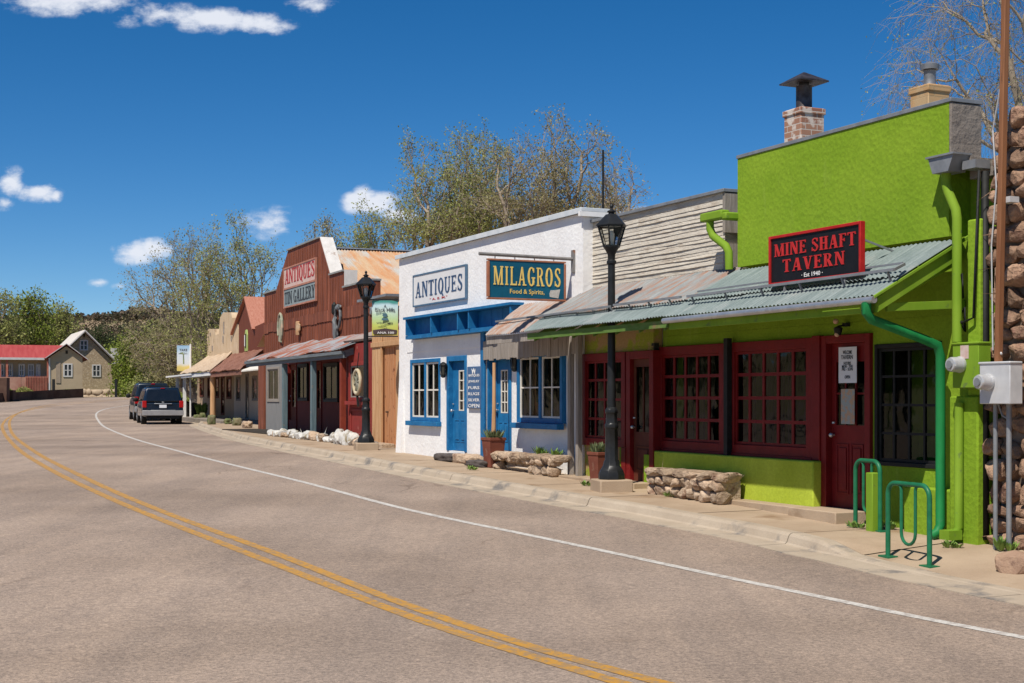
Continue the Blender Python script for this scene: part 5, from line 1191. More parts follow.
# stone block at foot
bl = empty_fr('stone_block', 'rough reddish stone block at the foot of the grey conduits', 'block', G, 2.75, -.35, 0)
mb = MB(G); p = G.P(2.8, -.4, 0); zt = T(p.x, p.y)+.12
q = foot(1014, 571); lq = G.loc(q); mb.rock((lq[0]+.04, lq[1], q.z+.05), (.27, .17, .15), 5, 34, .4); mb.build('rock', mat('red_sandstone', (.30,.19,.13), (.40,.27,.18), 4, .95, bump=.9, bscale=20, c3=(.18,.11,.08), s3=4), bl)
# rust brown mast with wires
aP0 = A(1002, -.15)
pm = empty_fr('conduit_mast', 'tall rust brown timber mast rising in front of the stone building', 'pole', G, aP0, -.15, 2.0)
mb = MB(G); mb.bar((A(998.3, -.15), -.15, G.z(998, 366, -.15)), (A(1007.5, -.15), -.15, 6.6), .068, .06); m_ma = mat('rust_brown_timber', (.20,.085,.04), (.29,.13,.06), 3, .7, stretch=(6,6,.4), c3=(.10,.05,.03), s3=6, t3=.62, st3=(4,4,.4))
mb.build('mast', m_ma, pm, bevel=.008)
mb = MB(G); x_ = A(1003, -.15)
mb.tube([(x_-.12, -.05, 4.9), (x_-.3, .0, 4.4), (x_-.25, .0, 3.8), (x_-.32, .0, 3.2), (x_-.3, .0, 2.1)], .008, 5); mb.tube([(x_-.1, -.12, 2.4), (x_-.14, -.12, 2.15), (x_-.02, -.15, 2.05)], .012, 6); mb.box(x_-.07, x_+.07, -.12, .0, 3.6, 3.66)
mb.build('wiring', m_alu, pm)
# meters
def meter(px0, px1, y0, y1, dx, dy, v, m, name, label, extra, r_=.085):
    xa, xb = A(px0, v), A(px1, v); z0, z1 = G.z((px0+px1)/2, y1, v), G.z((px0+px1)/2, y0, v)
    o = empty_fr('electric_meter', label, 'meter', G, (xa+xb)/2, v, z0)
    mb = MB(G); mb.box(xa, xb, v, v+.17, z0, z1); mb.box(xa-.01, xb+.01, v-.012, v+.16, z1-.02, z1+.004); mb.build('box', m, o, bevel=.008)
    x, z = A(dx, v-.1), G.z(dx, dy, v-.1)
    mb = MB(G); m90 = G.M @ Matrix.Translation((x, v, z)) @ Matrix.Rotation(R(90), 4, 'X'); q = MB(m90)
    q.lathe([(r_, 0), (r_*1.06, .02), (r_, .04), (r_*.93, .05), (r_*.93, .13), (r_*.8, .15), (.01, .155)], (0, 0, 0), 20); q.build('dial', mat('meter_glass', (.42,.42,.43), (.55,.55,.55), 14, .15, metal=.3), o, smooth='auto')
    q = MB(m90); q.lathe([(r_*.55, .15), (r_*.5, .165)], (0, 0, 0), 16); q.build('face', m_grey, o)
    extra(o, xa, xb, z0, z1)
    return o
def ex1(o, xa, xb, z0, z1):
    mb = MB(G); mb.box((xa+xb)/2-.07, (xa+xb)/2+.05, -.205, -.20, z1-.17, z1-.03); mb.build('sticker', mat('faded_sticker', (.5,.34,.3), (.55,.45,.4), 20, .8), o)
meter(952.5, 978.5, 342.5, 388, 953.5, 364.5, -.2, m_greenp, 'm', 'lime painted electric meter box with a round dial, left of the grey one', ex1)
def ex2(o, xa, xb, z0, z1):
    mb = MB(G)
    for px in (995.5, 1009):
        x = A(px, -.12); mb.tube([(x, -.12, z0+.01), (x, -.12, T(*G.P(x, -.12, 0).xy)+.08)], .024 if px < 1000 else .028, 10)
    mb.tube([(A(999, -.12), -.13, z0), (A(1004, -.12), -.14, z0-.12), (A(1008, -.12), -.12, z0-.15)], .01, 6)
    mb.build('conduit', m_grey, o, smooth='auto')
meter(979.5, 1010, 362, 404, 981.5, 382, -.28, m_alu, 'm', 'grey metal electric meter box on the rubble stone wall', ex2)
# =============== bike racks, bollard =========================================
def rack(pa, pb, label):
    """inverted U with an inner W loop, feet at two picture points on the pavement"""
    P_, Q_ = pa, pb; d = (Q_-P_); L_ = Vector((d.x, d.y)).length; rot = math.atan2(d.y, d.x)
    o = thing('bike_rack', label, 'bike rack', tuple((P_+Q_)/2), rot, 'green bike racks by the tavern')
    M_ = Matrix.Translation((P_+Q_)/2) @ Matrix.Rotation(rot, 4, 'Z'); h = L_/2; H = .78; r = .12
    mb = MB(M_); dz = (Q_.z-P_.z)/2
    def arcp(cx, cz, rr, a0, a1, n=6): return [(cx+rr*math.cos(R(a0+(a1-a0)*i/n)), 0, cz+rr*math.sin(R(a0+(a1-a0)*i/n))) for i in range(n+1)]
    mb.tube([(-h, 0, -dz)]+arcp(-h+r, H-r, r, 180, 90)+arcp(h-r, H-r, r, 90, 0)+[(h, 0, dz)], .026, 10)
    mb.build('outer_hoop', m_rackg, o, smooth='auto')
    mb = MB(M_); w2_ = h*.34
    mb.tube([(-h+r+.02, 0, H-.01)]+arcp(-w2_-.05, H-.06, .05, 90, 0, 4)+arcp(0, .24+w2_*.4, w2_, 180, 360, 8)+arcp(w2_+.05, H-.06, .05, 180, 90, 4)+[(h-r-.02, 0, H-.01)], .017, 8)
    mb.build('inner_loop', m_rackg, o, smooth='auto')
    mb = MB(M_)
    for x, z in ((-h, -dz), (h, dz)): mb.box(x-.09, x+.09, -.06, .06, z-.01, z+.012)
    mb.build('foot_plate', m_rackg, o)
rack(foot(888, 557), foot(929.5, 567), 'front green hoop bike rack, standing nearest the road')
rack(foot(855.5, 526.5), foot(880, 531.5), 'rear green hoop bike rack, close to the tavern step')
p = foot(872.5, 531)
bo = thing('bollard', 'short square lime painted post standing behind the bike racks', 'post', tuple(p), G.rot)
q = G.loc(p); mb = MB(G); mb.box(q[0]-.06, q[0]+.06, q[1]-.05, q[1]+.07, p.z-.05, p.z+.66); mb.build('post', m_greenp, bo, bevel=.01)
# =============== stone benches, planters =====================================
def stone_bench(fr, xa, xb, v0, v1, zb, zt, seed, label, open_=()):
    o = empty_fr('stone_bench', label, 'bench', fr, (xa+xb)/2, (v0+v1)/2, zb)
    mb = MB(fr); n = 14; rnd = random.Random(seed); x = xa-.03
    while x < xb: 
        w_ = rnd.uniform(.28, .5); w_ = min(w_, xb+.04-x); mb.rock((x+w_/2, (v0+v1)/2+rnd.uniform(-.03, .03), zt-.055), (w_*.60, (v1-v0)*.54, .068*rnd.uniform(.85, 1.1)), seed+int(x*10), 40, .6); x += w_*.93
    mb.build('seat', m_bench, o)
    mb = MB(fr); z = zb; k = 0
    while z < zt-.14:
        h = rnd.uniform(.12, .18); x = xa+.02
        while x < xb-.02:
            w_ = min(rnd.uniform(.14, .3), xb-x); c = (x+w_/2-xa)/(xb-xa)
            if not any(s <= c <= e and z < zt-m_ for s, e, m_ in open_):
                mb.rock((x+w_/2, v0+.12+rnd.uniform(-.02, .03), z+h/2), (w_*.55, .14, h*.58), seed*31+k)
            x += w_*.95; k += 1
        z += h*.95
    mb.box(xa+.05, xb-.05, v0+.16, v1, zb-.1, zt-.1) if not open_ else mb.box(xa+.05, xb-.5, v0+.25, v1, zt-.26, zt-.12)
    mb.build('base', m_bench, o)
    return o
bv = -.52
b0_, b1_ = A(644.5, bv), A(716, bv); q = G.P((b0_+b1_)/2, bv, 0); zb = paved(q.x, q.y)-.01
stone_bench(G, b0_, b1_, bv, -.10, zb, G.z(716, 474, bv), 4, 'rubble stone bench with a slab top under the red tavern windows')
bv = -.45; b0_, b1_ = A(490, bv), A(551, bv); q = G.P((b0_+b1_)/2, bv, 0); zb = paved(q.x, q.y)-.01
stone_bench(G, b0_, b1_, bv, -.1, zb, G.z(551, 456, bv), 9, 'low stone slab bench in front of the white shop porch', open_=((.10, .62, .24), (.55, .74, .5)))
def plant(mb, c, h, n, seed, w_=.02, spread=.5):
    rnd = random.Random(seed)
    for i in range(n):
        t = rnd.uniform(0, 6.28); e = rnd.uniform(.2, 1)*spread; hh = h*rnd.uniform(.5, 1); r = rnd.uniform(0, .05)
        b_ = Vector(c)+Vector((r*math.cos(t), r*math.sin(t), 0)); tip = b_+Vector((math.cos(t)*e*hh, math.sin(t)*e*hh, hh)); sd = Vector((-math.sin(t), math.cos(t), 0))*w_*rnd.uniform(.6, 1.4); mid = b_.lerp(tip, .55)+Vector((0, 0, hh*.08))
        mb.add([b_, mid-sd, tip, mid+sd], [(0, 1, 2, 3)])
m_leafg = mat('fresh_leaves', (.10,.19,.035), (.20,.30,.06), 8, .6)
m_leafd = mat('grey_green_leaves', (.10,.14,.06), (.17,.19,.09), 8, .7)
m_soil = mat('potting_soil', (.06,.04,.025), (.10,.07,.05), 20, .95)
def planter(p, w_, h, label, seed, stick=False):
    o = thing('planter', label, 'planter', tuple(p), G.rot+.1, None)
    M_ = Matrix.Translation(p) @ Matrix.Rotation(G.rot+.1, 4, 'Z'); r = w_/2*1.3
    mb = MB(M_); mb.lathe([(r*.78, 0), (r, h*.9), (r*1.08, h*.905), (r*1.08, h), (r*.93, h), (r*.9, h*.9)], (0, 0, 0), 4, R(45)); mb.build('pot', m_terra, o, bevel=.01)
    mb = MB(M_); mb.lathe([(r*.9, h*.86), (r*.85, h*.93)], (0, 0, 0), 4, R(45)); mb.build('soil', m_soil, o)
    mb = MB(M_)
    for k in range(7): t = k*.9; plant(mb, (r*.45*math.cos(t), r*.45*math.sin(t), h*.9), .22, 16, seed+k, .018, .7)
    mb.build('plants', m_leafd, o)
    if stick:
        mb = MB(M_); mb.tube([(0, 0, h*.9), (.02, 0, h+.5), (-.01, .02, h+1.35)], [.045, .035, .03], 7); mb.build('stick', m_woodt, o)
    return o
p = foot(493.5, 467.5); planter(p, .34, .54, 'terracotta planter with a bare stick, beside the white shop porch', 3, True)
p = foot(600.5, 484.5); planter(p, .31, .50, 'terracotta planter of small succulents behind the near lamp post', 9)
m_weed = m_leafg
def tuft(p, h, n, seed, label, name='weed'):
    mb = MB(); plant(mb, (p.x, p.y, p.z), h, n, seed, .016, .8); plant(mb, (p.x+.08, p.y-.05, p.z), h*.7, n, seed+1, .016, .9)
    o = mb.build(name, m_weed, None, recalc=False); tag(o, label, 'weed')
tuft(G.P(A(539, -.2), -.2, G.z(539, 456.5, -.2)), .2, 26, 1, 'green weed growing on the left of the low slab bench')
tuft(G.P(A(554, -.2), -.2, G.z(554, 457, -.2)), .18, 18, 2, 'thin green weed growing near the right end of the low slab bench')
tuft(foot(574, 473), .16, 30, 3, 'green weed at the foot of the grey porch post')
tuft(foot(883, 529), .12, 40, 4, 'small weed at the foot of the square lime post')
tuft(foot(1000, 551), .15, 40, 5, 'weed between the rubble wall and the red stone block')
tuft(foot(735, 500), .08, 24, 6, 'tiny weed at the right end of the tavern bench')
for i, (px, py, lab) in enumerate(((668, 497, 'weed tuft at the left foot of the tavern stone bench'), (853, 528, 'weed at the foot of the rear bike rack'), (470, 470, 'small weed on the pavement before the dark flat block'), (948, 548, 'weed under the lime downpipe outlet'), (585, 486, 'dry weed by the plinth of the near lamp post'))):
    tuft(foot(px, py), .09, 26, 30+i, lab)
# stone steps before the blue door
def blk(name, label, x0, x1, y0, y1, v0, v1, m, zt, cat='step'):
    xa, xb = A(x0, v0), A(x1, v0); q = G.P(xa, v0, 0); z = T(q.x, q.y)+.12
    mb = MB(G); mb.lump(((xa+xb)/2, (v0+v1)/2, z+(zt-.02)/2), ((xb-xa)*.5, (v1-v0)*.5, zt*.5), 3, .10, x0, 2, .85); o = mb.build(name, m, None, smooth=True); tag(o, label, cat)
blk('doormat_block', 'dark stone block left of the blue door step', 432, 450, 452, 460, -.45, -.05, m_gstone if 0 else mat('dark_block', (.06,.05,.045), (.11,.09,.08), 6, .95, bump=.5), .16, 'block')
blk('door_step', 'pale sandstone step under the left blue door', 450, 467, 450, 459, -.40, -.01, m_bench, .19)
blk('stone_block', 'dark flat block between the blue door and the terracotta planter', 463.5, 481, 456, 466, -.55, -.2, MATS['dark_block'], .13, 'block')
# =============== lamp posts ===================================================
def make_lamp(p, label):
    o = thing('street_lamp', label, 'lamp post', tuple(p), 0.25, 'black lantern lamp posts on the pavement'); M_ = WM[o]; up_ = M_ @ Matrix.Translation((0, 0, .15))
    mb = MB(M_); mb.box(-.25, .25, -.25, .25, -.15, .17); mb.build('plinth', m_conc, o, bevel=.02)
    mb = MB(M_); mb.lathe([(.20, .17), (.20, .24), (.175, .30), (.13, .37), (.12, .42), (.10, .46), (.094, .9), (.105, .92), (.105, .96), (.088, .99), (.085, 1.12), (.096, 1.14), (.096, 1.18), (.07, 1.22)], (0, 0, 0), 8, .2); mb.build('base', m_blackl, o, bevel=.004)
    mb = MB(up_); mb.lathe([(.060, 1.04), (.053, 3.15), (.072, 3.17), (.072, 3.20), (.053, 3.22), (.058, 3.30), (.10, 3.38), (.125, 3.41)], (0, 0, 0), 14); mb.build('pole', m_blackl, o, smooth='auto')
    mb = MB(up_); hx = lambda r, z: [(r*math.cos(R(60*k)), r*math.sin(R(60*k)), z) for k in range(6)]
    a_, b_ = hx(.118, 3.42), hx(.205, 3.71)
    for k in range(6): mb.bar(a_[k], b_[k], .022); mb.bar(a_[k], a_[(k+1) % 6], .022); mb.bar(b_[k], b_[(k+1) % 6], .028)
    mb.lathe([(.13, 3.40), (.125, 3.425)], (0, 0, 0), 6)
    mb.build('lantern_frame', m_blackl, o)
    mb = MB(up_); mb.lathe([(.108, 3.43), (.193, 3.70)], (0, 0, 0), 6)
    mb.f = mb.f[:-2]; mb.build('glass', m_lglass, o, recalc=False)
    mb = MB(up_); mb.lathe([(.235, 3.71), (.235, 3.725), (.09, 3.88), (.05, 3.89), (.045, 3.91)], (0, 0, 0), 6); mb.lathe([(.06, 3.91), (.068, 3.93), (.03, 3.95), (.018, 3.97), (.03, 3.99), (.03, 4.01), (.008, 4.04)], (0, 0, 0), 10); mb.build('roof', m_blackl, o, bevel=.004)
    mb = MB(up_); mb.lathe([(.035, 3.42), (.035, 3.48), (.045, 3.53), (.045, 3.60), (.02, 3.65)], (0, 0, 0), 10); mb.build('bulb', m_offw, o, smooth='auto')
    return o
m_blackl = mat('lamp_black', (.014,.015,.016), (.022,.023,.024), 10, .38)
m_lglass = glass('lantern_glass', (.85,.86,.84))
p1 = foot(611.5, 491); L1 = make_lamp(p1, 'nearer black lantern lamp post, in front of the lime tavern side')
p2 = foot(366, 450)
L2 = L1.copy(); sc.collection.objects.link(L2); L2.location = p2; L2['label'] = 'farther black lantern lamp post, carrying the green and yellow banner'
L2.scale = (1, 1, .965)
WM[L2] = Matrix.Translation(p2) @ Matrix.Rotation(.25, 4, 'Z')
for ch in list(L1.children):
    c = ch.copy(); sc.collection.objects.link(c); c.parent = L2
# =============== banners ======================================================
def grad(name, stops, z0, z1, extra=None):
    m, n, l, b = node_mat(name); tc = n.new('ShaderNodeTexCoord'); sp = n.new('ShaderNodeSeparateXYZ'); l.new(tc.outputs['Object'], sp.inputs[0])
    ns = n.new('ShaderNodeTexNoise'); ns.inputs['Scale'].default_value = 1.6; l.new(tc.outputs['Object'], ns.inputs[0])
    r = n.new('ShaderNodeMapRange'); r.inputs[1].default_value = z0; r.inputs[2].default_value = z1; l.new(sp.outputs[2], r.inputs[0])
    ad = n.new('ShaderNodeMath'); ad.operation = 'MULTIPLY_ADD'; l.new(ns.outputs[0], ad.inputs[0]); ad.inputs[1].default_value = .3; l.new(r.outputs[0], ad.inputs[2])
    s_ = n.new('ShaderNodeMath'); s_.operation = 'SUBTRACT'; l.new(ad.outputs[0], s_.inputs[0]); s_.inputs[1].default_value = .15
    cr = n.new('ShaderNodeValToRGB'); l.new(s_.outputs[0], cr.inputs[0]); e = cr.color_ramp.elements
    for i, (p, c) in enumerate(stops):
        q = e[i] if i < 2 else e.new(p)
        q.position = p; q.color = (*c, 1)
    l.new(cr.outputs[0], b.inputs['Base Color']); b.inputs['Roughness'].default_value = .8; return m
Yb = p2.y; kx = Yb/F
def wx(px): return (px-512)*kx
def wz(py): return CZ+(HY-py)*kx
bn = thing('street_banner', 'green, white and yellow banner with dark print hung from the farther lamp post', 'banner', (wx(384.5), Yb, wz(335)), 0)
x0, x1, z0, z1 = wx(372), wx(398), wz(335.5), wz(300.5)
bl0, bl1 = x0, x1
mb = MB(); n = 14
for j in range(n+1):
    for i in range(n+1):
        u = i/n; t = j/n; mb.v.append(Vector((x0+(x1-x0)*u, Yb+.02*math.sin(u*5+t*2), z0+(z1-z0)*t)))
for j in range(n):
    for i in range(n): q = j*(n+1)+i; mb.f.append((q, q+1, q+n+2, q+n+1))
mb.build('cloth', grad('banner_green', [(.0, (.50,.42,.08)), (.25, (.50,.55,.12)), (.5, (.45,.60,.32)), (.72, (.55,.68,.62)), (.86, (.50,.66,.70)), (.93, (.06,.28,.25)), (1, (.06,.30,.22))], 0, z1-z0), bn, recalc=False, solid=.004)
def wt(par, text, u0, u1, t0, t1, m, nm='print'):
    # facing the street (towards -Y)
    idf = Matrix.Identity(4); small_text(par, idf, text, bl0+(bl1-bl0)*u0, bl0+(bl1-bl0)*u1, z0+(z1-z0)*t0, (z1-z0)*(t1-t0), Yb-.028, m, name=nm)
wt(bn, 'A', .46, .56, .80, .88, m_ink); wt(bn, 'Black Hills', .12, .88, .68, .79, m_ink); mb = MB(); cx = x0+(x1-x0)*.5
mb.prism([(cx+.06*math.cos(R(60*k)), z0+(z1-z0)*.58+.05*math.sin(R(60*k))) for k in range(6)], Yb-.034, Yb-.028); mb.prism([(cx-.08, z0+(z1-z0)*.43), (cx+.09, z0+(z1-z0)*.43), (cx+.06, z0+(z1-z0)*.50), (cx-.06, z0+(z1-z0)*.50)], Yb-.034, Yb-.028)
mb.build('emblem', mat('emblem_blue', (.05,.11,.15), (.1,.18,.2), 9, .8), bn)
wt(bn, 'WELCOMES', .18, .8, .32, .38, m_ink); wt(bn, 'U', .45, .54, .24, .30, m_ink)
mb = MB(); mb.prism([(x0+.03, z0+.03), (x1-.03, z0+.03), (x1-.02, z0+.12), (cx, z0+.16), (x0+.02, z0+.12)], Yb-.03, Yb-.026); mb.build('bottom_band', mat('band_brown', (.06,.04,.04), (.09,.06,.06), 9, .8), bn)
wt(bn, 'ANA 100', .2, .85, .05, .11, m_offw)
mb = MB(); mb.bar((p2.x, Yb, z1+.02), (x1, Yb, z1+.02), .025); mb.bar((p2.x, Yb, z0-.02), (x1, Yb, z0-.02), .025); mb.build('arm', m_blackl, bn)
# far banner on its pole
pf = foot(190.5, 420); Yb = pf.y; kx = Yb/F
bf = thing('street_banner', 'blue, white and yellow palm banner on a white pole beside the end porch', 'banner', tuple(pf), 0)
mb = MB(); mb.tube([(wx(190.5), Yb, T(pf.x, pf.y)), (wx(190.5), Yb, wz(344))], .05, 8); mb.build('pole', m_offw, bf, smooth='auto')
x0, x1, z0, z1 = wx(177), wx(190), wz(371), wz(345.5); bl0, bl1 = x0, x1
mb = MB(); mb.box(x0, x1, Yb-.02, Yb, z0, z1); mb.build('cloth', grad('banner_blue', [(.0, (.55,.42,.10)), (.18, (.62,.48,.15)), (.3, (.60,.62,.62)), (.7, (.55,.62,.68)), (.85, (.35,.5,.62)), (1, (.25,.42,.6))], wz(371)-pf.z, wz(345.5)-pf.z), bf)
wt(bf, 'TAKE', .2, .8, .78, .87, MATS['band_brown'])
mb = MB(); cx = (x0+x1)/2; pz = z0+(z1-z0)*.66
for k in range(6): t = R(20+28*k); mb.prism([(cx, pz), (cx+.2*math.cos(t-.2), pz+.12*math.sin(t-.2)), (cx+.3*math.cos(t), pz+.14*math.sin(t)-.03)], Yb-.03, Yb-.022)
mb.prism([(cx-.03, pz), (cx+.03, pz), (cx+.05, z0+(z1-z0)*.28), (cx-.02, z0+(z1-z0)*.28)], Yb-.031, Yb-.022); mb.build('palm_print', mat('palm_print', (.08,.14,.16), (.30,.32,.08), 6, .8), bf)
# =============== vehicles =====================================================
def car_paint(name, c):
    m, n, l, b = node_mat(name); b.inputs['Base Color'].default_value = (*c, 1); b.inputs['Metallic'].default_value = .35; b.inputs['Roughness'].default_value = .32
    b.inputs['Coat Weight'].default_value = .7; b.inputs['Coat Roughness'].default_value = .06; return m
def make_suv(p, rot, label, paint_, Lc=5.1, Wc=1.93, Hc=1.86):
    o = thing('parked_suv', label, 'car', tuple(p), rot, 'dark vehicles parked along the kerb'); M_ = WM[o]; hw = Wc/2
    # x across (right), y forward, z up; rear bumper at y=0
    secs = [(0.02, .42, .60, 1.02, .98), (.10, .38, .62, 1.08, 1), (.9, .34, .62, 1.10, 1), (2.6, .34, .62, 1.10, 1), (3.5, .34, .62, 1.10, 1), (4.6, .36, .60, 1.02, .97), (4.98, .42, .58, .86, .88), (5.08, .50, .58, .72, .80)]
    def ring(y, zb, zm, zt, k): w_ = hw*k; return [(-w_*.90, y, zb), (-w_, y, zb+.08), (-w_*1.0, y, zm), (-w_*.985, y, zt-.06), (-w_*.95, y, zt), (w_*.95, y, zt), (w_*.985, y, zt-.06), (w_, y, zm), (w_, y, zb+.08), (w_*.90, y, zb)]
    def loft(rings, name, m, parent, **kw):
        mb = MB(M_); n = len(rings[0]); mb.add([q for r in rings for q in r], [(i*n+k, i*n+(k+1) % n, (i+1)*n+(k+1) % n, (i+1)*n+k) for i in range(len(rings)-1) for k in range(n)]+[tuple(range(n)), tuple((len(rings)-1)*n+k for k in range(n-1, -1, -1))]); return mb.build(name, m, parent, **kw)
    body = loft([ring(*s_) for s_ in secs], 'body', paint_, o, bevel=.03)
    def cab(y0, y1, z, w_): return [(-w_, y0, z), (w_, y0, z), (w_, y1, z), (-w_, y1, z)]
    r0, r1, r2, r3 = cab(.05, 3.72, 1.09, hw*.95), cab(.16, 3.2, 1.50, hw*.86), cab(.24, 2.95, 1.76, hw*.79), cab(.36, 2.7, 1.80, hw*.70)
    loft([r0, r1, r2, r3], 'cabin', paint_, o, bevel=.05)
    dg = mat('tinted_car_glass', (.008,.010,.012), (.012,.014,.016), 3, .06, spec=.7)
    def quad(pts, name, m, th=.02, par=o):
        pts = [Vector(q) for q in pts]; n_ = (pts[1]-pts[0]).cross(pts[2]-pts[0]).normalized()*th; mb = MB(M_); k = len(pts)
        mb.add([q+n_*.6 for q in pts]+[q-n_ for q in pts], [tuple(range(k)), tuple(range(2*k-1, k-1, -1))]+[(i, (i+1) % k, k+(i+1) % k, k+i) for i in range(k)]); return mb.build(name, m, par, bevel=.006)
    def lerp3(t, s_, w0=0, off=0): pass
    def rear(x, t):   # t 0 beltline..1 roof
        a = Vector((x*hw*.95, .05, 1.09)); b = Vector((x*hw*.80, .22, 1.72)); q = a.lerp(b, t); q.y -= .012-.0*t+.035*math.sin(math.pi*min(1, t)); return q
    quad([rear(-.86, .06), rear(.86, .06), rear(.88, .5), rear(.84, .92), rear(-.84, .92), rear(-.88, .5)], 'rear_window', dg, .03)
    for s_ in (-1, 1):
        def side(y, t):
            w0 = hw*.95 if t <= 0 else (hw*.95+(hw*.86-hw*.95)*min(1, t/.62)); z = 1.09+.62*t; w0 = hw*.95-(hw*.09)*min(1, t*.66/.44) if t < .66 else hw*.86-(hw*.07)*((t-.66)/.34)
            return Vector((s_*(w0+.008), y, z))
        for (ya, yb, yc, yd) in ((.30, 1.15, 1.15, .42), (1.25, 2.2, 2.2, 1.25), (2.3, 3.45, 3.05, 2.3)):
            quad([side(ya, .06), side(yb, .06), side(yc, .86), side(yd, .86)], 'side_window', dg, .015)
    m_tl = mat('tail_lamp_red', (.35,.008,.01), (.42,.015,.015), 9, .2)
    for s_ in (-1, 1):
        mb = MB(M_); xx = sorted((s_*hw*.80, s_*hw*1.005)); mb.box(xx[0], xx[1], -.015, .16, .82, 1.14); mb.build('tail_lamp', m_tl, o, bevel=.015)
    mb = MB(M_); mb.box(-.10, .10, .20, .26, 1.73, 1.765); mb.build('brake_lamp', m_tl, o)
    mb = MB(M_); mb.box(-hw*1.0, hw*1.0, -.14, .14, .44, .68); mb.box(-hw*.6, hw*.6, -.13, .05, .68, .70); mb.build('rear_bumper', mat('bumper_silver', (.34,.33,.33), (.40,.39,.38), 5, .4, metal=.4), o, bevel=.04)
    mb = MB(M_); mb.box(-hw*.8, hw*.8, -.05, 1.0, .28, .44); mb.tube([(.5, -.06, .34), (.5, .5, .34)], .035, 8); mb.build('underbody', m_black, o)
    mb = MB(M_); mb.box(-.17, .17, -.025, .01, .80, .95); mb.build('number_plate', m_paper, o, bevel=.004)
    mb = MB(M_); mb.box(-.42, .42, -.03, .01, .99, 1.02); mb.box(-.05, .05, -.02, .01, 1.05, 1.10); mb.build('tailgate_trim', m_silver, o, bevel=.004)
    mb = MB(M_)
    for s_ in (-1, 1): mb.bar((s_*hw*.62, .5, 1.85), (s_*hw*.62, 2.7, 1.85), .035); [mb.bar((s_*hw*.62, y, 1.79), (s_*hw*.62, y, 1.85), .03) for y in (.6, 1.6, 2.6)]
    for y in (.8, 1.7, 2.5): mb.bar((-hw*.62, y, 1.86), (hw*.62, y, 1.86), .03)
    mb.build('roof_rack', m_black, o)
    for s_ in (-1, 1):
        mb = MB(M_); mb.lump((s_*(hw+.12), 3.15, 1.20), (.13, .07, .11), 2, .05, 1, 1, .6); mb.bar((s_*hw*.9, 3.2, 1.15), (s_*(hw+.1), 3.15, 1.17), .04); mb.build('mirror', m_black, o, smooth='auto')
    for y in (1.0, 4.05):
        for s_ in (-1, 1):
            Mw = M_ @ Matrix.Translation((s_*(hw-.13), y, .37)) @ Matrix.Rotation(R(90), 4, 'Y')
            wh_ = MB(Mw); wh_.lathe([(.22, -.13), (.36, -.125), (.375, -.08), (.375, .08), (.36, .125), (.22, .13)], (0, 0, 0), 24); w_o = wh_.build('wheel', m_tyre, o, smooth='auto')
            wh_ = MB(Mw); wh_.lathe([(.22, -.135), (.06, -.15), (.05, .15), (.22, .135)], (0, 0, 0), 12); wh_.build('rim', m_silver, w_o, smooth='auto')
    return o
m_tyre = mat('tyre_rubber', (.015,.015,.015), (.025,.024,.023), 9, .85)
pc = ground(163, 424.5, .0)
print('CAR at', pc, 'px/m', F/pc.y)
suv = make_suv(Vector((pc.x, pc.y, T(pc.x, pc.y))), R(18.3), 'dark blue SUV with a silver bumper parked nearest the row of shops', car_paint('deep_blue_paint', (.006,.017,.035)))
pc2 = pc+Vector((-.17*7.6-1.05, .98*7.6, 0))
make_suv(Vector((pc2.x, pc2.y, T(pc2.x, pc2.y))), R(19), 'black vehicle parked ahead of the blue SUV, mostly hidden by it', car_paint('black_car_paint', (.012,.02,.028)), Hc=1.9).scale = (1, 1, 1.14)
# barrels and clutter at the far end
for px, py, r_, h, lab in ((186, 419, .28, .95, 'black barrel standing beside the far white banner pole'), (193.5, 417, .26, .8, 'dark bin next to the black barrel near the end porch')):
    p = foot(px, py); mb = MB(); mb.lathe([(r_*.9, 0), (r_, h*.3), (r_*.96, h*.5), (r_, h*.7), (r_*.92, h), (r_*.3, h+.05)], (p.x, p.y, p.z), 14); o = mb.build('barrel', mat('barrel_black', (.015,.014,.013), (.03,.026,.024), 7, .6), None, smooth='auto'); tag(o, lab, 'barrel')
bls = [(197, 421.5, .3, .42, 'leftmost mossy block at the kerb by the far porch'), (203, 419, .3, .4, 'mossy block with the leafy plant behind it'), (211.5, 424.5, .24, .5, 'small green topped block at the foot of the round log post'), (228, 424, .35, .28, 'low dark block right of the round log post'), (237, 425.5, .42, .38, 'mossy green block before the pale shop doors'), (247.5, 428, .62, .32, 'long sandy block just left of the white rocks')]
m_mblk = mat('mossy_block', (.20,.17,.10), (.11,.14,.05), 4, .95, bump=.5)
for px, py, w_, h, lab in bls:
    p = foot(px, py); mb = MB(Matrix.Translation(p) @ Matrix.Rotation(C.rot, 4, 'Z')); mb.lump((0, 0, h*.38), (w_*.5, .16, h*.42), 3, .22, int(px), 2, .9); o = mb.build('stone_block', m_mblk if px < 240 else m_bench, None, smooth=True); tag(o, lab, 'block', 'blocks along the far kerb')
p = foot(203.5, 417); mb = MB(); 
for k in range(9): plant(mb, (p.x+random.uniform(-.3, .3), p.y+random.uniform(-.2, .2), p.z+.1), .75, 16, k+50, .06, .5)
o = mb.build('leafy_plant', m_leafg, None, recalc=False); tag(o, 'bright green leafy plant on the pavement by the far porch', 'plant')
p = C.P(C.a(260, .2), .2, 0); zg = T(p.x, p.y)+.13
mb = MB(); mb.lathe([(.15, 0), (.16, .1), (.16, .5), (.06, .75), (.05, .95), (.07, 1.0)], (p.x+.2, p.y-.5, zg), 12); o = mb.build('green_bottle', mat('bottle_green', (.05,.22,.04), (.10,.3,.08), 5, .3), None, smooth='auto'); tag(o, 'green and white bottle shaped pot at the left end of the white rocks', 'pot')
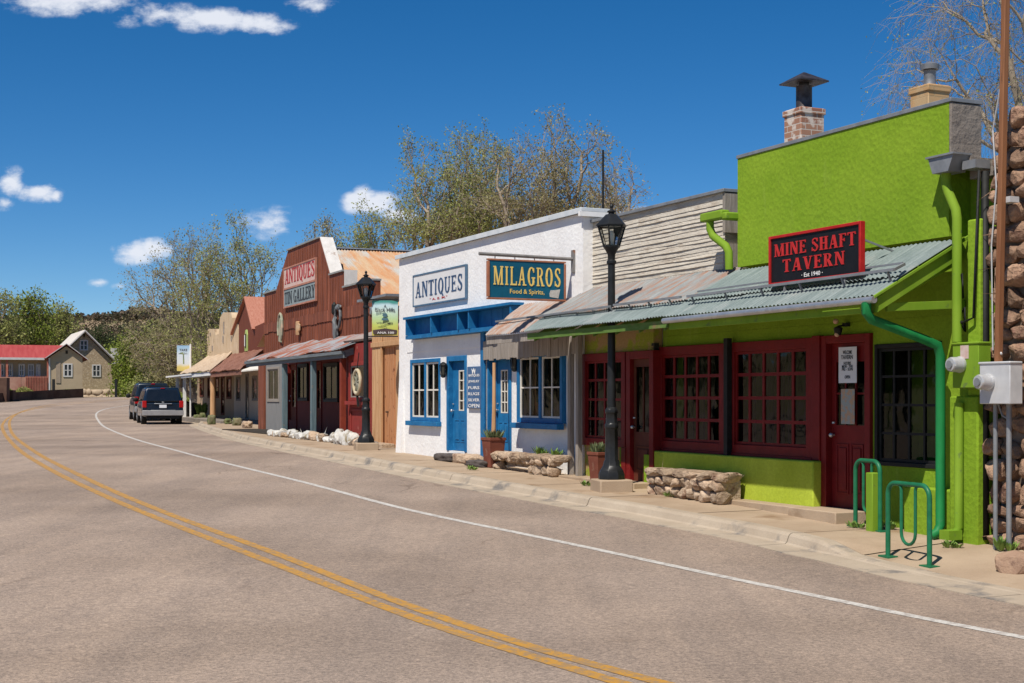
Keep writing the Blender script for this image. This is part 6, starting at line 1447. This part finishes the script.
# =============== houses beyond the bend =======================================
def px_w(px, Y): return (px-512)/F*Y
def pz_w(py, Y): return CZ+(HY-py)/F*Y
m_farwall = mat('grey_tan_plaster', (.36,.275,.185), (.42,.33,.225), .8, .9, fine=.08)
m_fwhite = mat('far_white_trim', (.48,.46,.44), (.56,.54,.52), 3, .7)
def fwin(par, M_, x0, x1, z0, z1, y=-.02, n=2):
    mb = MB(M_); frame_box(mb, x0, x1, z0, z1, y-.05, y+.06, .13)
    for i in range(1, n): c = x0+(x1-x0)*i/n; mb.box(c-.06, c+.06, y-.045, y+.055, z0+.13, z1-.13)
    zc_ = (z0+z1)/2; mb.box(x0+.13, x1-.13, y-.03, y+.04, zc_-.035, zc_+.035)
    f_ = mb.build('window', m_fwhite, par); mb = MB(M_); mb.box(x0+.14, x1-.14, y+.0, y+.02, z0+.14, z1-.14); mb.build('pane', mat('far_glass', (.02,.025,.03), (.05,.055,.06), 1, .15), f_)
# stone house
HS = Fr.turned(24, px_w(84.5, 150.0), 150.0)
def hx(f, px, v=0): return f.a(px, v)
xr = hx(HS, 84.5); x1 = hx(HS, 112); x0 = 2*xr-x1; zb = T(px_w(84, 150), 150)-1.2; ze = HS.z(112, 361); zr = HS.z(84.5, 331.5)
sh_ = thing('stone_house', 'tan stone house with a steep white edged gable behind the red roofed house', 'house', tuple(HS.P(xr, 0, zb)), HS.rot)
mb = MB(HS); mb.prism([(x0, zb), (x1, zb), (x1, ze), (xr, zr-.15), (x0, ze)], 0, 11); mb.build('wall', m_fstone, sh_)
rx1, rz1 = hx(HS, 114.8), HS.z(114.8, 360.3); rx0 = 2*xr-rx1
mb = MB(HS); mb.prism([(xr, zr+.18), (rx1, rz1+.05), (rx1, rz1-.18), (xr, zr-.08)], -.5, 11.3); mb.prism([(xr-.002, zr+.18), (xr-.002, zr-.08), (rx0, rz1-.18), (rx0, rz1+.05)], -.5, 11.3)
rf = mb.build('roof', mat('bleached_roof', (.52,.47,.42), (.62,.57,.52), 1.5, .8), sh_)
mb = MB(HS); mb.bar((xr, -.55, zr+.05), (rx1, -.55, rz1-.06), .08, .28, (0,1,0)); mb.bar((xr, -.55, zr+.05), (rx0, -.55, rz1-.06), .08, .28, (0,1,0)); mb.build('barge_board', m_fwhite, sh_)
mb = MB(HS); mb.box(xr+3.4, xr+4.1, 4.2, 5, ze-.2, ze+1.5); mb.build('chimney', m_fwhite, rf)
fwin(sh_, HS.M, hx(HS, 79.6), hx(HS, 88), HS.z(84, 350.5), HS.z(84, 340))
fwin(sh_, HS.M, hx(HS, 92), hx(HS, 100.8), HS.z(96, 377), HS.z(96, 364.5))
mb = MB(HS); mb.box(hx(HS, 83.4), hx(HS, 85), -.06, -.01, HS.z(84, 336.8), HS.z(84, 334)); mb.build('vent', m_dark, sh_)
# red roofed house
HR = Fr.turned(20, px_w(66.3, 138.0), 138.0)
X_ = lambda p, v=0: HR.a(p, v)
Zr = lambda p, y, v=0: HR.z(p, y, v)
rd = thing('red_roofed_house', 'long low plaster house with a red metal roof at the left edge', 'house', tuple(HR.P(0, 0, T(px_w(66, 138), 138))), HR.rot)
zb = Zr(66, 391)-.4; g0, g1 = X_(50), X_(82.5); zge = Zr(66, 358); zgp = Zr(66.3, 345); gc = X_(66.3); dep_ = 8.5
mb = MB(HR); mb.prism([(g0, zb), (g1, zb), (g1, zge+.1), (gc, zgp-.12), (g0, zge+.1)], 0, dep_); mb.build('gable_wall', m_farwall, rd)
VW = 1.6; L0 = X_(-70, VW); ztop = Zr(30, 360, VW)
xs_ = [(X_(a, VW), X_(b, VW)) for a, b in ((-2, 4.5), (6.5, 13), (18.5, 25), (28, 34), (36, 40.5))]; wz0, wz1 = Zr(25, 376.8, VW), Zr(25, 363.8, VW)
mb = MB(HR); wall(mb, L0, g0-.003, zb-.5, ztop, VW, VW+.2, [(a, b, wz0, wz1) for a, b in xs_]); mb.build('wall', m_farwall, rd)
mb = MB(HR); rz = zgp+.12; ez = zge+.0
mb.add([(L0, .5, ez), (X_(50.5, .5), .5, ez), (gc, 4.6, rz), (L0, 4.6, rz)], [(0,1,2,3)])
mb.add([(g0-.4, -.35, zge-.02), (gc, -.35, rz), (gc, dep_, rz), (g0-.4, dep_, zge-.02)], [(0,1,2,3)])
mb.add([(gc, -.35, rz), (g1+.5, -.35, zge-.15), (g1+.5, dep_, zge-.15), (gc, dep_, rz)], [(0,1,2,3)])
mb.add([(L0, 4.6, rz), (gc, 4.6, rz), (gc, 9, ez), (L0, 9, ez)], [(0,1,2,3)])
mb.build('roof', mat('red_metal_roof', (.33,.05,.046), (.40,.08,.07), 1.2, .55, stretch=(3,.4,.4)), rd, recalc=False, solid=.06)
mb = MB(HR); mb.bar((g0-.45, -.4, zge-.03), (gc, -.4, rz), .06, .2, (0,1,0)); mb.bar((gc, -.4, rz), (g1+.5, -.4, zge-.15), .06, .2, (0,1,0)); mb.box(L0, g0-.5, .42, .5, ez-.2, ez+.02); mb.box(g0-.12, g0+.02, -.08, .05, zb, zge); mb.build('trim', mat('grey_white_trim', (.45,.44,.44), (.55,.54,.53), 3, .7), rd)
fwin(rd, HR.M, X_(63.2), X_(72.5), Zr(68, 377), Zr(68, 363.5)); Mq = HR.M @ Matrix.Translation((0, VW, 0))
for a, b in xs_: fwin(rd, Mq, a, b, wz0, wz1)
mb = MB(HR); mb.box(X_(56), X_(60.5), -.07, -.01, Zr(58, 383), Zr(58, 362.5)); mb.build('door', mat('tan_door', (.28,.22,.16), (.33,.26,.2), 3, .8), rd)
mb = MB(HR); mb.box(X_(65.5), X_(67.8), -.05, -.01, Zr(66, 353.8), Zr(66, 350.5)); mb.build('vent', m_dark, rd)
mb = MB(HR); mb.box(L0, X_(21, .4), .4, .5, zb-.5, Zr(20, 377, .4)); mb.box(X_(21.3, .3), X_(48, .3), .25, .35, zb-.5, Zr(20, 377, .4)); mb.build('porch_wall', mat('pink_red_boards', (.33,.15,.11), (.42,.24,.18), 1.5, .8), rd)
mb = MB(HR)
for px in (0, 7, 48): x = X_(px, .6); mb.box(x-.1, x+.1, .6, .8, zb, ez-.1)
for i in range(14): x = X_(26+i*1.6, .15); mb.bar((x, .15, zb), (x, .15, Zr(30, 376, .15)), .07)
mb.build('porch_post', mat('rust_red_wood', (.34,.10,.07), (.40,.16,.11), 3, .8), rd)
# house hidden in the trees behind, retaining walls
gw = ground(100, 394.6); YW = 128.0
st = thing('stone_wall', 'low tan stone retaining wall along the far side of the road below the stone house', 'wall', (px_w(98, YW), YW, T(px_w(98, YW), YW)), 0)
mb = MB(); x0, x1 = px_w(82, YW), px_w(118, YW); zb = T((x0+x1)/2, YW)-.4; mb.box(x0, x1, YW, YW+.5, zb, pz_w(389.5, YW)); 
mb2 = MB(); rubble(mb, x0, x1, zb, pz_w(389.5, YW), YW-.12, .3, (.7, .4), 6, .3); mb.build('stones', mat('tan_field_stone', (.36,.27,.18), (.46,.36,.25), 1.5, .95, bump=.5, bscale=8), st, smooth=True)
dw_ = thing('low_wall', 'dark brown low wall with posts at the left edge of the far road', 'wall', (px_w(30, 112), 112, T(px_w(30, 112), 112)), 0)
pts = [ground(0, 402.2), ground(26, 400.3), ground(52, 398.4), ground(81, 396.8)]; pts = [pts[0]+(pts[0]-pts[1])*1.5]+pts
mb = MB()
for a, b in zip(pts, pts[1:]): mb.add([(a.x, a.y+.3, a.z-.3), (b.x, b.y+.3, b.z-.3), (b.x, b.y+.3, b.z+.72), (a.x, a.y+.3, a.z+.72), (a.x, a.y+.7, a.z-.3), (b.x, b.y+.7, b.z-.3), (b.x, b.y+.7, b.z+.72), (a.x, a.y+.7, a.z+.72)], [(0,1,2,3), (7,6,5,4), (3,2,6,7), (0,3,7,4), (1,5,6,2)])
mb.build('wall', mat('dark_brown_wall', (.07,.035,.025), (.12,.07,.05), 1, .9), dw_)
for px, py, h, w_ in ((1.5, 402, 1.9, .75), (8, 401.5, .9, .7)):
    p = ground(px, py); mb = MB(); mb.box(p.x-w_/2, p.x+w_/2, p.y+.1, p.y+.8, p.z-.2, p.z+h); mb.build('pier', MATS['dark_brown_wall'], dw_, bevel=.03)
for px, lab in ((49.5, 'thin dark post before the corner of the red roofed house'), (112.5, 'thin dark post at the right end of the far stone wall')):
    p = ground(px, 397.5); mb = MB(); mb.box(p.x-.1, p.x+.1, p.y+1, p.y+1.2, p.z-.2, p.z+1.6); o = mb.build('fence_post', m_black, None); tag(o, lab, 'post')
# bushes
def bush(x, y, z, r, h, n, seed, m, name, label, cat='bush', parent=None, grp=None):
    rnd = random.Random(seed); mb = MB()
    for i in range(n):
        t = rnd.uniform(0, 6.28); ph = rnd.random()**.5; e = rnd.uniform(.3, 1)**.5; q = Vector((x+r*e*math.cos(t)*ph, y+r*e*math.sin(t)*ph, z+h*rnd.random()*(1-.55*ph*ph)))
        q += Vector((noise.noise(q*1.3), noise.noise(q*1.3+Vector((9,0,0))), 0))*r*.25
        s_ = rnd.uniform(.5, 1)*.1*max(1, r/1.2); d1 = Vector((rnd.gauss(0,1), rnd.gauss(0,1), rnd.gauss(0,1))).normalized()*s_; d2_ = d1.cross(Vector((rnd.gauss(0,1), rnd.gauss(0,1), rnd.gauss(0,1)))).normalized()*s_
        mb.add([q-d1, q-d2_*.6, q+d1, q+d2_*.6], [(0,1,2,3)])
    o = mb.build(name, m, parent, recalc=False)
    if parent is None: tag(o, label, cat, grp)
    return o
# =============== trees ========================================================
def leafmat(name, c1, c2, tr=.3):
    m, n, l, b = node_mat(name); gi = n.new('ShaderNodeNewGeometry'); r = n.new('ShaderNodeValToRGB'); l.new(gi.outputs['Random Per Island'], r.inputs[0])
    r.color_ramp.elements[0].color = (*c1, 1); r.color_ramp.elements[1].color = (*c2, 1); l.new(r.outputs[0], b.inputs['Base Color']); b.inputs['Roughness'].default_value = .6; b.inputs['Specular IOR Level'].default_value = .25
    tl = n.new('ShaderNodeBsdfTranslucent'); l.new(r.outputs[0], tl.inputs[0]); mx = n.new('ShaderNodeMixShader'); mx.inputs[0].default_value = tr
    l.new(b.outputs[0], mx.inputs[1]); l.new(tl.outputs[0], mx.inputs[2]); l.new(mx.outputs[0], n['Material Output'].inputs[0]); return m
m_bark = mat('grey_brown_bark', (.15,.115,.085), (.26,.205,.155), 3, .95, stretch=(1,1,.3), bump=.4, bscale=8)
m_twig = mat('pale_bark', (.24,.19,.14), (.34,.28,.21), 3, .9)
m_lf_olive = leafmat('olive_buds', (.22,.20,.085), (.42,.38,.18), .4)
m_lf_spring = leafmat('spring_leaves', (.20,.22,.06), (.43,.44,.15), .4)
m_lf_green = leafmat('green_leaves', (.13,.18,.025), (.30,.35,.06), .4)
m_lf_dark = leafmat('dark_leaves', (.03,.05,.015), (.07,.09,.03))
def at(px, Y, dz=0): x = px_w(px, Y); return (x, Y, HT(x, Y)+dz)
def crown_tree(fit, Y, ybot, label, seed, lm, bm_=None, tips=700, leaf=.11, nleaf=7, droop=0.0, twig=.5, name='cottonwood_tree', grp=None, base_px=None, r0=.0105, stems=1, flat=1.0):
    """limbs are shared out among tips scattered through an uneven dome, radii follow the number of tips carried"""
    rnd = random.Random(seed); pl, pr, ty = fit; k = Y/F; bm_ = bm_ or m_twig
    bx = px_w(base_px if base_px else (pl+pr)/2, Y); base = Vector((bx, Y, HT(bx, Y))); o = thing(name, label, 'tree', tuple(base), 0, grp)
    zt, zb = CZ+(HY-ty)*k, CZ+(HY-ybot)*k; cx = px_w((pl+pr)/2, Y); rx = (pr-pl)/2*k; c = Vector((cx, Y, zb+(zt-zb)*.30)); rz = zt-c.z; rl = c.z-zb
    wv, wf, lv, lf = [], [], [], []
    def seg(p, q, ra, rb, n):
        d = (q-p)
        if d.length < 1e-5: return
        d.normalize(); x = d.orthogonal().normalized(); y = d.cross(x); b = len(wv)
        for cc, r in ((p, ra), (q, rb)):
            for kk in range(n): t = 2*math.pi*kk/n; wv.append(cc+r*(math.cos(t)*x+math.sin(t)*y))
        for kk in range(n): wf.append((b+kk, b+(kk+1) % n, b+n+(kk+1) % n, b+n+kk))
    def g3(s_=1.0): return Vector((rnd.gauss(0, s_), rnd.gauss(0, s_), rnd.gauss(0, s_)))
    def leaves_at(p, n_):
        for _ in range(n_):
            q = p+g3(leaf*1.15); a_ = g3().normalized(); b_ = a_.cross(g3()).normalized(); s_ = leaf*rnd.uniform(.45, 1.1); i_ = len(lv)
            lv.extend([q-a_*s_*.55, q-b_*s_*.36, q+a_*s_*.55, q+b_*s_*.36]); lf.append((i_, i_+1, i_+2, i_+3))
    P = []
    while len(P) < tips:
        d = g3().normalized(); e = rnd.random()**.42
        lump = 1+.20*noise.noise(d*1.9+Vector((seed, 0, 0)))+.16*noise.noise(d*4.3+Vector((0, seed, 0)))
        if noise.noise(d*2.6+Vector((3, seed*1.7, e*1.5))) < -.13: continue
        q = c+Vector((d.x*rx, d.y*rx*.9, d.z*(rz if d.z > 0 else rl)))*e*lump*flat
        P.append(q)
    def branch(p, q, ra, rb, n):
        L_ = (q-p).length; m_ = 3 if L_ > 1.2 else (2 if L_ > .35 else 1); pts = [p]
        for i_ in range(1, m_): pts.append(p.lerp(q, i_/m_)+g3(L_*.05)+Vector((0, 0, -L_*.04)))
        pts.append(q)
        for i_ in range(m_): seg(pts[i_], pts[i_+1], ra+(rb-ra)*i_/m_, ra+(rb-ra)*(i_+1)/m_, n)
    def rad(n_): return r0*max(1, n_)**.56
    def grow(p, S, dep):
        n_ = len(S)
        if n_ <= 2 or dep > 12:
            for t_ in S:
                branch(p, t_, rad(1), rad(1)*.7, 3)
                for _ in range(4):
                    s0 = p.lerp(t_, rnd.uniform(.25, 1)); d = ((t_-p).normalized()*.8+g3(.6)+Vector((0, 0, .08-droop*2.5))).normalized(); L_ = twig*rnd.uniform(.4, 1)
                    e1 = s0+d*L_*.5; e2 = e1+(d+Vector((0, 0, -droop*2)))*L_*.5; seg(s0, e1, rad(1)*.7, rad(1)*.5, 3); seg(e1, e2, rad(1)*.5, rad(1)*.3, 3); leaves_at(e2, nleaf//2+(rnd.random() < .5)); 
                    if rnd.random() < .5: leaves_at(e1, nleaf//3)
                leaves_at(t_, nleaf)
            return
        kk = 2 if rnd.random() < .55 or n_ < 6 else 3
        C_ = rnd.sample(S, kk)
        for _ in range(3):
            G_ = [[] for _ in range(kk)]
            for t_ in S: G_[min(range(kk), key=lambda a_: (t_-C_[a_]).length_squared)].append(t_)
            C_ = [sum(g_, Vector())/len(g_) if g_ else C_[a_] for a_, g_ in enumerate(G_)]
        for g_ in G_:
            if not g_: continue
            cen = sum(g_, Vector())/len(g_); f_ = rnd.uniform(.34, .52); q = p.lerp(cen, f_)+g3(.05*(cen-p).length); q.z -= droop*(cen-p).length*-.25
            nn = len(g_); branch(p, q, min(rad(nn)*1.12, rad(n_)), rad(nn), 7 if nn > 60 else (5 if nn > 8 else 3)); grow(q, g_, dep+1)
    fork = base+Vector((0, 0, max(.8, (zb-base.z)*.55)))+Vector((rnd.uniform(-.2, .2), 0, 0))
    if stems == 1: branch(base-Vector((0, 0, .4)), fork, rad(tips)*1.25, rad(tips), 10); grow(fork, P, 0)
    else:
        P.sort(key=lambda q: q.x+rnd.gauss(0, rx*.25)); m_ = len(P)//stems
        for i_ in range(stems):
            b0 = base+Vector(((i_-(stems-1)/2)*.5, rnd.uniform(-.3, .3), 0)); f1 = b0+Vector(((i_-(stems-1)/2)*.7, 0, max(.8, (zb-base.z)*.5))); branch(b0-Vector((0, 0, .4)), f1, rad(m_)*1.25, rad(m_), 9); grow(f1, P[i_*m_:(i_+1)*m_ if i_ < stems-1 else None], 0)
    for nm, V_, F_, mm in (('trunk', wv, wf, bm_), ('crown', lv, lf, lm)):
        me = bpy.data.meshes.new(nm); me.from_pydata([p-base for p in V_], [], F_); me.materials.append(mm); ob = bpy.data.objects.new(nm, me); sc.collection.objects.link(ob); ob.parent = o
        if nm == 'trunk': me.shade_smooth()
    return o
ct = crown_tree
ct((384, 524, 126), 54, 262, 'rounded olive budding cottonwood just left above the white shop roof', 33, m_lf_spring, tips=620, nleaf=10, leaf=.088, stems=3)
ct((470, 628, 110), 52, 240, 'tallest budding cottonwood, behind the right half of the white shop', 21, m_lf_olive, tips=660, nleaf=7, leaf=.088, stems=2)
ct((440, 520, 132), 58, 250, 'middle budding cottonwood between the two crowns behind the white shop', 27, m_lf_spring, tips=240, nleaf=8, leaf=.10)
ct((574, 652, 142), 50, 245, 'thin almost bare tree behind the right end of the white shop', 8, m_lf_olive, tips=150, nleaf=2, name='bare_tree', leaf=.09)
ct((170, 292, 214), 84, 385, 'large budding cottonwood rising behind the tan plaster shop', 41, m_lf_spring, tips=820, leaf=.125, nleaf=9, r0=.013, twig=.8, stems=3)
ct((124, 236, 222), 90, 385, 'broad grey budding tree left of the tan plaster shop', 47, m_lf_olive, tips=720, leaf=.125, nleaf=6, r0=.013, twig=.8, stems=2, base_px=205)
ct((300, 350, 217), 80, 290, 'thin budding tree behind the gallery false front peak', 51, m_lf_olive, tips=200, leaf=.12, nleaf=6, r0=.011)
ct((338, 404, 204), 76, 290, 'thin budding tree behind the rusty gallery roof', 52, m_lf_spring, tips=300, leaf=.12, nleaf=8, r0=.011)
ct((880, 1210, -120), 27, 150, 'nearly bare tree with drooping branches above the rubble stone building', 61, m_lf_spring, tips=900, leaf=.045, nleaf=2, droop=.28, twig=.9, name='bare_tree', r0=.0045, base_px=1080)
for i, (ft_, Y, m_, lab, tp) in enumerate([((-30, 24, 290), 172, m_lf_spring, 'tall yellow green tree at the left edge behind the red roof', 260), ((10, 52, 292), 178, m_lf_green, 'tall yellow green tree behind the middle of the red roof', 260), ((40, 76, 305), 185, m_lf_spring, 'green tree just left of the stone house gable', 200)]):
    ct(ft_, Y, 352, lab, 70+i, m_, tips=tp, leaf=.34, nleaf=7, r0=.03, twig=1.6, name='leafy_tree', grp='trees behind the far houses', bm_=m_bark)
for i, (ft_, Y, yb, m_, lab, tp) in enumerate([((106, 134, 342), 165, 384, m_lf_green, 'green tree right of the stone house', 150), ((118, 150, 336), 142, 382, m_lf_green, 'bright green tree above the parked black vehicle', 200), ((140, 178, 322), 150, 382, m_lf_spring, 'green tree behind the blue SUV', 220), ((160, 200, 344), 128, 388, m_lf_olive, 'olive tree behind the far banner', 180), ((108, 136, 327), 220, 360, m_lf_dark, 'dark green tree on the slope right of the stone gable', 120), ((88, 112, 324), 240, 350, m_lf_dark, 'dark tree on the slope above the stone house', 100)]):
    ct(ft_, Y, yb, lab, 90+i, m_, tips=tp, leaf=.30, nleaf=9, r0=.022, twig=1.0, name='leafy_tree', grp='trees beyond the parked cars', bm_=m_bark)
# unseen dark trees added across the street for the shop windows to mirror
for i, (x, y, H_, lab) in enumerate(((-30, 17, 8, 'nearest unseen dark tree added across the street'), (-33, 27, 8, 'second unseen dark tree added across the street, opposite the tavern'), (-37, 36, 9.5, 'tall unseen dark tree added across the street, opposite the white shop'), (-35, 46, 8.5, 'unseen dark tree added across the street, opposite the gallery'), (-42, 57, 10, 'tallest unseen dark tree added across the street'), (-42, 68, 9, 'last unseen dark tree added across the street, towards the bend'))):
    pc_ = x/y*F+512; w_ = 4.2/y*F; ct((pc_-w_, pc_+w_, HY-(H_-CZ)/y*F), y, HY+(CZ-2.2)/y*F, lab, 130+i, m_lf_dark, tips=120, leaf=.42, nleaf=9, r0=.02, twig=1, name='leafy_tree', grp='trees across the street', bm_=m_bark)
# roadside bushes beyond the road
m_bsh = m_lf_green
for i, (px, Y, r, h, m_, lab) in enumerate([(126, 127, 1.8, 1.9, m_lf_green, 'green bush at the far road edge left of the black vehicle'), (141, 126, 1.6, 2.1, m_lf_spring, 'bush behind the black vehicle roof'), (172, 104, 1.4, 1.6, m_lf_spring, 'yellow green bush between the banner pole and the blue SUV'), (184, 100, 1.2, 1.3, m_lf_green, 'low bush behind the black barrel'), (24, 136, 1.0, .8, m_lf_spring, 'small bush in front of the red porch wall'), (6, 134, 1.2, .7, m_lf_green, 'low bush at the left edge by the dark wall'), (68, 133, 1.2, .6, m_lf_spring, 'low bush under the gable wall of the red roofed house')]):
    x = px_w(px, Y); bush(x, Y, HT(x, Y), r, h, 900, 200+i, m_, 'bush', lab, grp='bushes along the far road')
# scrub on the far hill: too many to count
mb = MB(); rnd = random.Random(77)
for i in range(8500):
    Y = rnd.uniform(290, 560); px = rnd.uniform(-40, 330); x = px_w(px, Y); r = rnd.uniform(.8, 2.0)*(1.2 if noise.noise(Vector((x/40, Y/40, 0))) > 0 else .6); z = HT(x, Y)
    for k in range(12):
        c = Vector((x+rnd.gauss(0, r*.4), Y+rnd.gauss(0, r*.4), z+rnd.uniform(.1, 1.1)*r)); a_ = Vector((rnd.gauss(0,1), rnd.gauss(0,1), rnd.gauss(0,1))).normalized()*r*.28; b_ = a_.cross(Vector((rnd.gauss(0,1), rnd.gauss(0,1), rnd.gauss(0,1)))).normalized()*r*.28
        mb.add([c-a_, c-b_, c+a_, c+b_], [(0,1,2,3)])
o = mb.build('hill_scrub', leafmat('juniper', (.03,.042,.018), (.16,.11,.075)), None, recalc=False); o['kind'] = 'stuff'
# antenna mast behind the white shop
p = at(603, 40); mb = MB(); mb.tube([(p[0], 40, 3.5), (p[0], 40, pz_w(150, 40))], .03, 6); o = mb.build('antenna_mast', m_black, None); tag(o, 'thin dark mast rising behind the right end of the white shop', 'pole')
